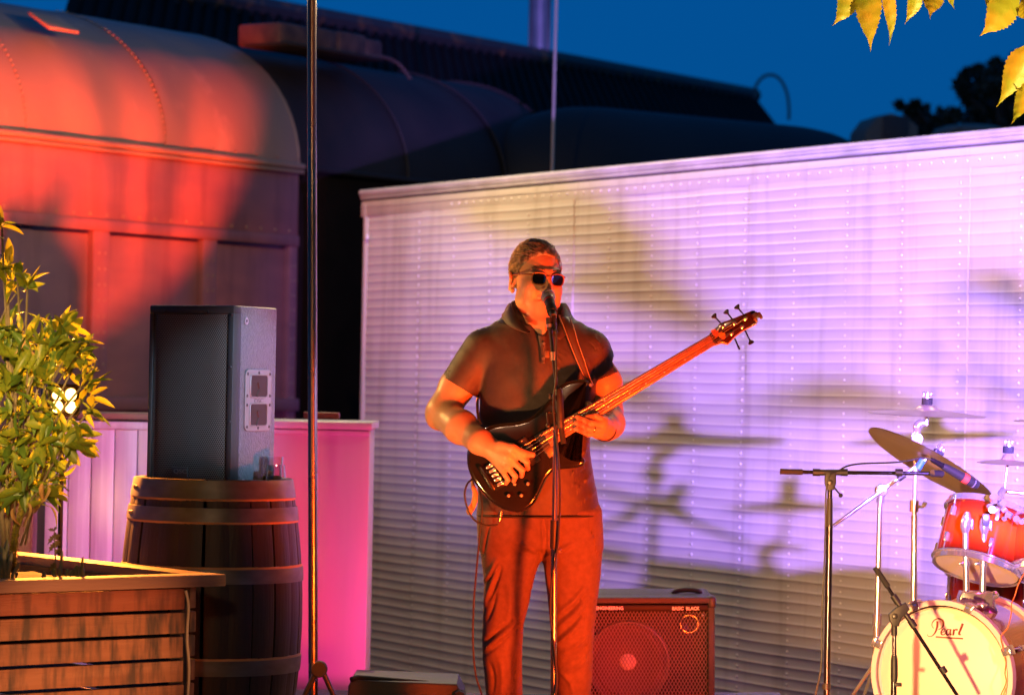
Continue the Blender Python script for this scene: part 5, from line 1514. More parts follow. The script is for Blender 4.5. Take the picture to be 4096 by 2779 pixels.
obj("bridge", tube(spline([hw(-0.011, -0.107, 0.006), hw(0, -0.111, 0.0085), hw(0.011, -0.107, 0.006)], 5), 0.0028, 8), M_TORT, shades, 60)

# ---- watch and ring
M_WATCH = mat("watch_glass", (0.03, 0.02, 0.06), 0.08, coat=1.0)  # purple reflection put into the dark base colour
wc, wd_ = Lm(2412, 1712, -0.165), nrm(Lm(2408, 1708, -.175) - Lm(2420, 1704, -0.10))
wx = nrm(np.cross(wd_, V(0, 0, 1))); wy = np.cross(wd_, wx)
watch = obj("wrist_watch", tube(m2w(np.array([wc + (wx * math.cos(a) + wy * math.sin(a)) * 0.0395 for a in np.linspace(0, 2 * math.pi, 28, endpoint=False)])), 0.0075, 8, closed=True, flat=0.35), RUBBER, person, 180)
obj("watch_case", box(mw(2424, 1706, -0.198), (0.012, 0.034, 0.042), (nrm(CR * 0.75 - CF * 0.66), nrm(CR * 0.66 + CF * 0.75), nrm(CU * 0.9 + CR * 0.3)), 0.004), M_WATCH, watch)
rp = (Lm(2396, 1708, -.238) * 0.35 + Lm(2350, 1706, -.260) * 0.65)
rd_ = nrm(Lm(2350, 1706, -.260) - Lm(2396, 1708, -.238)); rx_ = nrm(np.cross(rd_, V(0, 0, 1))); ry_ = np.cross(rd_, rx_)
obj("ring", tube(m2w(np.array([rp + (rx_ * math.cos(a) + ry_ * math.sin(a)) * 0.0122 for a in np.linspace(0, 2 * math.pi, 20, endpoint=False)])), 0.0018, 6, closed=True), mat("gold", (0.9, 0.65, 0.3), 0.15, 1.0), person, 180)

# ================================================================== BASS GUITAR
BD = MD - 0.172                    # depth of the back of the body
def B(px, py, h=0.0): return at(px, py, BD) - CF * h
def b2(P): return np.array([((x - 2048) * BD / FPX, (1389.5 - y) * BD / FPX) for x, y in P])
BAX = (CR, CU, -CF, at(2048, 1389.5, BD))
z2 = lambda L_: [(1650 + x / 2.2533, 1400 + y / 2.2533) for x, y in L_]
outl = z2([(1588, 283), (1530, 262), (1450, 270), (1380, 292), (1310, 335), (1245, 420), (1190, 490), (1120, 560), (1030, 618), (930, 645), (830, 655), (730, 672), (640, 715), (555, 800), (502, 890), (492, 960), (502, 1060), (545, 1165), (630, 1280), (725, 1375),
           (820, 1430), (910, 1455), (1000, 1447), (1080, 1395), (1135, 1318), (1175, 1230), (1220, 1140), (1270, 1088), (1350, 1070), (1450, 1062), (1525, 1042), (1555, 1002), (1532, 966), (1455, 960), (1392, 930), (1345, 890), (1322, 845), (1318, 790),
           (1330, 700), (1342, 610), (1362, 530), (1420, 440), (1490, 385), (1560, 330)])
outl = spline(np.array([(x, y, 0) for x, y in outl]), 4, True)[:, :2]
bass = thing("bass_guitar", "glossy black five string bass guitar held by the singing man", "bass guitar", B(2150, 1850, 0))
M_BASS = mat("gloss_black", (0.010, 0.009, 0.009), 0.12, coat=1.0, col2=(0.014, 0.012, 0.012), scale=8, rvar=0.05)
M_ROSE = wood("rosewood_board", (0.20, 0.070, 0.030), (0.30, 0.115, 0.05), 9, (5, 5, 0.6), 0.4, 0.2)
M_MAPLE = mat("maple_neck", (0.55, 0.34, 0.17), 0.35, coat=0.4)
M_STR = mat("string_steel", (0.78, 0.66, 0.50), 0.25, 1.0)
M_HW = mat("black_hardware", (0.03, 0.028, 0.028), 0.25, 0.7)
obj("body", slab(b2(outl), BAX, 0.042, 0.0135, 5), M_BASS, bass, 60)
nd = nrm(V(2847 - 2187, 1358 - 1755, 0))[:2]; npn = V(-nd[1], nd[0])
NUT, FEND = V(2847, 1358), V(2187, 1755)
def nk(t, e):
    "t 0 at the board end on the body, 1 at the nut; e -1 .. 1 across (pixels scaled)"
    hw_ = 33 + (23 - 33) * t
    p = FEND + (NUT - FEND) * t + npn * e * hw_
    return p
NH = 0.049
v, f = [], []
for t in np.linspace(-0.0, 1.0, 12):
    for e, h in ((-1, 0), (-1, 0.006), (-0.5, 0.0075), (0, 0.008), (0.5, 0.0075), (1, 0.006), (1, 0)):
        v.append(B(*nk(t, e), NH + h))
for i in range(11):
    for j in range(6): f.append((i * 7 + j, (i + 1) * 7 + j, (i + 1) * 7 + j + 1, i * 7 + j + 1))
f += [tuple(range(7)), tuple(77 + k for k in range(7))]
board = obj("fretboard", (v, f), M_ROSE, bass, 30)
v, f = [], []
for t in np.linspace(-0.02, 1.0, 12):
    for a in np.linspace(0, math.pi, 8):
        v.append(B(*nk(t, -math.cos(a)), NH - 0.0002 - 0.019 * math.sin(a)))
for i in range(11):
    for j in range(7): f.append((i * 8 + j, (i + 1) * 8 + j, (i + 1) * 8 + j + 1, i * 8 + j + 1))
obj("neck", (v, f), M_MAPLE, bass, 60)
hs = [(700, 940), (760, 850), (800, 770), (860, 735), (1250, 590), (1680, 408), (1740, 415), (1800, 470), (1822, 680), (1800, 740), (1500, 890), (1350, 980), (1200, 1100), (1110, 1200), (1040, 1275), (960, 1262), (860, 1245), (740, 1290), (690, 1300), (560, 1010)]
hs = [(2750 + x / 6.571, 1180 + y / 6.571) for x, y in hs]
obj("headstock", slab(b2(hs), (CR, CU, -CF, at(2048, 1389.5, BD) - CF * 0.030), 0.016, 0.003), mat("headstock_lacquer", (0.045, 0.008, 0.006), 0.15, coat=1.0), bass)
obj("headstock_back", slab(b2([(x + 0.5, y + 4.5) for x, y in hs[9:19]] + [hs[19], hs[3], hs[6]]), (CR, CU, -CF, at(2048, 1389.5, BD) - CF * 0.026), 0.014, 0.003), M_MAPLE, bass)
posts = [(2887.7, 1304.8), (2932.6, 1291.9), (2976.8, 1273.6), (2963, 1306), (2922, 1333.7)]
keys = [(2861, 1272), (2909, 1256), (2952, 1236), (2996, 1360), (2950, 1386)]
base_ = [(2879, 1292), (2928, 1279), (2974, 1262), (2976, 1320), (2935, 1352)]
for i in range(5):
    p = posts[i]
    tn = obj("tuning_peg", lathe([(0.0075, 0.0), (0.0075, 0.003), (0.0045, 0.004), (0.0045, 0.012), (0.0032, 0.0125), (0.0032, 0.009), (0, 0.009)], B(*p, 0.046), -CF, 14), CHROME, bass)
    k0, k1 = V(*base_[i]), V(*keys[i])
    dk = nrm(np.append(k1 - k0, 0))[:2]; pk = V(-dk[1], dk[0])
    obj("key_shaft", rod(B(*k0, 0.036), B(*(k1 + dk * 2), 0.036), 0.0028, 8), M_HW, tn)
    if i < 4:
        pts = [k1 - pk * 2 - dk * 4, k1 - pk * 7 + dk * 4, k1 - pk * 13 + dk * 10, k1 - pk * 14 + dk * 16, k1 - pk * 8 + dk * 19, k1 + pk * 8 + dk * 19, k1 + pk * 14 + dk * 16, k1 + pk * 13 + dk * 10, k1 + pk * 7 + dk * 4, k1 + pk * 2 - dk * 4]
        pts = [V(2150, 0) * 0 + k1 + (q - k1) * 0.92 for q in pts]
        obj("key_paddle", slab(b2(pts), (CR, CU, -CF, at(2048, 1389.5, BD) - CF * 0.032), 0.008, 0.002), M_HW, tn)
    else:
        obj("key_paddle", box(B(*(k1 + dk * 4), 0.036), (0.006, 0.026, 0.016), (nrm(CR * -dk[1] - CU * dk[0]), CF, nrm(CR * dk[0] - CU * dk[1])), 0.002), M_HW, tn)
# frets, dots, strings
SL = float(np.linalg.norm(NUT - V(1975, 1885)))
FL_ = float(np.linalg.norm(NUT - FEND))
for n in range(1, 25):
    dn = SL * (1 - 2 ** (-n / 12.0))
    t = 1 - dn / FL_
    if t < 0.005: break
    obj("fret", tube([B(*nk(t, e), NH + h) for e, h in ((-1, .0065), (-0.5, .008), (0, .0085), (0.5, .008), (1, .0065))], 0.0012, 6), M_STR, board)
M_DOT = mat("pearl_dot", (0.75, 0.70, 0.60), 0.3)
for n, es in ((3, (0.45,)), (5, (0.45,)), (7, (0.45,)), (9, (0.45,)), (12, (-0.5, 0.5)), (15, (0.45,)), (17, (0.45,)), (19, (0.45,)), (21, (0.45,))):
    dn = SL * (1 - (2 ** (-n / 12.0) + 2 ** (-(n - 1) / 12.0)) / 2)
    t = 1 - dn / FL_
    for e in es:
        obj("inlay_dot", lathe([(0.0032, 0), (0.003, 0.0006), (0, 0.0006)], B(*nk(t, e), NH + 0.0078), -CF, 10), M_DOT, board)
obj("nut", tube([B(*nk(1.0, -1), NH + .008), B(*nk(1.0, 1), NH + .008)], 0.0028, 6), mat("nut_bone", (0.05, 0.03, 0.03), 0.4), bass)
br0, br1 = V(1938, 1862), V(1992, 1948)      # saddle line on the tailpiece
for i in range(5):
    q = i / 4
    sd = br0 + (br1 - br0) * (0.10 + 0.80 * q) + V(16, -10)
    e = -0.78 + 1.56 * q
    p = posts[(0, 1, 2, 3, 4)[i]] if i < 3 else posts[i]
    pts = [B(*sd, 0.060), B(*nk(0.0, e * 0.98), NH + 0.0125), B(*nk(1.0, e), NH + 0.0105), B(*p, 0.055)]
    obj("string", tube(pts, 0.0011 - 0.00013 * i + 0.0003, 6), M_STR, bass, 60)
# bridge and pickups
dbr = nrm(np.append(br1 - br0, 0)); xb = nrm(CR * dbr[0] - CU * dbr[1]); yb = nrm(np.cross(xb, CF))
if yb @ CR < 0: yb = -yb
bc = B(1978, 1900, 0.042)
bridge = obj("bridge", box(bc - CF * 0.002 + yb * 0.012, (0.092, 0.066, 0.005), (xb, yb, -CF), 0.001), M_HW, bass)
obj("tailpiece", box(B(1948, 1908, 0.052), (0.094, 0.013, 0.022), (xb, yb, -CF), 0.002), M_HW, bridge)
for i in range(5):
    sd = br0 + (br1 - br0) * (0.10 + 0.80 * i / 4) + V(16, -10)
    obj("saddle", box(B(*sd, 0.052), (0.012, 0.026, 0.012), (xb, yb, -CF), 0.002), CHROME, bridge)
M_PICK = mat("pickup_plastic", (0.016, 0.014, 0.014), 0.35)
for P in (((2064, 1767), (2101, 1744), (2164, 1835), (2126, 1862)), ((2136, 1742), (2174, 1718), (2232, 1806), (2196, 1830))):
    pk_ = obj("pickup", slab(b2(P), (CR, CU, -CF, at(2048, 1389.5, BD) - CF * 0.0415), 0.008, 0.002), M_PICK, bass)
    c = np.mean(np.array(P), 0)
    for a, b in ((0, 1), (2, 3)):
        m_ = (V(*P[a]) + V(*P[b])) / 2
        m_ = m_ + (c - m_) * 0.12
        obj("pickup_screw", dome(B(*m_, 0.0495), -CF, 0.003, 0.0012, 8), M_STR, pk_)
for x, y in ((2058, 1932), (2111, 1931), (2034, 1978), (2085, 1977)):
    kn = obj("control_knob", lathe([(0.0095, 0.0), (0.0095, 0.004), (0.0082, 0.005), (0.0078, 0.016), (0.006, 0.018), (0, 0.018)], B(x, y, 0.0415), nrm(-CF + 0.15 * CR), 18), M_HW, bass)
    obj("knob_top", lathe([(0.0062, 0.0), (0.0055, 0.0016), (0, 0.002)], B(x, y, 0.0595), nrm(-CF + 0.15 * CR), 14), CHROME, kn)
# strap with stitched edges, buttons, tail
M_STRAP = mat("strap_leather", (0.075, 0.040, 0.030), 0.45, col2=(0.10, 0.055, 0.04), scale=25, bump=0.3, bscale=120)
M_TAN_ = mat("strap_suede", (0.50, 0.22, 0.08), 0.85, col2=(0.60, 0.28, 0.11), scale=40, bump=0.4, bscale=200)
M_STITCH = mat("stitch", (0.62, 0.36, 0.16), 0.6)
SA = mwl([(2236, 1258, .06), (2232, 1262, -.06), (2250, 1310, -.122), (2272, 1370, -.152), (2300, 1440, -.166), (2328, 1500, -.178), (2352, 1540, -.205)])
SB = mwl([(2290, 1262, .06), (2284, 1272, -.06), (2296, 1312, -.122), (2312, 1372, -.152), (2336, 1442, -.166), (2352, 1496, -.178), (2368, 1536, -.205)])
strap = obj("strap", ribbon(SA, SB, 0.004), M_STRAP, bass, 180)
for q in (0.08, 0.92):
    A_, B_ = spline(SA, 8), spline(SB, 8)
    obj("stitching", tube(A_ + (B_ - A_) * q - CF * 0.0022, 0.0012, 5), M_STITCH, strap)
obj("strap_button", lathe([(0.0, 0.004), (0.006, 0.004), (0.007, 0.0)], mw(2356, 1536, -.212), -CF, 12), CHROME, bass)
obj("strap_tail", ribbon(mwl([(1884, 1905, -.10), (1886, 1935, -.15), (1892, 1965, -.165), (1886, 2000, -.17), (1868, 2028, -.17), (1872, 2046, -.17)]), mwl([(1890, 1900, -.10), (1902, 1932, -.15), (1914, 1965, -.165), (1910, 2002, -.17), (1898, 2030, -.17), (1886, 2048, -.17)]), 0.004), M_TAN_, bass, 180)
obj("rear_strap", ribbon(mwl([(1915, 1540, .12), (1903, 1600, .05), (1906, 1660, -.04), (1918, 1700, -.12)]), mwl([(1925, 1530, .12), (1912, 1592, .03), (1914, 1655, -.06), (1926, 1690, -.14)]), 0.004), M_TAN_, bass, 180)
# clip tuner, picks on the headstock, maker's mark
obj("clip_tuner", box(B(3016, 1264, 0.054), (0.024, 0.024, 0.014), (nrm(CR * 0.85 + CU * 0.5), nrm(CU * 0.85 - CR * 0.5), -CF), 0.004), mat("tuner_plastic", (0.06, 0.012, 0.008), 0.3), bass)
obj("tuner_clip", box(B(3036, 1262, 0.046), (0.012, 0.026, 0.012), (nrm(CR * 0.85 + CU * 0.5), nrm(CU * 0.85 - CR * 0.5), -CF), 0.004), mat("tuner_clip", (0.10, 0.02, 0.012), 0.3), bass)
M_PK1, M_PK2 = mat("amber_pick", (0.75, 0.30, 0.02), 0.4), mat("red_pick", (0.5, 0.13, 0.06), 0.4)
for (x, y), mm in (((2883, 1344), M_PK1), ((2856, 1333), M_PK2)):
    obj("plectrum", slab(b2([(x - 16, y - 12), (x, y - 16), (x + 13, y - 10), (x + 14, y + 8), (x + 4, y + 14), (x - 10, y + 4)]), (CR, CU, -CF, at(2048, 1389.5, BD) - CF * 0.052), 0.0012), mm, bass)
obj("maker_mark", text_mesh("Ibanez", 0.013, B(2999, 1258, 0.0465), CR * 0.55 - CU * 0.83, CR * 0.83 + CU * 0.55, -CF, 0.0004, 0.2, 0.0003), M_MAPLE, bass)
plug = obj("jack_plug", tube([B(2006, 2040, 0.02), B(2003, 2062, 0.02), B(2001, 2064, 0.02), B(1998, 2084, 0.02)], [0.0075, 0.0075, 0.0055, 0.0045], 12), mat("gold_plug", (0.85, 0.62, 0.32), 0.2, 1.0), bass)
lead = thing("guitar_lead", "black lead looping from the bass guitar down past the trousers", "cable", mw(1925, 2990, -.15))
obj("lead_loop", tube(spline([B(1998, 2084, .02), B(1984, 2097, .02), B(1935, 2097, .02), B(1893, 2072, .02), B(1867, 2021, .02), B(1859, 1972, .02), B(1869, 1935, .01), B(1890, 1915, -.02)], 8), 0.0034, 8), CABLE, lead)
obj("lead_drop", tube(spline([B(1912, 1930, -.03), B(1926, 2000, 0), B(1928, 2052, .01), B(1915, 2180, .01), B(1905, 2289, .0), B(1895, 2413, .0), B(1892, 2568, .0), B(1903, 2697, .0), B(1926, 2774, .0), B(1950, 2900, -.05), B(1990, 2985, -.05)], 8), 0.0034, 8), CABLE, lead)

# ================================================================== VOCAL MICROPHONE AND STAND
def S(px, py, y): return mw(px, py, y)
mst = thing("microphone_stand", "tall microphone stand in front of the singing bass player", "microphone stand", S(2209, 2993, -.36))
M_STEEL = mat("stand_steel", (0.42, 0.38, 0.36), 0.22, 1.0)
obj("pole", rod(S(2208, 2960, -.36), S(2210, 2165, -.36), 0.0105, 16), M_STEEL, mst)
obj("upper_tube", rod(S(2210, 2165, -.36), S(2217, 1690, -.36), 0.0082, 16), M_STEEL, mst)
obj("height_clutch", rod(S(2212, 2056, -.36), S(2210, 2166, -.36), 0.0135, 16), BLACKP, mst)
obj("cable_clip", box(S(2226, 2173, -.37), (0.022, 0.016, 0.014), (CR, CF, CU), 0.002), BLACKP, mst)
obj("base", lathe([(0.0, 0.0), (0.13, 0.0), (0.13, 0.012), (0.02, 0.03), (0.0, 0.03)], mw(2208, 2990, -.36), (0, 0, 1), 32), BLACKM, mst)
obj("boom", rod(S(2196, 1312, -.30), S(2222, 1560, -.355), 0.0062, 12), BLACKM, mst)
sw = obj("swivel", tube([S(2226, 1548, -.362), S(2228, 1556, -.362), S(2232, 1620, -.366), S(2235, 1690, -.37), S(2236, 1700, -.37)], [0.009, 0.0125, 0.0135, 0.014, 0.011], 14), BLACKP, mst)
obj("swivel_lever", tube(spline([S(2218, 1640, -.36), S(2186, 1640, -.37), S(2184, 1655, -.38), S(2187, 1688, -.385)], 4), 0.0035, 8), BLACKP, sw)
obj("lever_knob", lathe([(0.0, -0.008), (0.006, -0.006), (0.008, 0), (0.006, 0.006), (0, 0.008)], S(2187, 1690, -.386), CU, 12), BLACKP, sw)
obj("wing_screw", box(S(2197, 1578, -.365), (0.014, 0.008, 0.018), (CR, CF, CU), 0.003), BLACKP, sw)
obj("counter_grip", rod(S(2237, 1694, -.368), S(2247, 1760, -.374), 0.0095, 14), RUBBER, mst)
obj("boom_collar", rod(S(2206, 1408, -.322), S(2208, 1440, -.328), 0.0085, 12), mat("pale_collar", (0.45, 0.35, 0.30), 0.5), mst)
obj("collar_screw", box(S(2184, 1416, -.325), (0.016, 0.010, 0.024), (CR, CF, CU), 0.003), mat("brown_screw", (0.12, 0.06, 0.03), 0.5), mst)
obj("clip_socket", rod(S(2192, 1275, -.295), S(2196, 1318, -.302), 0.012, 14), BLACKP, mst)
obj("clip_ring", rod(S(2195, 1300, -.300), S(2196, 1312, -.302), 0.0126, 14), mat("ring_metal", (0.6, 0.45, 0.35), 0.3, 0.8), mst)
mic = thing("microphone", "handheld vocal microphone with silver mesh head at the singer's mouth", "microphone", S(2190, 1187, -.15))
M_MESH = mat("mic_mesh", (0.55, 0.52, 0.48), 0.35, 0.9)
t = M_MESH.node_tree
vo = t.nodes.new("ShaderNodeTexVoronoi"); vo.inputs["Scale"].default_value = 420
bp = t.nodes.new("ShaderNodeBump"); bp.inputs["Strength"].default_value = 1.0; bp.inputs["Distance"].default_value = 0.002; bp.invert = True
t.links.new(t.nodes["Texture Coordinate"].outputs["Object"], vo.inputs["Vector"]); t.links.new(vo.outputs["Distance"], bp.inputs["Height"]); t.links.new(bp.outputs[0], t.nodes["Principled BSDF"].inputs["Normal"])
ma = nrm(S(2208, 1262, -.275) - S(2190, 1187, -.15))
mc = S(2190, 1187, -.15)
obj("mesh_head", lathe([(0.0, -0.0245), (0.011, -0.0225), (0.019, -0.016), (0.0238, -0.007), (0.0252, 0.0), (0.0245, 0.006)], mc, ma, 32), M_MESH, mic, 180)
obj("head_band", lathe([(0.0245, 0.005), (0.0256, 0.006), (0.0256, 0.011), (0.0248, 0.012)], mc, ma, 32), CHROME, mic)
obj("mesh_base", lathe([(0.0246, 0.011), (0.022, 0.022), (0.0185, 0.032)], mc, ma, 32), M_MESH, mic, 180)
obj("handle", lathe([(0.0185, 0.030), (0.0185, 0.045), (0.0165, 0.07), (0.0145, 0.11), (0.0118, 0.15), (0.0112, 0.158), (0, 0.158)], mc, ma, 24), BLACKP, mic, 40)
obj("colour_band", lathe([(0.0188, 0.038), (0.0188, 0.050)], mc, ma, 24), mat("red_band", (0.6, 0.02, 0.02), 0.5), mic)
obj("clip", lathe([(0.0165, 0.088), (0.0185, 0.089), (0.0175, 0.128), (0.0150, 0.129)], mc, ma, 20), RUBBER, mic)
e0 = mc + ma * 0.155
obj("connector", rod(e0, e0 + ma * 0.03 - CU * 0.035, 0.0095, 12, 0.007), BLACKM, mic)
mcab = thing("microphone_cable", "black cable running down along the vocal microphone stand", "cable", S(2215, 2993, -.36))
e1 = e0 + ma * 0.03 - CU * 0.035
obj("cable", tube(spline([e1, S(2221, 1330, -.345), S(2218, 1420, -.35), S(2219, 1500, -.372), S(2207, 1600, -.385), S(2212, 1690, -.388), S(2222, 1760, -.385), S(2230, 1860, -.38), S(2233, 1980, -.38), S(2229, 2080, -.382), S(2222, 2170, -.385), S(2200, 2300, -.38), S(2196, 2420, -.38), S(2206, 2500, -.38), S(2217, 2600, -.38), S(2221, 2680, -.385), S(2212, 2780, -.39), S(2205, 2900, -.4), S(2240, 2990, -.42)], 8), 0.0033, 8), CABLE, mcab)
# ================================================================== BASS AMPLIFIER
AD = 12.0
amp = thing("bass_amplifier", "black bass amplifier combo with diamond mesh grille behind the man's legs", "amplifier", (*at(2580, 2500, AD)[:2], 0.0))
M_TOLEX = mat("amp_tolex", (0.030, 0.030, 0.034), 0.5, bump=0.6, bscale=300)
def A(px, py, y=0.0): return at(px, py, AD) + CF * y
apx = AD / FPX
obj("cabinet", box(A(2578, 2608, 0.28), (559 * apx, 0.36, 439 * apx), (CR, CF, CU), 0.012), M_TOLEX, amp)
fm = [box(A(2578, 2400, 0.045), (561 * apx, 0.12, 24 * apx), (CR, CF, CU), 0.004), box(A(2845, 2610, 0.046), (26 * apx, 0.118, 420 * apx), (CR, CF, CU), 0.004), box(A(2311, 2610, 0.046), (26 * apx, 0.118, 420 * apx), (CR, CF, CU), 0.004)]
obj("front_frame", join(*fm), M_TOLEX, amp)
obj("name_strip", box(A(2578, 2430, 0.004), (508 * apx, 0.012, 24 * apx), (CR, CF, CU), 0.002), mat("name_strip", (0.012, 0.008, 0.008), 0.5, spec=0.2), amp)
M_LET = mat("white_letters", (0.92, 0.9, 0.88), 0.5)
obj("name_letters", text_mesh("ENGINEERING", 0.0185, A(2383, 2437, -0.0035), CR, CU, -CF, 0.0004, 0.0, 0.0006, sx=0.93), M_LET, amp)
obj("name_letters", text_mesh("BASIC  BLACK", 0.0185, A(2688, 2438, -0.0035), CR, CU, -CF, 0.0004, 0.0, 0.0006, sx=0.94), M_LET, amp)
M_BAF = mat("amp_baffle", (0.018, 0.010, 0.010), 0.7)
obj("baffle", box(A(2578, 2635, 0.085), (510 * apx, 0.01, 390 * apx), (CR, CF, CU)), M_BAF, amp)
wc_ = A(2514, 2653, 0.040)
M_CONE = mat("paper_cone", (0.14, 0.07, 0.06), 0.75, bump=0.2, bscale=100)
spk = obj("woofer", lathe([(0.158, 0.0), (0.158, 0.006), (0.148, 0.010), (0.140, 0.004), (0.130, 0.009), (0.120, 0.002), (0.045, -0.030), (0.034, -0.030)], wc_, -CF, 48), M_CONE, amp, 50)
obj("dust_cap", lathe([(0.034, 0.0), (0.026, 0.010), (0.014, 0.015), (0.0005, 0.017)], wc_ + CF * 0.028, -CF, 24), mat("cap_paper", (0.75, 0.62, 0.5), 0.6), spk, 180)
obj("woofer_ring", lathe([(0.150, 0.006), (0.158, 0.012), (0.166, 0.010), (0.168, -0.038)], wc_, -CF, 48), mat("ring_steel", (0.16, 0.12, 0.11), 0.45, 0.5), spk)
tw_c = A(2759, 2496, 0.030)
twt = obj("tweeter", lathe([(0.0, -0.008), (0.010, -0.006), (0.028, 0.004), (0.034, 0.006), (0.036, 0.002), (0.036, -0.05)], tw_c, -CF, 32), mat("tweeter_horn", (0.03, 0.025, 0.02), 0.4), amp, 50)
M_GOLD = mat("gold_screw", (0.85, 0.6, 0.3), 0.25, 1.0)
obj("tweeter_ring", tube([tw_c - CF * 0.006 + (CR * math.cos(a) + CU * math.sin(a)) * 0.035 for a in np.linspace(0, 2 * math.pi, 32, endpoint=False)], 0.0018, 6, closed=True), M_GOLD, twt)
for a in (45, 135, 225, 315):
    obj("tweeter_screw", dome(tw_c - CF * 0.006 + (CR * math.cos(R(a + 45)) + CU * math.sin(R(a + 45))) * 0.037, -CF, 0.005, 0.003, 8), M_GOLD, twt)
# expanded metal: two families of flat strands
gx0, gx1, gy0, gy1 = 2326, 2831, 2444, 2822
gm = []
slope = 25.0 / 14.0
def clip_line(c, sgn):
    pts = []
    for y in (gy0, gy1):
        x = c + sgn * (y - gy0) / slope
        pts.append([x, y])
    (xa, ya), (xb, yb_) = pts
    out = []
    for x, y in pts:
        if x < gx0: y = ya + (gx0 - xa) * (yb_ - ya) / (xb - xa); x = gx0
        elif x > gx1: y = ya + (gx1 - xa) * (yb_ - ya) / (xb - xa); x = gx1
        out.append((x, y))
    return out
H_ = (gy1 - gy0) / slope
for sgn in (1, -1):
    c = gx0 - (H_ if sgn > 0 else 0)
    while c < gx1 + (H_ if sgn < 0 else 0):
        p = clip_line(c, sgn)
        if p[0][1] != p[1][1] and abs(p[0][0] - p[1][0]) > 2:
            gm.append(tube([A(*p[0], 0.0 + 0.0015 * sgn), A(*p[1], 0.0 + 0.0015 * sgn)], 0.00135, 4))
        c += 14.0
obj("mesh_grille", join(*gm), mat("grille_steel", (0.34, 0.26, 0.24), 0.35, 0.4), amp, 30)
for x, y in ((2847, 2396), (2309, 2396)):
    obj("corner_guard", box(A(x, y + 12, 0.02), (0.034, 0.075, 0.05), (CR, CF, CU), 0.012), BLACKP, amp)
obj("carry_handle", tube(spline([A(2700, 2390, 0.2), A(2720, 2378, 0.2), A(2760, 2374, 0.2), A(2800, 2378, 0.2), A(2818, 2390, 0.2)], 5), 0.010, 8), BLACKP, amp)
obj("grille_screw", dome(A(2812, 2459, -0.004), -CF, 0.006, 0.003, 10), CHROME, amp)
pb = obj("pedal_board", box(at(2960, 2790, 12.15), (0.34, 0.16, 0.03), (CR, CF, CU), 0.01), mat("grey_case", (0.16, 0.16, 0.18), 0.5))
tag(pb, "low grey equipment case on the stage beside the amplifier", "equipment case")

# ================================================================== DRUM KIT
YD = R(29)
dn_ = V(-math.sin(YD), -math.cos(YD), 0); dx_ = V(math.cos(YD), -math.sin(YD), 0)
DR = 0.262
dc = at(3773, 2700, 10.72); dc = V(dc[0], dc[1], DR + 0.004)
kick = thing("bass_drum", "large bass drum with cream front head and script lettering", "bass drum", V(dc[0], dc[1], 0))
M_HEAD = mat("drum_head", (0.82, 0.74, 0.58), 0.5)
M_HEADT = mat("clear_head", (0.80, 0.72, 0.72), 0.25, coat=0.4)
M_KSHELL = mat("lacquer_shell", (0.30, 0.05, 0.03), 0.12, col2=(0.42, 0.09, 0.03), scale=3, coat=1.0)
M_HOOPW = mat("drum_hoop", (0.74, 0.64, 0.58), 0.3, coat=0.6)
obj("shell", lathe([(DR - 0.008, 0.02), (DR - 0.008, 0.40), (0, 0.40)], dc, -dn_, 64), M_KSHELL, kick, 50)
obj("front_head", lathe([(0.0, 0.0), (DR - 0.03, 0.0), (DR - 0.024, 0.004), (DR - 0.018, -0.008)], dc + dn_ * 0.002, -dn_, 64), M_HEAD, kick, 50)
for h in (-0.022, 0.385):
    obj("hoop", lathe([(DR - 0.012, h), (DR + 0.006, h), (DR + 0.006, h + 0.036), (DR - 0.012, h + 0.036), (DR - 0.012, h)], dc, -dn_, 64), M_HOOPW, kick)
for k in range(8):
    a = R(22.5 + 45 * k)
    rdir = dx_ * math.cos(a) + V(0, 0, 1) * math.sin(a)
    tdir = np.cross(rdir, dn_)
    c = dc + rdir * (DR + 0.012) + dn_ * 0.012
    cl = obj("claw", box(c + rdir * 0.002, (0.036, 0.05, 0.012), (tdir, dn_, rdir), 0.004), CHROME, kick)
    obj("claw_hook", box(dc + rdir * (DR + 0.000) + dn_ * 0.028, (0.030, 0.008, 0.030), (tdir, dn_, rdir), 0.003), CHROME, cl)
    obj("tension_rod", rod(c - dn_ * 0.02, c - dn_ * 0.10, 0.004, 8), CHROME, cl)
    obj("lug", box(dc + rdir * (DR + 0.004) - dn_ * 0.12, (0.02, 0.05, 0.02), (tdir, dn_, rdir), 0.005), CHROME, cl)
# script lettering on the head: strokes of varying width
def K(px, py):
    "photo pixel of the head -> point on the head plane"
    d0 = at(px, py, 1.0) - CAM
    q = dc + dn_ * 0.0035
    s_ = ((q - CAM) @ dn_) / (d0 @ dn_)
    return CAM + d0 * s_
def stroke(P, W_):
    P = spline(np.array([(x, y, 0) for x, y in P]), 6)[:, :2]
    W_ = np.interp(np.linspace(0, 1, len(P)), np.linspace(0, 1, len(W_)), W_)
    T = np.gradient(P, axis=0); T /= np.linalg.norm(T, axis=1)[:, None] + 1e-9
    N = np.stack([-T[:, 1], T[:, 0]], 1)
    v, f = [], []
    for i in range(len(P)):
        for e in (-1, 1): v.append(K(*(P[i] + N[i] * e * W_[i] / 2)))
    f = [(2 * i, 2 * i + 1, 2 * i + 3, 2 * i + 2) for i in range(len(P) - 1)]
    return v, f
z5 = lambda L_: [(3050 + x / 2.2218, 2100 + y / 2.2218) for x, y in L_]
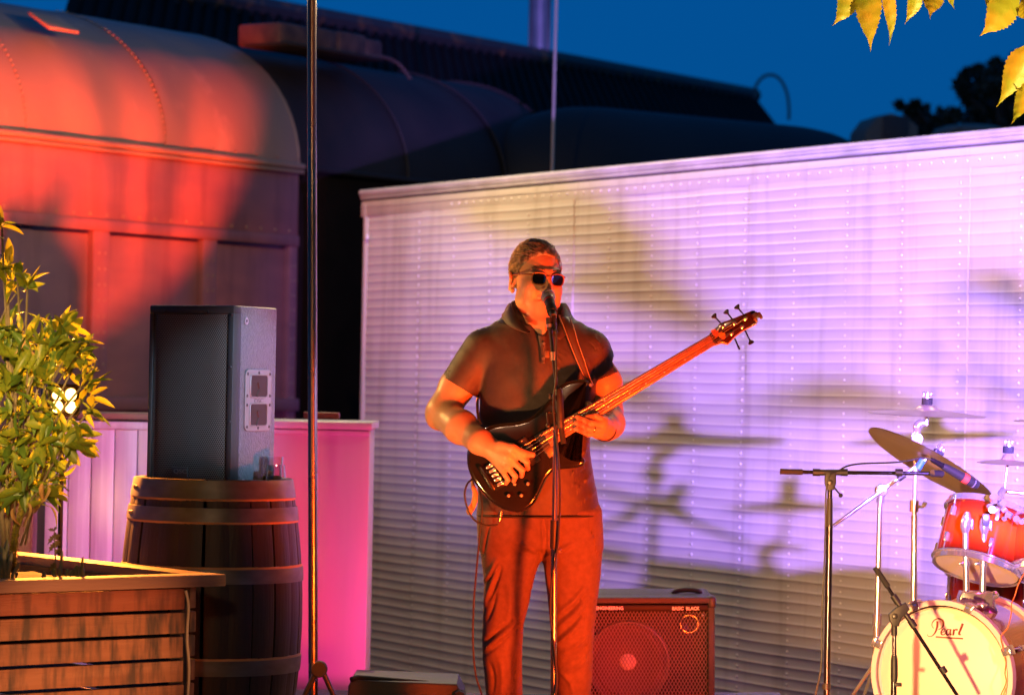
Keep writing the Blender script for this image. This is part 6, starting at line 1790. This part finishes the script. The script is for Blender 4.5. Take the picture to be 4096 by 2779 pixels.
PEARL = [(z5([(1555, 850), (1552, 900), (1535, 950), (1505, 982), (1475, 985), (1465, 968)]), [9, 8.5, 6, 3, 2, 2]),
         (z5([(1520, 915), (1505, 885), (1520, 848), (1560, 828), (1600, 842), (1608, 880), (1590, 912), (1562, 925)]), [2, 2.5, 4, 5, 8, 7, 4, 2]),
         (z5([(1590, 955), (1615, 940), (1622, 922), (1605, 920), (1590, 940), (1590, 965), (1608, 972), (1628, 958)]), [2, 3, 3, 4, 7, 6, 4, 2]),
         (z5([(1668, 925), (1645, 925), (1632, 948), (1638, 972), (1658, 965), (1668, 945)]), [3, 4, 7, 5, 3, 2]),
         (z5([(1674, 922), (1668, 950), (1670, 972), (1682, 962)]), [6, 7, 6, 2]), (z5([(1700, 922), (1698, 950), (1694, 976)]), [7, 8, 7]), (z5([(1700, 948), (1714, 926), (1734, 928)]), [2, 5, 8]),
         (z5([(1780, 872), (1764, 915), (1746, 962), (1762, 970)]), [9, 9, 8, 3]), (z5([(1540, 990), (1650, 998), (1782, 1005)]), [5.5, 5.5, 5.5])]
obj("script_letters", join(*[stroke(*q) for q in PEARL]), mat("red_ink", (0.16, 0.02, 0.015), 0.5), kick, 0)
obj("batter_spur", rod(dc - dn_ * 0.15 + dx_ * 0.20 - V(0, 0, 0.12), V(*(dc - dn_ * 0.08 + dx_ * 0.42)[:2], 0.0), 0.007, 8), CHROME, kick)

M_BURST = mat("sunburst_lacquer", (0.6, 0.12, 0.01), 0.12, coat=1.0)
t = M_BURST.node_tree
at_ = t.nodes.new("ShaderNodeAttribute"); at_.attribute_name = "fade"
cr = t.nodes.new("ShaderNodeValToRGB")
cr.color_ramp.elements[0].position = 0.0; cr.color_ramp.elements[0].color = (0.46, 0.075, 0.008, 1)
cr.color_ramp.elements[1].position = 1.0; cr.color_ramp.elements[1].color = (0.035, 0.003, 0.003, 1)
e_ = cr.color_ramp.elements.new(0.5); e_.color = (0.30, 0.022, 0.006, 1)
t.links.new(at_.outputs["Fac"], cr.inputs[0]); t.links.new(cr.outputs[0], t.nodes["Principled BSDF"].inputs["Base Color"])
def drum(name, label, bc_, ax, r, h, group=None, lugs=6, cat="tom drum", lug0=0.0):
    ax = nrm(ax)
    d = thing(name, label, cat, bc_, group)
    ns, nh = 48, 14
    x = nrm(np.cross(ax, CF)); y = np.cross(ax, x)
    v, fade = [], []
    for i in range(nh):
        hh = h * (0.03 + 0.94 * i / (nh - 1))
        for k in range(ns):
            a = 2 * math.pi * k / ns
            v.append(bc_ + ax * hh + (x * math.cos(a) + y * math.sin(a)) * r)
            fade.append(min(1, abs(i / (nh - 1) - 0.5) * 2) ** 1.6)
    f = [(i * ns + k, i * ns + (k + 1) % ns, (i + 1) * ns + (k + 1) % ns, (i + 1) * ns + k) for i in range(nh - 1) for k in range(ns)]
    sh_ = obj("shell", (v, f), M_BURST, d, 60)
    fa_ = sh_.data.attributes.new("fade", 'FLOAT', 'POINT')
    fa_.data.foreach_set("value", fade)
    for nm, hh, dd, m_ in (("bottom_head", 0.0, -1, M_HEADT), ("top_head", h, 1, M_HEAD)):
        obj(nm, lathe([(0.0, 0.0), (r - 0.008, 0.0), (r + 0.001, 0.012)], bc_ + ax * (hh), ax * -dd, 48), m_, d, 50)
        obj("rim", lathe([(r + 0.002, -0.006), (r + 0.005, -0.006), (r + 0.006, 0.012), (r + 0.014, 0.014), (r + 0.014, 0.020), (r + 0.003, 0.020), (r + 0.002, -0.006)], bc_ + ax * hh, ax * -dd, 48), CHROME, d)
    for k in range(lugs):
        a = lug0 + 2 * math.pi * k / lugs
        rd2 = x * math.cos(a) + y * math.sin(a); td2 = np.cross(ax, rd2)
        for hh in ((0.28, 0.72) if h > 0.12 else (0.5,)):
            lg = obj("lug", box(bc_ + ax * h * hh + rd2 * (r + 0.010), (0.016, 0.020, 0.036), (td2, rd2, ax), 0.005), CHROME, d)
            e2 = 0.04 if hh < 0.5 else 0.96
            obj("tension_rod", rod(bc_ + ax * h * hh + rd2 * (r + 0.012), bc_ + ax * h * e2 + rd2 * (r + 0.012), 0.0028, 6), CHROME, lg)
    return d
TA = CR * 0.275 + CU * 0.914 + CF * 0.30
drum("tom_drum", "tilted sunburst tom drum above the bass drum, showing its whole underside", at(3907, 2278, 10.98), TA, 0.160, 0.232, "rack toms", 6, "tom drum", 0.5)
drum("tom_drum", "second sunburst tom drum cut off by the picture edge", at(4205, 2292, 10.9), CR * 0.05 + CU * 0.93 + CF * 0.34, 0.148, 0.21, "rack toms", 6, "tom drum", 0.2)
ft = at(3995, 2500, 11.75); ft = V(ft[0], ft[1], 0.18)
ftom = drum("floor_tom", "orange floor tom standing low behind the bass drum", ft, V(0, 0, 1), 0.20, 0.40, None, 8, "floor tom", 0.3)
for a in (200, 320, 80):
    p = ft + V(math.cos(R(a)), math.sin(R(a)), 0) * 0.225
    obj("leg", rod(p + V(0, 0, 0.25), V(p[0], p[1], 0), 0.006, 8), CHROME, ftom)
# tom holder on the bass drum
hold = thing("tom_holder", "chrome double tom holder with two upright tubes on the bass drum", "drum hardware", at(3900, 2440, 10.92))
def TH(px, py, y=0.0): return at(px, py, 10.86) + CF * y
for x0, x1, yt in ((3866, 3862, 2115), (3930, 3937, 2120)):
    tb = obj("tube", rod(TH(x0, 2380), TH(x1, yt), 0.0118, 16), CHROME, hold)
    obj("memory_collar", rod(TH(x0 + (x1 - x0) * .45, 2262), TH(x0 + (x1 - x0) * .5, 2242), 0.0165, 16), CHROME, tb)
    obj("collar_screw", box(TH(x0 - 22, 2252, -0.005), (0.018, 0.010, 0.010), (CR, CF, CU), 0.003), CHROME, tb)
    hd_ = obj("tilter", tube([TH(x1, yt + 14), TH(x1, yt - 8), TH(x1 + 4, yt - 34), TH(x1 + 12, yt - 58, 0.03)], [0.0135, 0.020, 0.021, 0.012], 14), CHROME, hold)
    obj("wing_bolt", box(TH(x1 + 24, yt - 20, -0.012), (0.010, 0.014, 0.040), (CR, CF, CU), 0.004), CHROME, hd_)
obj("tilter_badge", slab([(-0.010, -0.022), (0.010, -0.022), (0.012, 0.022), (-0.012, 0.022)], (CR, CU, -CF, TH(3940, 2078, -0.020)), 0.004, 0.001), mat("badge_dark", (0.12, 0.13, 0.2), 0.2, 0.5), hold)
obj("mount_block", slab([(-0.062, -0.026), (0.050, -0.030), (0.062, -0.012), (0.062, 0.030), (-0.05, 0.032), (-0.058, 0.01)], (CR, CU, -CF, TH(3898, 2398, 0.045)), 0.09, 0.006), CHROME, hold)
obj("mount_plate", slab([(-0.07, -0.012), (0.075, -0.018), (0.06, 0.010), (-0.055, 0.012)], (CR, CU, -CF, TH(3900, 2430, 0.06)), 0.10, 0.004), CHROME, hold)
obj("wing_nut", tube(spline([TH(3960, 2395, -0.03), TH(3985, 2380, -0.03), TH(3975, 2365, -0.03), TH(3962, 2372, -0.03)], 4), 0.006, 8), CHROME, hold)
obj("clamp_arm", box(TH(3968, 2430, 0.0), (0.030, 0.05, 0.075), (nrm(CR + 0.3 * CU), CF, nrm(CU - 0.3 * CR)), 0.008), CHROME, hold)
for k in range(12):
    a_ = NR.uniform(3960, 4090); b_ = 2035 + (a_ - 3990) * 0.45 + NR.uniform(-32, 32)
    obj("clamp_fitting", tube([TH(a_, b_, -0.02), TH(a_ + NR.uniform(-22, 22), b_ + NR.uniform(-22, 22), -0.03 + NR.uniform(-.02, .03))], NR.uniform(0.008, 0.016), 12), CHROME, hold)

# ---- cymbals on their stands
M_BRZ = mat("cymbal_bronze", (0.66, 0.54, 0.40), 0.32, 0.7, col2=(0.56, 0.44, 0.31), scale=6, rvar=0.08, bump=0.12, bscale=120)
def cymbal(label, c, ax, r, bell, group="cymbals of the drum kit"):
    ax = nrm(ax)
    d = thing("cymbal", label, "cymbal", c, group)
    pr = [(r, -0.016), (r * 0.7, -0.009), (r * 0.4, -0.003), (r * 0.24, 0.0), (r * 0.2, 0.006), (r * 0.14, 0.016 * bell), (r * 0.06, 0.022 * bell), (0.006, 0.024 * bell)]
    pr = pr + [(a, b - 0.0016) for a, b in pr[::-1]]
    obj("plate", lathe(pr, c, ax, 64), M_BRZ, d, 40)
    obj("felt", lathe([(0.0, 0.0), (0.021, 0.0), (0.021, 0.026), (0.0, 0.026)], c + ax * 0.020 * bell, ax, 18), mat("black_felt", (0.02, 0.02, 0.025), 0.9), d)
    wn = obj("wing_nut", lathe([(0.0, 0.0), (0.007, 0.0), (0.006, 0.02), (0, 0.022)], c + ax * (0.020 * bell + 0.026), ax, 10), CHROME, d)
    xx = nrm(np.cross(ax, CF))
    for s_ in (-1, 1):
        obj("wing", box(c + ax * (0.020 * bell + 0.040) + xx * s_ * 0.013, (0.012, 0.006, 0.018), (xx, np.cross(ax, xx), ax), 0.003), CHROME, wn)
    return d
cymbal("upper flat cymbal seen edge on above the tilted one", at(3707, 1640, 11.5), nrm(CU + 0.042 * CR - 0.02 * CF), 0.228, 1.0)
cymbal("large steeply tilted cymbal showing its underside above the tom", at(3733, 1845, 11.35), nrm(0.52 * CR + 0.854 * CU + 0.15 * CF), 0.270, 1.0)
cymbal("small splash cymbal near the picture edge above the toms", at(4031, 1838, 11.2), nrm(CU + 0.06 * CR), 0.116, 1.2)
cymbal("cymbal at the picture edge showing only its rim", at(4268, 1660, 11.6), nrm(CU - 0.03 * CR), 0.205, 1.0)
def stand(label, foot, d, mk):
    s_ = thing("cymbal_stand", label, "cymbal stand", V(*at(foot, 2900, d)[:2], 0), "chrome stands of the drum kit")
    b = V(*at(foot, 2900, d)[:2], 0)
    for a in (100, 220, 340):
        obj("leg", rod(b + V(0, 0, 0.26), b + V(math.cos(R(a)), math.sin(R(a)), 0) * 0.26, 0.007, 8), CHROME, s_)
    mk(s_, b)
    return s_
def mkA(s_, b):
    P = lambda x, y, o=0.0: at(x, y, 11.5) + CF * o
    obj("lower_tube", rod(b + V(0, 0, 0.2), P(3657, 2060), 0.0125, 14), CHROME, s_)
    obj("upper_tube", rod(P(3657, 2060), P(3665, 1770), 0.0095, 14), CHROME, s_)
    obj("height_clamp", rod(P(3656, 2046), P(3658, 2000), 0.0175, 14), mat("brass_clamp", (0.75, 0.45, 0.35), 0.2, 1.0), s_)
    obj("clamp_wing", tube(spline([P(3668, 2022), P(3688, 2025, -.01), P(3702, 2005, -.01)], 4), [0.006] * 5 + [0.009] * 4, 8), CHROME, s_)
    obj("tilter", tube(spline([P(3665, 1780), P(3668, 1730), P(3672, 1700), P(3690, 1692), P(3706, 1690)], 4), [0.013] * 6 + [0.016] * 6 + [0.012] * 5, 12), CHROME, s_)
    obj("tilter_body", lathe([(0.0, -0.016), (0.02, -0.014), (0.022, 0), (0.02, 0.014), (0, 0.016)], P(3668, 1757, -0.005), -CF, 16), CHROME, s_)
    obj("rod", rod(P(3707, 1700), P(3707, 1625), 0.0055, 10), CHROME, s_)
    obj("tilter_wing", box(P(3650, 1745, -.01), (0.012, 0.008, 0.03), (CR, CF, CU), 0.003), CHROME, s_)
stand("straight chrome cymbal stand under the upper flat cymbal", 3648, 11.5, mkA)
def mkB(s_, b):
    P = lambda x, y, o=0.0: at(x, y, 11.3) + CF * o
    obj("lower_tube", rod(b + V(0, 0, 0.2), P(3508, 2460), 0.0135, 14), CHROME, s_)
    obj("upper_tube", rod(P(3508, 2480), P(3520, 1995), 0.0105, 14), CHROME, s_)
    obj("height_clamp", rod(P(3507, 2500), P(3509, 2456), 0.0165, 14), CHROME, s_)
    obj("boom_joint", lathe([(0.0, -0.022), (0.020, -0.02), (0.025, 0), (0.02, 0.02), (0, 0.022)], P(3524, 1960), -CF, 18), CHROME, s_)
    obj("joint_neck", rod(P(3521, 2010), P(3523, 1975), 0.015, 14), CHROME, s_)
    obj("boom_arm", rod(P(3329, 2100, -.03), P(3735, 1812, .0), 0.0068, 12), CHROME, s_)
    obj("arm_grip", rod(P(3590, 1914, -.02), P(3615, 1896, -.02), 0.0125, 12), BLACKP, s_)
    obj("blue_tape", tube([P(3668, 1874, -.01), P(3690, 1838, -.01)], 0.0135, 10), mat("blue_tape", (0.02, 0.12, 0.6), 0.6), s_)
    obj("cymbal_rod", rod(P(3735, 1830, .03), P(3775, 1772, .06), 0.005, 10), CHROME, s_)
stand("chrome boom cymbal stand reaching to the tilted cymbal", 3500, 11.3, mkB)
sp_ = thing("splash_arm", "chrome clamp and rod holding the small splash cymbal", "drum hardware", at(4018, 2060, 11.15))
obj("rod", rod(at(4017, 1965, 11.2), at(4032, 1835, 11.2), 0.0055, 10), CHROME, sp_)
obj("clamp", tube(spline([at(4015, 1960, 11.15), at(4000, 1985, 11.12), at(4015, 2020, 11.1), at(4040, 2050, 11.1)], 4), [0.014] * 13, 12), CHROME, sp_)
obj("cross_arm", rod(at(4030, 1966, 11.1), at(4092, 1972, 11.1), 0.007, 10), mat("copper_arm", (0.75, 0.35, 0.2), 0.25, 0.9), sp_)

# ---- microphone stands in front of the drums
ms1 = thing("boom_microphone_stand", "black boom microphone stand reaching towards the tom drum", "microphone stand", V(*at(3305, 2900, 10.5)[:2], 0))
Q1 = lambda x, y, o=0.0: at(x, y, 10.5) + CF * o
M_BST = mat("black_chrome", (0.06, 0.05, 0.06), 0.22, 0.85)
b1 = V(*at(3305, 2900, 10.5)[:2], 0)
obj("lower_tube", rod(b1 + V(0, 0, 0.12), Q1(3318, 2100), 0.0118, 14), M_BST, ms1)
obj("grip_clutch", rod(Q1(3317, 2105), Q1(3319, 1992), 0.0118, 14, 0.010), BLACKP, ms1)
obj("upper_tube", rod(Q1(3319, 1996), Q1(3320, 1950), 0.0088, 14), M_BST, ms1)
obj("lower_collar", rod(Q1(3305, 2755), Q1(3306, 2730), 0.0150, 14), BLACKP, ms1)
for a in (90, 210, 330):
    obj("leg", rod(b1 + V(0, 0, 0.13), b1 + V(math.cos(R(a)), math.sin(R(a)), 0) * 0.3, 0.008, 8), BLACKM, ms1)
obj("pivot_bracket", slab([(-0.019, 0.030), (0.019, 0.030), (0.020, -0.010), (0.012, -0.032), (-0.012, -0.032), (-0.020, -0.010)], (CR, CU, -CF, Q1(3321, 1922, 0.012)), 0.024, 0.003), BLACKP, ms1)
obj("pivot_bolt", lathe([(0.0, 0.006), (0.008, 0.005), (0.010, 0)], Q1(3320, 1928, -.013), -CF, 14), BLACKM, ms1)
lv = obj("pivot_lever", rod(Q1(3332, 1945, -.015), Q1(3358, 1976, -.02), 0.003, 8), BLACKM, ms1)
obj("lever_knob", lathe([(0.0, -0.008), (0.006, -0.006), (0.008, 0), (0.006, 0.006), (0, 0.008)], Q1(3360, 1979, -.021), CU, 12), BLACKP, lv)
obj("boom", rod(Q1(3200, 1887, 0), Q1(3762, 1896, 0.05), 0.0068, 14), M_BST, ms1)
obj("boom_sleeve", rod(Q1(3252, 1888), Q1(3390, 1889), 0.0105, 14), BLACKM, ms1)
for x in (3266, 3376, 3596):
    obj("boom_collar", rod(Q1(x - 14, 1888, 0.0), Q1(x + 14, 1889, 0.0), 0.0128, 14), BLACKP, ms1)
obj("counter_grip", rod(Q1(3121, 1885), Q1(3210, 1887), 0.0098, 16), RUBBER, ms1)
obj("clip_mount", rod(Q1(3732, 1893, .02), Q1(3775, 1897, .05), 0.0125, 14), BLACKP, ms1)
im = thing("instrument_microphone", "black instrument microphone with a red band angled at the tom drum", "microphone", at(3800, 1885, 10.55))
m0, m1 = at(3770, 1862, 10.55), at(3908, 1940, 10.62)
mv = nrm(m1 - m0); ml = float(np.linalg.norm(m1 - m0))
obj("handle", lathe([(0.0, 0.0), (0.011, 0.0), (0.0145, 0.02), (0.0165, ml * 0.55), (0.0175, ml * 0.6), (0.0175, ml * 0.92), (0.0155, ml), (0, ml)], m0, mv, 20), BLACKM, im, 40)
obj("colour_band", lathe([(0.0180, ml * 0.56), (0.0180, ml * 0.70)], m0, mv, 20), mat("red_tape", (0.75, 0.05, 0.03), 0.5), im)
obj("head_slot", lathe([(0.0182, ml * 0.86), (0.0182, ml * 0.885)], m0, mv, 20), CHROME, im)
obj("connector", lathe([(0.006, -0.055), (0.0085, -0.045), (0.0098, -0.018), (0.0105, 0.002)], m0, mv, 14), M_BST, im)
c1 = thing("drum_microphone_cable", "thin black cable from the drum microphone along the boom and down its stand", "cable", V(*at(3297, 2990, 10.5)[:2], 0))
obj("cable", tube(spline([m0 - mv * 0.05, Q1(3690, 1832, .03), Q1(3640, 1842, .02), Q1(3560, 1850, .01), Q1(3450, 1853, 0), Q1(3390, 1862, -.01), Q1(3350, 1882, -.015), Q1(3318, 1900, -.02), Q1(3302, 1960, -.02), Q1(3299, 2100, -.018), Q1(3294, 2300, -.018), Q1(3287, 2420, -.018), Q1(3286, 2540, -.018), Q1(3284, 2640, -.018), Q1(3277, 2700, -.02), Q1(3258, 2779, -.03), Q1(3240, 2900, -.05)], 8), 0.0030, 8), CABLE, c1)
ms2 = thing("short_microphone_stand", "short microphone stand with slanting boom in front of the bass drum", "microphone stand", V(*at(3577, 2900, 10.3)[:2], 0))
Q2 = lambda x, y, o=0.0: at(x, y, 10.3) + CF * o
b2_ = V(*at(3575, 2900, 10.3)[:2], 0)
obj("lower_tube", rod(b2_, Q2(3575, 2720), 0.0100, 14), M_BST, ms2)
obj("height_clutch", tube([Q2(3576, 2726), Q2(3577, 2700), Q2(3577, 2640), Q2(3577, 2618)], [0.011, 0.0125, 0.012, 0.009], 14), BLACKP, ms2)
obj("upper_tube", rod(Q2(3577, 2625), Q2(3577, 2530), 0.0072, 14), M_BST, ms2)
obj("cable_clip", box(Q2(3590, 2735, -.01), (0.026, 0.016, 0.012), (CR, CF, CU), 0.002), BLACKP, ms2)
obj("pivot_bracket", slab([(-0.022, 0.012), (0.004, 0.036), (0.036, 0.052), (0.050, 0.028), (0.020, -0.004), (0.012, -0.030), (-0.010, -0.030), (-0.020, -0.008)], (CR, CU, -CF, Q2(3580, 2468, 0.012)), 0.024, 0.003), BLACKP, ms2)
obj("pivot_bolt", lathe([(0.0, 0.006), (0.008, 0.005), (0.010, 0)], Q2(3578, 2462, -.013), -CF, 14), BLACKM, ms2)
obj("neck_collar", rod(Q2(3577, 2540), Q2(3577, 2500), 0.0105, 14), BLACKP, ms2)
obj("boom", rod(Q2(3540, 2330), Q2(3856, 2815, 0.05), 0.0064, 14), M_BST, ms2)
obj("counter_grip", rod(Q2(3500, 2268), Q2(3552, 2345), 0.0100, 16), RUBBER, ms2)
for a, b in (((3572, 2380), (3592, 2410)), ((3640, 2478), (3658, 2506)), ((3766, 2668), (3780, 2690))):
    obj("boom_collar", rod(Q2(*a, -.0), Q2(*b, -.0), 0.0118, 14), BLACKP, ms2)
obj("boom_sleeve", rod(Q2(3585, 2400), Q2(3650, 2495), 0.0092, 14), BLACKM, ms2)
obj("base", lathe([(0.0, 0.0), (0.12, 0.0), (0.12, 0.012), (0.02, 0.03), (0.0, 0.03)], b2_, (0, 0, 1), 32), BLACKM, ms2)
oc = obj("orange_cable", tube(spline([at(4130, 2240, 10.6), at(4092, 2300, 10.6), at(4072, 2340, 10.6), at(4060, 2380, 10.6), at(4046, 2415, 10.58), at(4044, 2460, 10.58), at(4030, 2510, 10.58), at(4004, 2545, 10.58), at(4012, 2590, 10.58), at(4024, 2640, 10.58), at(4020, 2690, 10.56), at(4024, 2730, 10.56), at(4000, 2790, 10.56), at(3985, 2880, 10.56)], 8), 0.0022, 6), mat("orange_cable", (0.75, 0.18, 0.04), 0.5))
tag(oc, "thin orange cable hanging across the right side of the bass drum", "cable")

# ================================================================== OVERHEAD: branch, string bulbs, wire
M_BLEAF = mat("branch_leaf", (0.22, 0.26, 0.02), 0.45, col2=(0.42, 0.24, 0.02), scale=11, ramp=(0.40, 0.62), bump=0.3, bscale=60)
translucent(M_BLEAF, (0.62, 0.50, 0.03), 0.45)
branch = thing("overhanging_branch", "branch of pointed yellow green leaves hanging into the upper corner", "branch", at(3800, -120, 9.5))
twp = spline([at(3380, -90, 9.5), at(3560, -110, 9.5), at(3800, -100, 9.5), at(4050, -60, 9.5), at(4140, 80, 9.5), at(4160, 280, 9.5)], 6)
obj("twig", tube(twp, 0.005, 8), M_BARK, branch)
for bx, by, tx, ty, w_ in ((3440, -60, 3330, 100, 80), (3488, -80, 3474, 212, 92), (3562, -70, 3555, 182, 46), (3672, -50, 3624, 102, 52), (3760, -80, 3714, 86, 84), (3792, -70, 3822, 36, 40), (3956, -60, 3942, 40, 34), (4075, -20, 3920, 140, 120), (4084, -20, 4112, 100, 60), (4130, 180, 3980, 428, 92), (4112, 320, 4053, 496, 58), (4085, 320, 4078, 372, 26)):
    a, b = at(bx, by, 9.5 + NR.uniform(-.06, .06)), at(tx, ty, 9.45 + NR.uniform(-.05, .05))
    dv = b - a; L_ = np.linalg.norm(dv); dv /= L_
    sd = nrm(np.cross(dv, CF + 0.25 * CR * NR.uniform(-1, 1))); up = np.cross(sd, dv)
    n = 30
    v, f = [], []
    wv = NR.uniform(0, 6)
    for k in range(n):
        t_ = k / (n - 1)
        prof = float(np.interp(t_, [0, 0.08, 0.22, 0.36, 0.55, 0.72, 0.84, 0.93, 1.0], [0.10, 0.45, 0.88, 1.0, 0.82, 0.46, 0.17, 0.06, 0.01]))
        hw_ = 1.15 * w_ / 2 / FPX * 9.5 * prof
        ser = 1 + (0.09 if k % 2 else -0.04) * (0.15 < t_ < 0.75)
        c = a + dv * L_ * t_ + up * 0.012 * math.sin(t_ * 3.5 + wv) + sd * 0.006 * math.sin(t_ * 5 + wv)
        for e in (-1, -0.5, 0, 0.5, 1):
            v.append(c + sd * hw_ * e * ser + up * (0.35 * abs(e) * hw_ + 0.0015 * math.sin(k * 1.1 + e * 3)))
    for k in range(n - 1):
        for j in range(4): f.append((k * 5 + j, (k + 1) * 5 + j, (k + 1) * 5 + j + 1, k * 5 + j + 1))
    obj("leaf", (v, f), M_BLEAF, branch, 60)
    j = int(np.argmin(np.linalg.norm(twp - a, axis=1)))
    obj("leaf_stalk", tube([twp[j], a], 0.0018, 5), M_BARK, branch)
gw = obj("guy_wire", tube([at(2228, -100, 23), at(2205, 820, 23)], 0.012, 8), mat("pale_wire", (0.55, 0.5, 0.4), 0.35, 0.6))
tag(gw, "thin pale upright wire behind the trailer below the flue pipe", "wire")
M_BULB = mat("bulb_glass", (1, 0.8, 0.5), 0.3, emit=(1.0, 0.7, 0.35), estr=25)
sl = thing("string_light", "festoon string of warm bulbs strung over the stage above the picture", "string lights", at(1800, -320, 12))
bx_ = [(-500, -200, 14.5), (350, -130, 16), (950, -80, 17), (1480, -90, 17.5), (2250, -85, 15.5), (2900, -230, 14), (3600, -380, 13), (4500, -480, 12.5)]
cw_ = [at(x, y - 60, d) for x, y, d in bx_]
obj("wire", tube(spline(cw_, 6), 0.004, 6), CABLE, sl)
for i, (x, y, d) in enumerate(bx_):
    c = at(x, y, d)
    bl = obj("bulb", lathe([(0.0, -0.035), (0.018, -0.030), (0.028, -0.012), (0.027, 0.006), (0.014, 0.028), (0.012, 0.035)], c, (0, 0, 1), 16), M_BULB, sl, 180)
    obj("socket", lathe([(0.014, 0.034), (0.016, 0.036), (0.016, 0.075), (0.0, 0.077)], c, (0, 0, 1), 12), BLACKP, sl)
    point("string_bulb_light", c - V(0, 0, 0.06), WARM, (12, 8, 45, 150, 36, 30, 28, 28)[i], 0.03)

# unseen plant shape added before the purple lamp to throw soft bands on the trailer
pb_ = V(2.45, 8.9, 0.0)
caster = thing("shadow_plant", "added unseen plant shape whose long leaves throw shadow bands on the trailer", "plant", pb_)
obj("pot", lathe([(0.0, 0.0), (0.15, 0.0), (0.20, 0.36), (0.17, 0.36), (0.16, 0.32), (0, 0.32)], pb_, (0, 0, 1), 24), M_TAN, caster)
obj("trunk", tube([pb_ + V(0, 0, 0.3), pb_ + V(0.02, 0, 0.7), pb_ + V(0.0, -0.05, 1.25)], [0.03, 0.026, 0.02], 10), M_BARK, caster)
def wall_pt(px, py):
    "point of the trailer side seen at a photograph pixel"
    d0 = at(px, py, 1.0) - CAM
    return CAM + d0 * (((tw(0, 0) - CAM) @ TN) / (d0 @ TN))
LP_ = V(*PLAMP)
for (xa, ya), (xb, yb2), w_ in (((1800, 830), (2640, 1010), 0.062), ((2200, 1110), (2900, 1340), 0.042), ((3780, 1120), (4250, 1330), 0.022), ((3000, 1640), (3750, 1690), 0.024), ((2350, 1560), (2700, 1700), 0.03)):
    A_, B_ = LP_ + 0.25 * (wall_pt(xa, ya) - LP_), LP_ + 0.25 * (wall_pt(xb, yb2) - LP_)
    up = nrm(np.cross(B_ - A_, V(0.25, 1, 0.0)))
    v, f = [], []
    for k in range(13):
        t_ = k / 12
        hw_ = w_ * math.sin(math.pi * (0.04 + 0.92 * t_)) ** 0.7 * (1 + (0.25 if k % 2 else -0.2))
        c = A_ + (B_ - A_) * t_ + V(0, 0, 0.03 * math.sin(math.pi * t_))
        v += [c - up * hw_, c + V(0, 0.006, 0), c + up * hw_ * 0.8]
    for k in range(12):
        f += [(3 * k, 3 * k + 1, 3 * k + 4, 3 * k + 3), (3 * k + 1, 3 * k + 2, 3 * k + 5, 3 * k + 4)]
    obj("shadow_blade", (v, f), M_LEAF, caster, 60)
    obj("shadow_blade_stalk", tube(spline([pb_ + V(0.0, -0.05, 1.24), (pb_ + V(0, -0.05, 1.3) + B_) / 2 + V(0, 0, 0.05), B_], 4), 0.004, 6), M_TWIG, caster)

for o in SC.objects:
    if "_o" in o: del o["_o"]
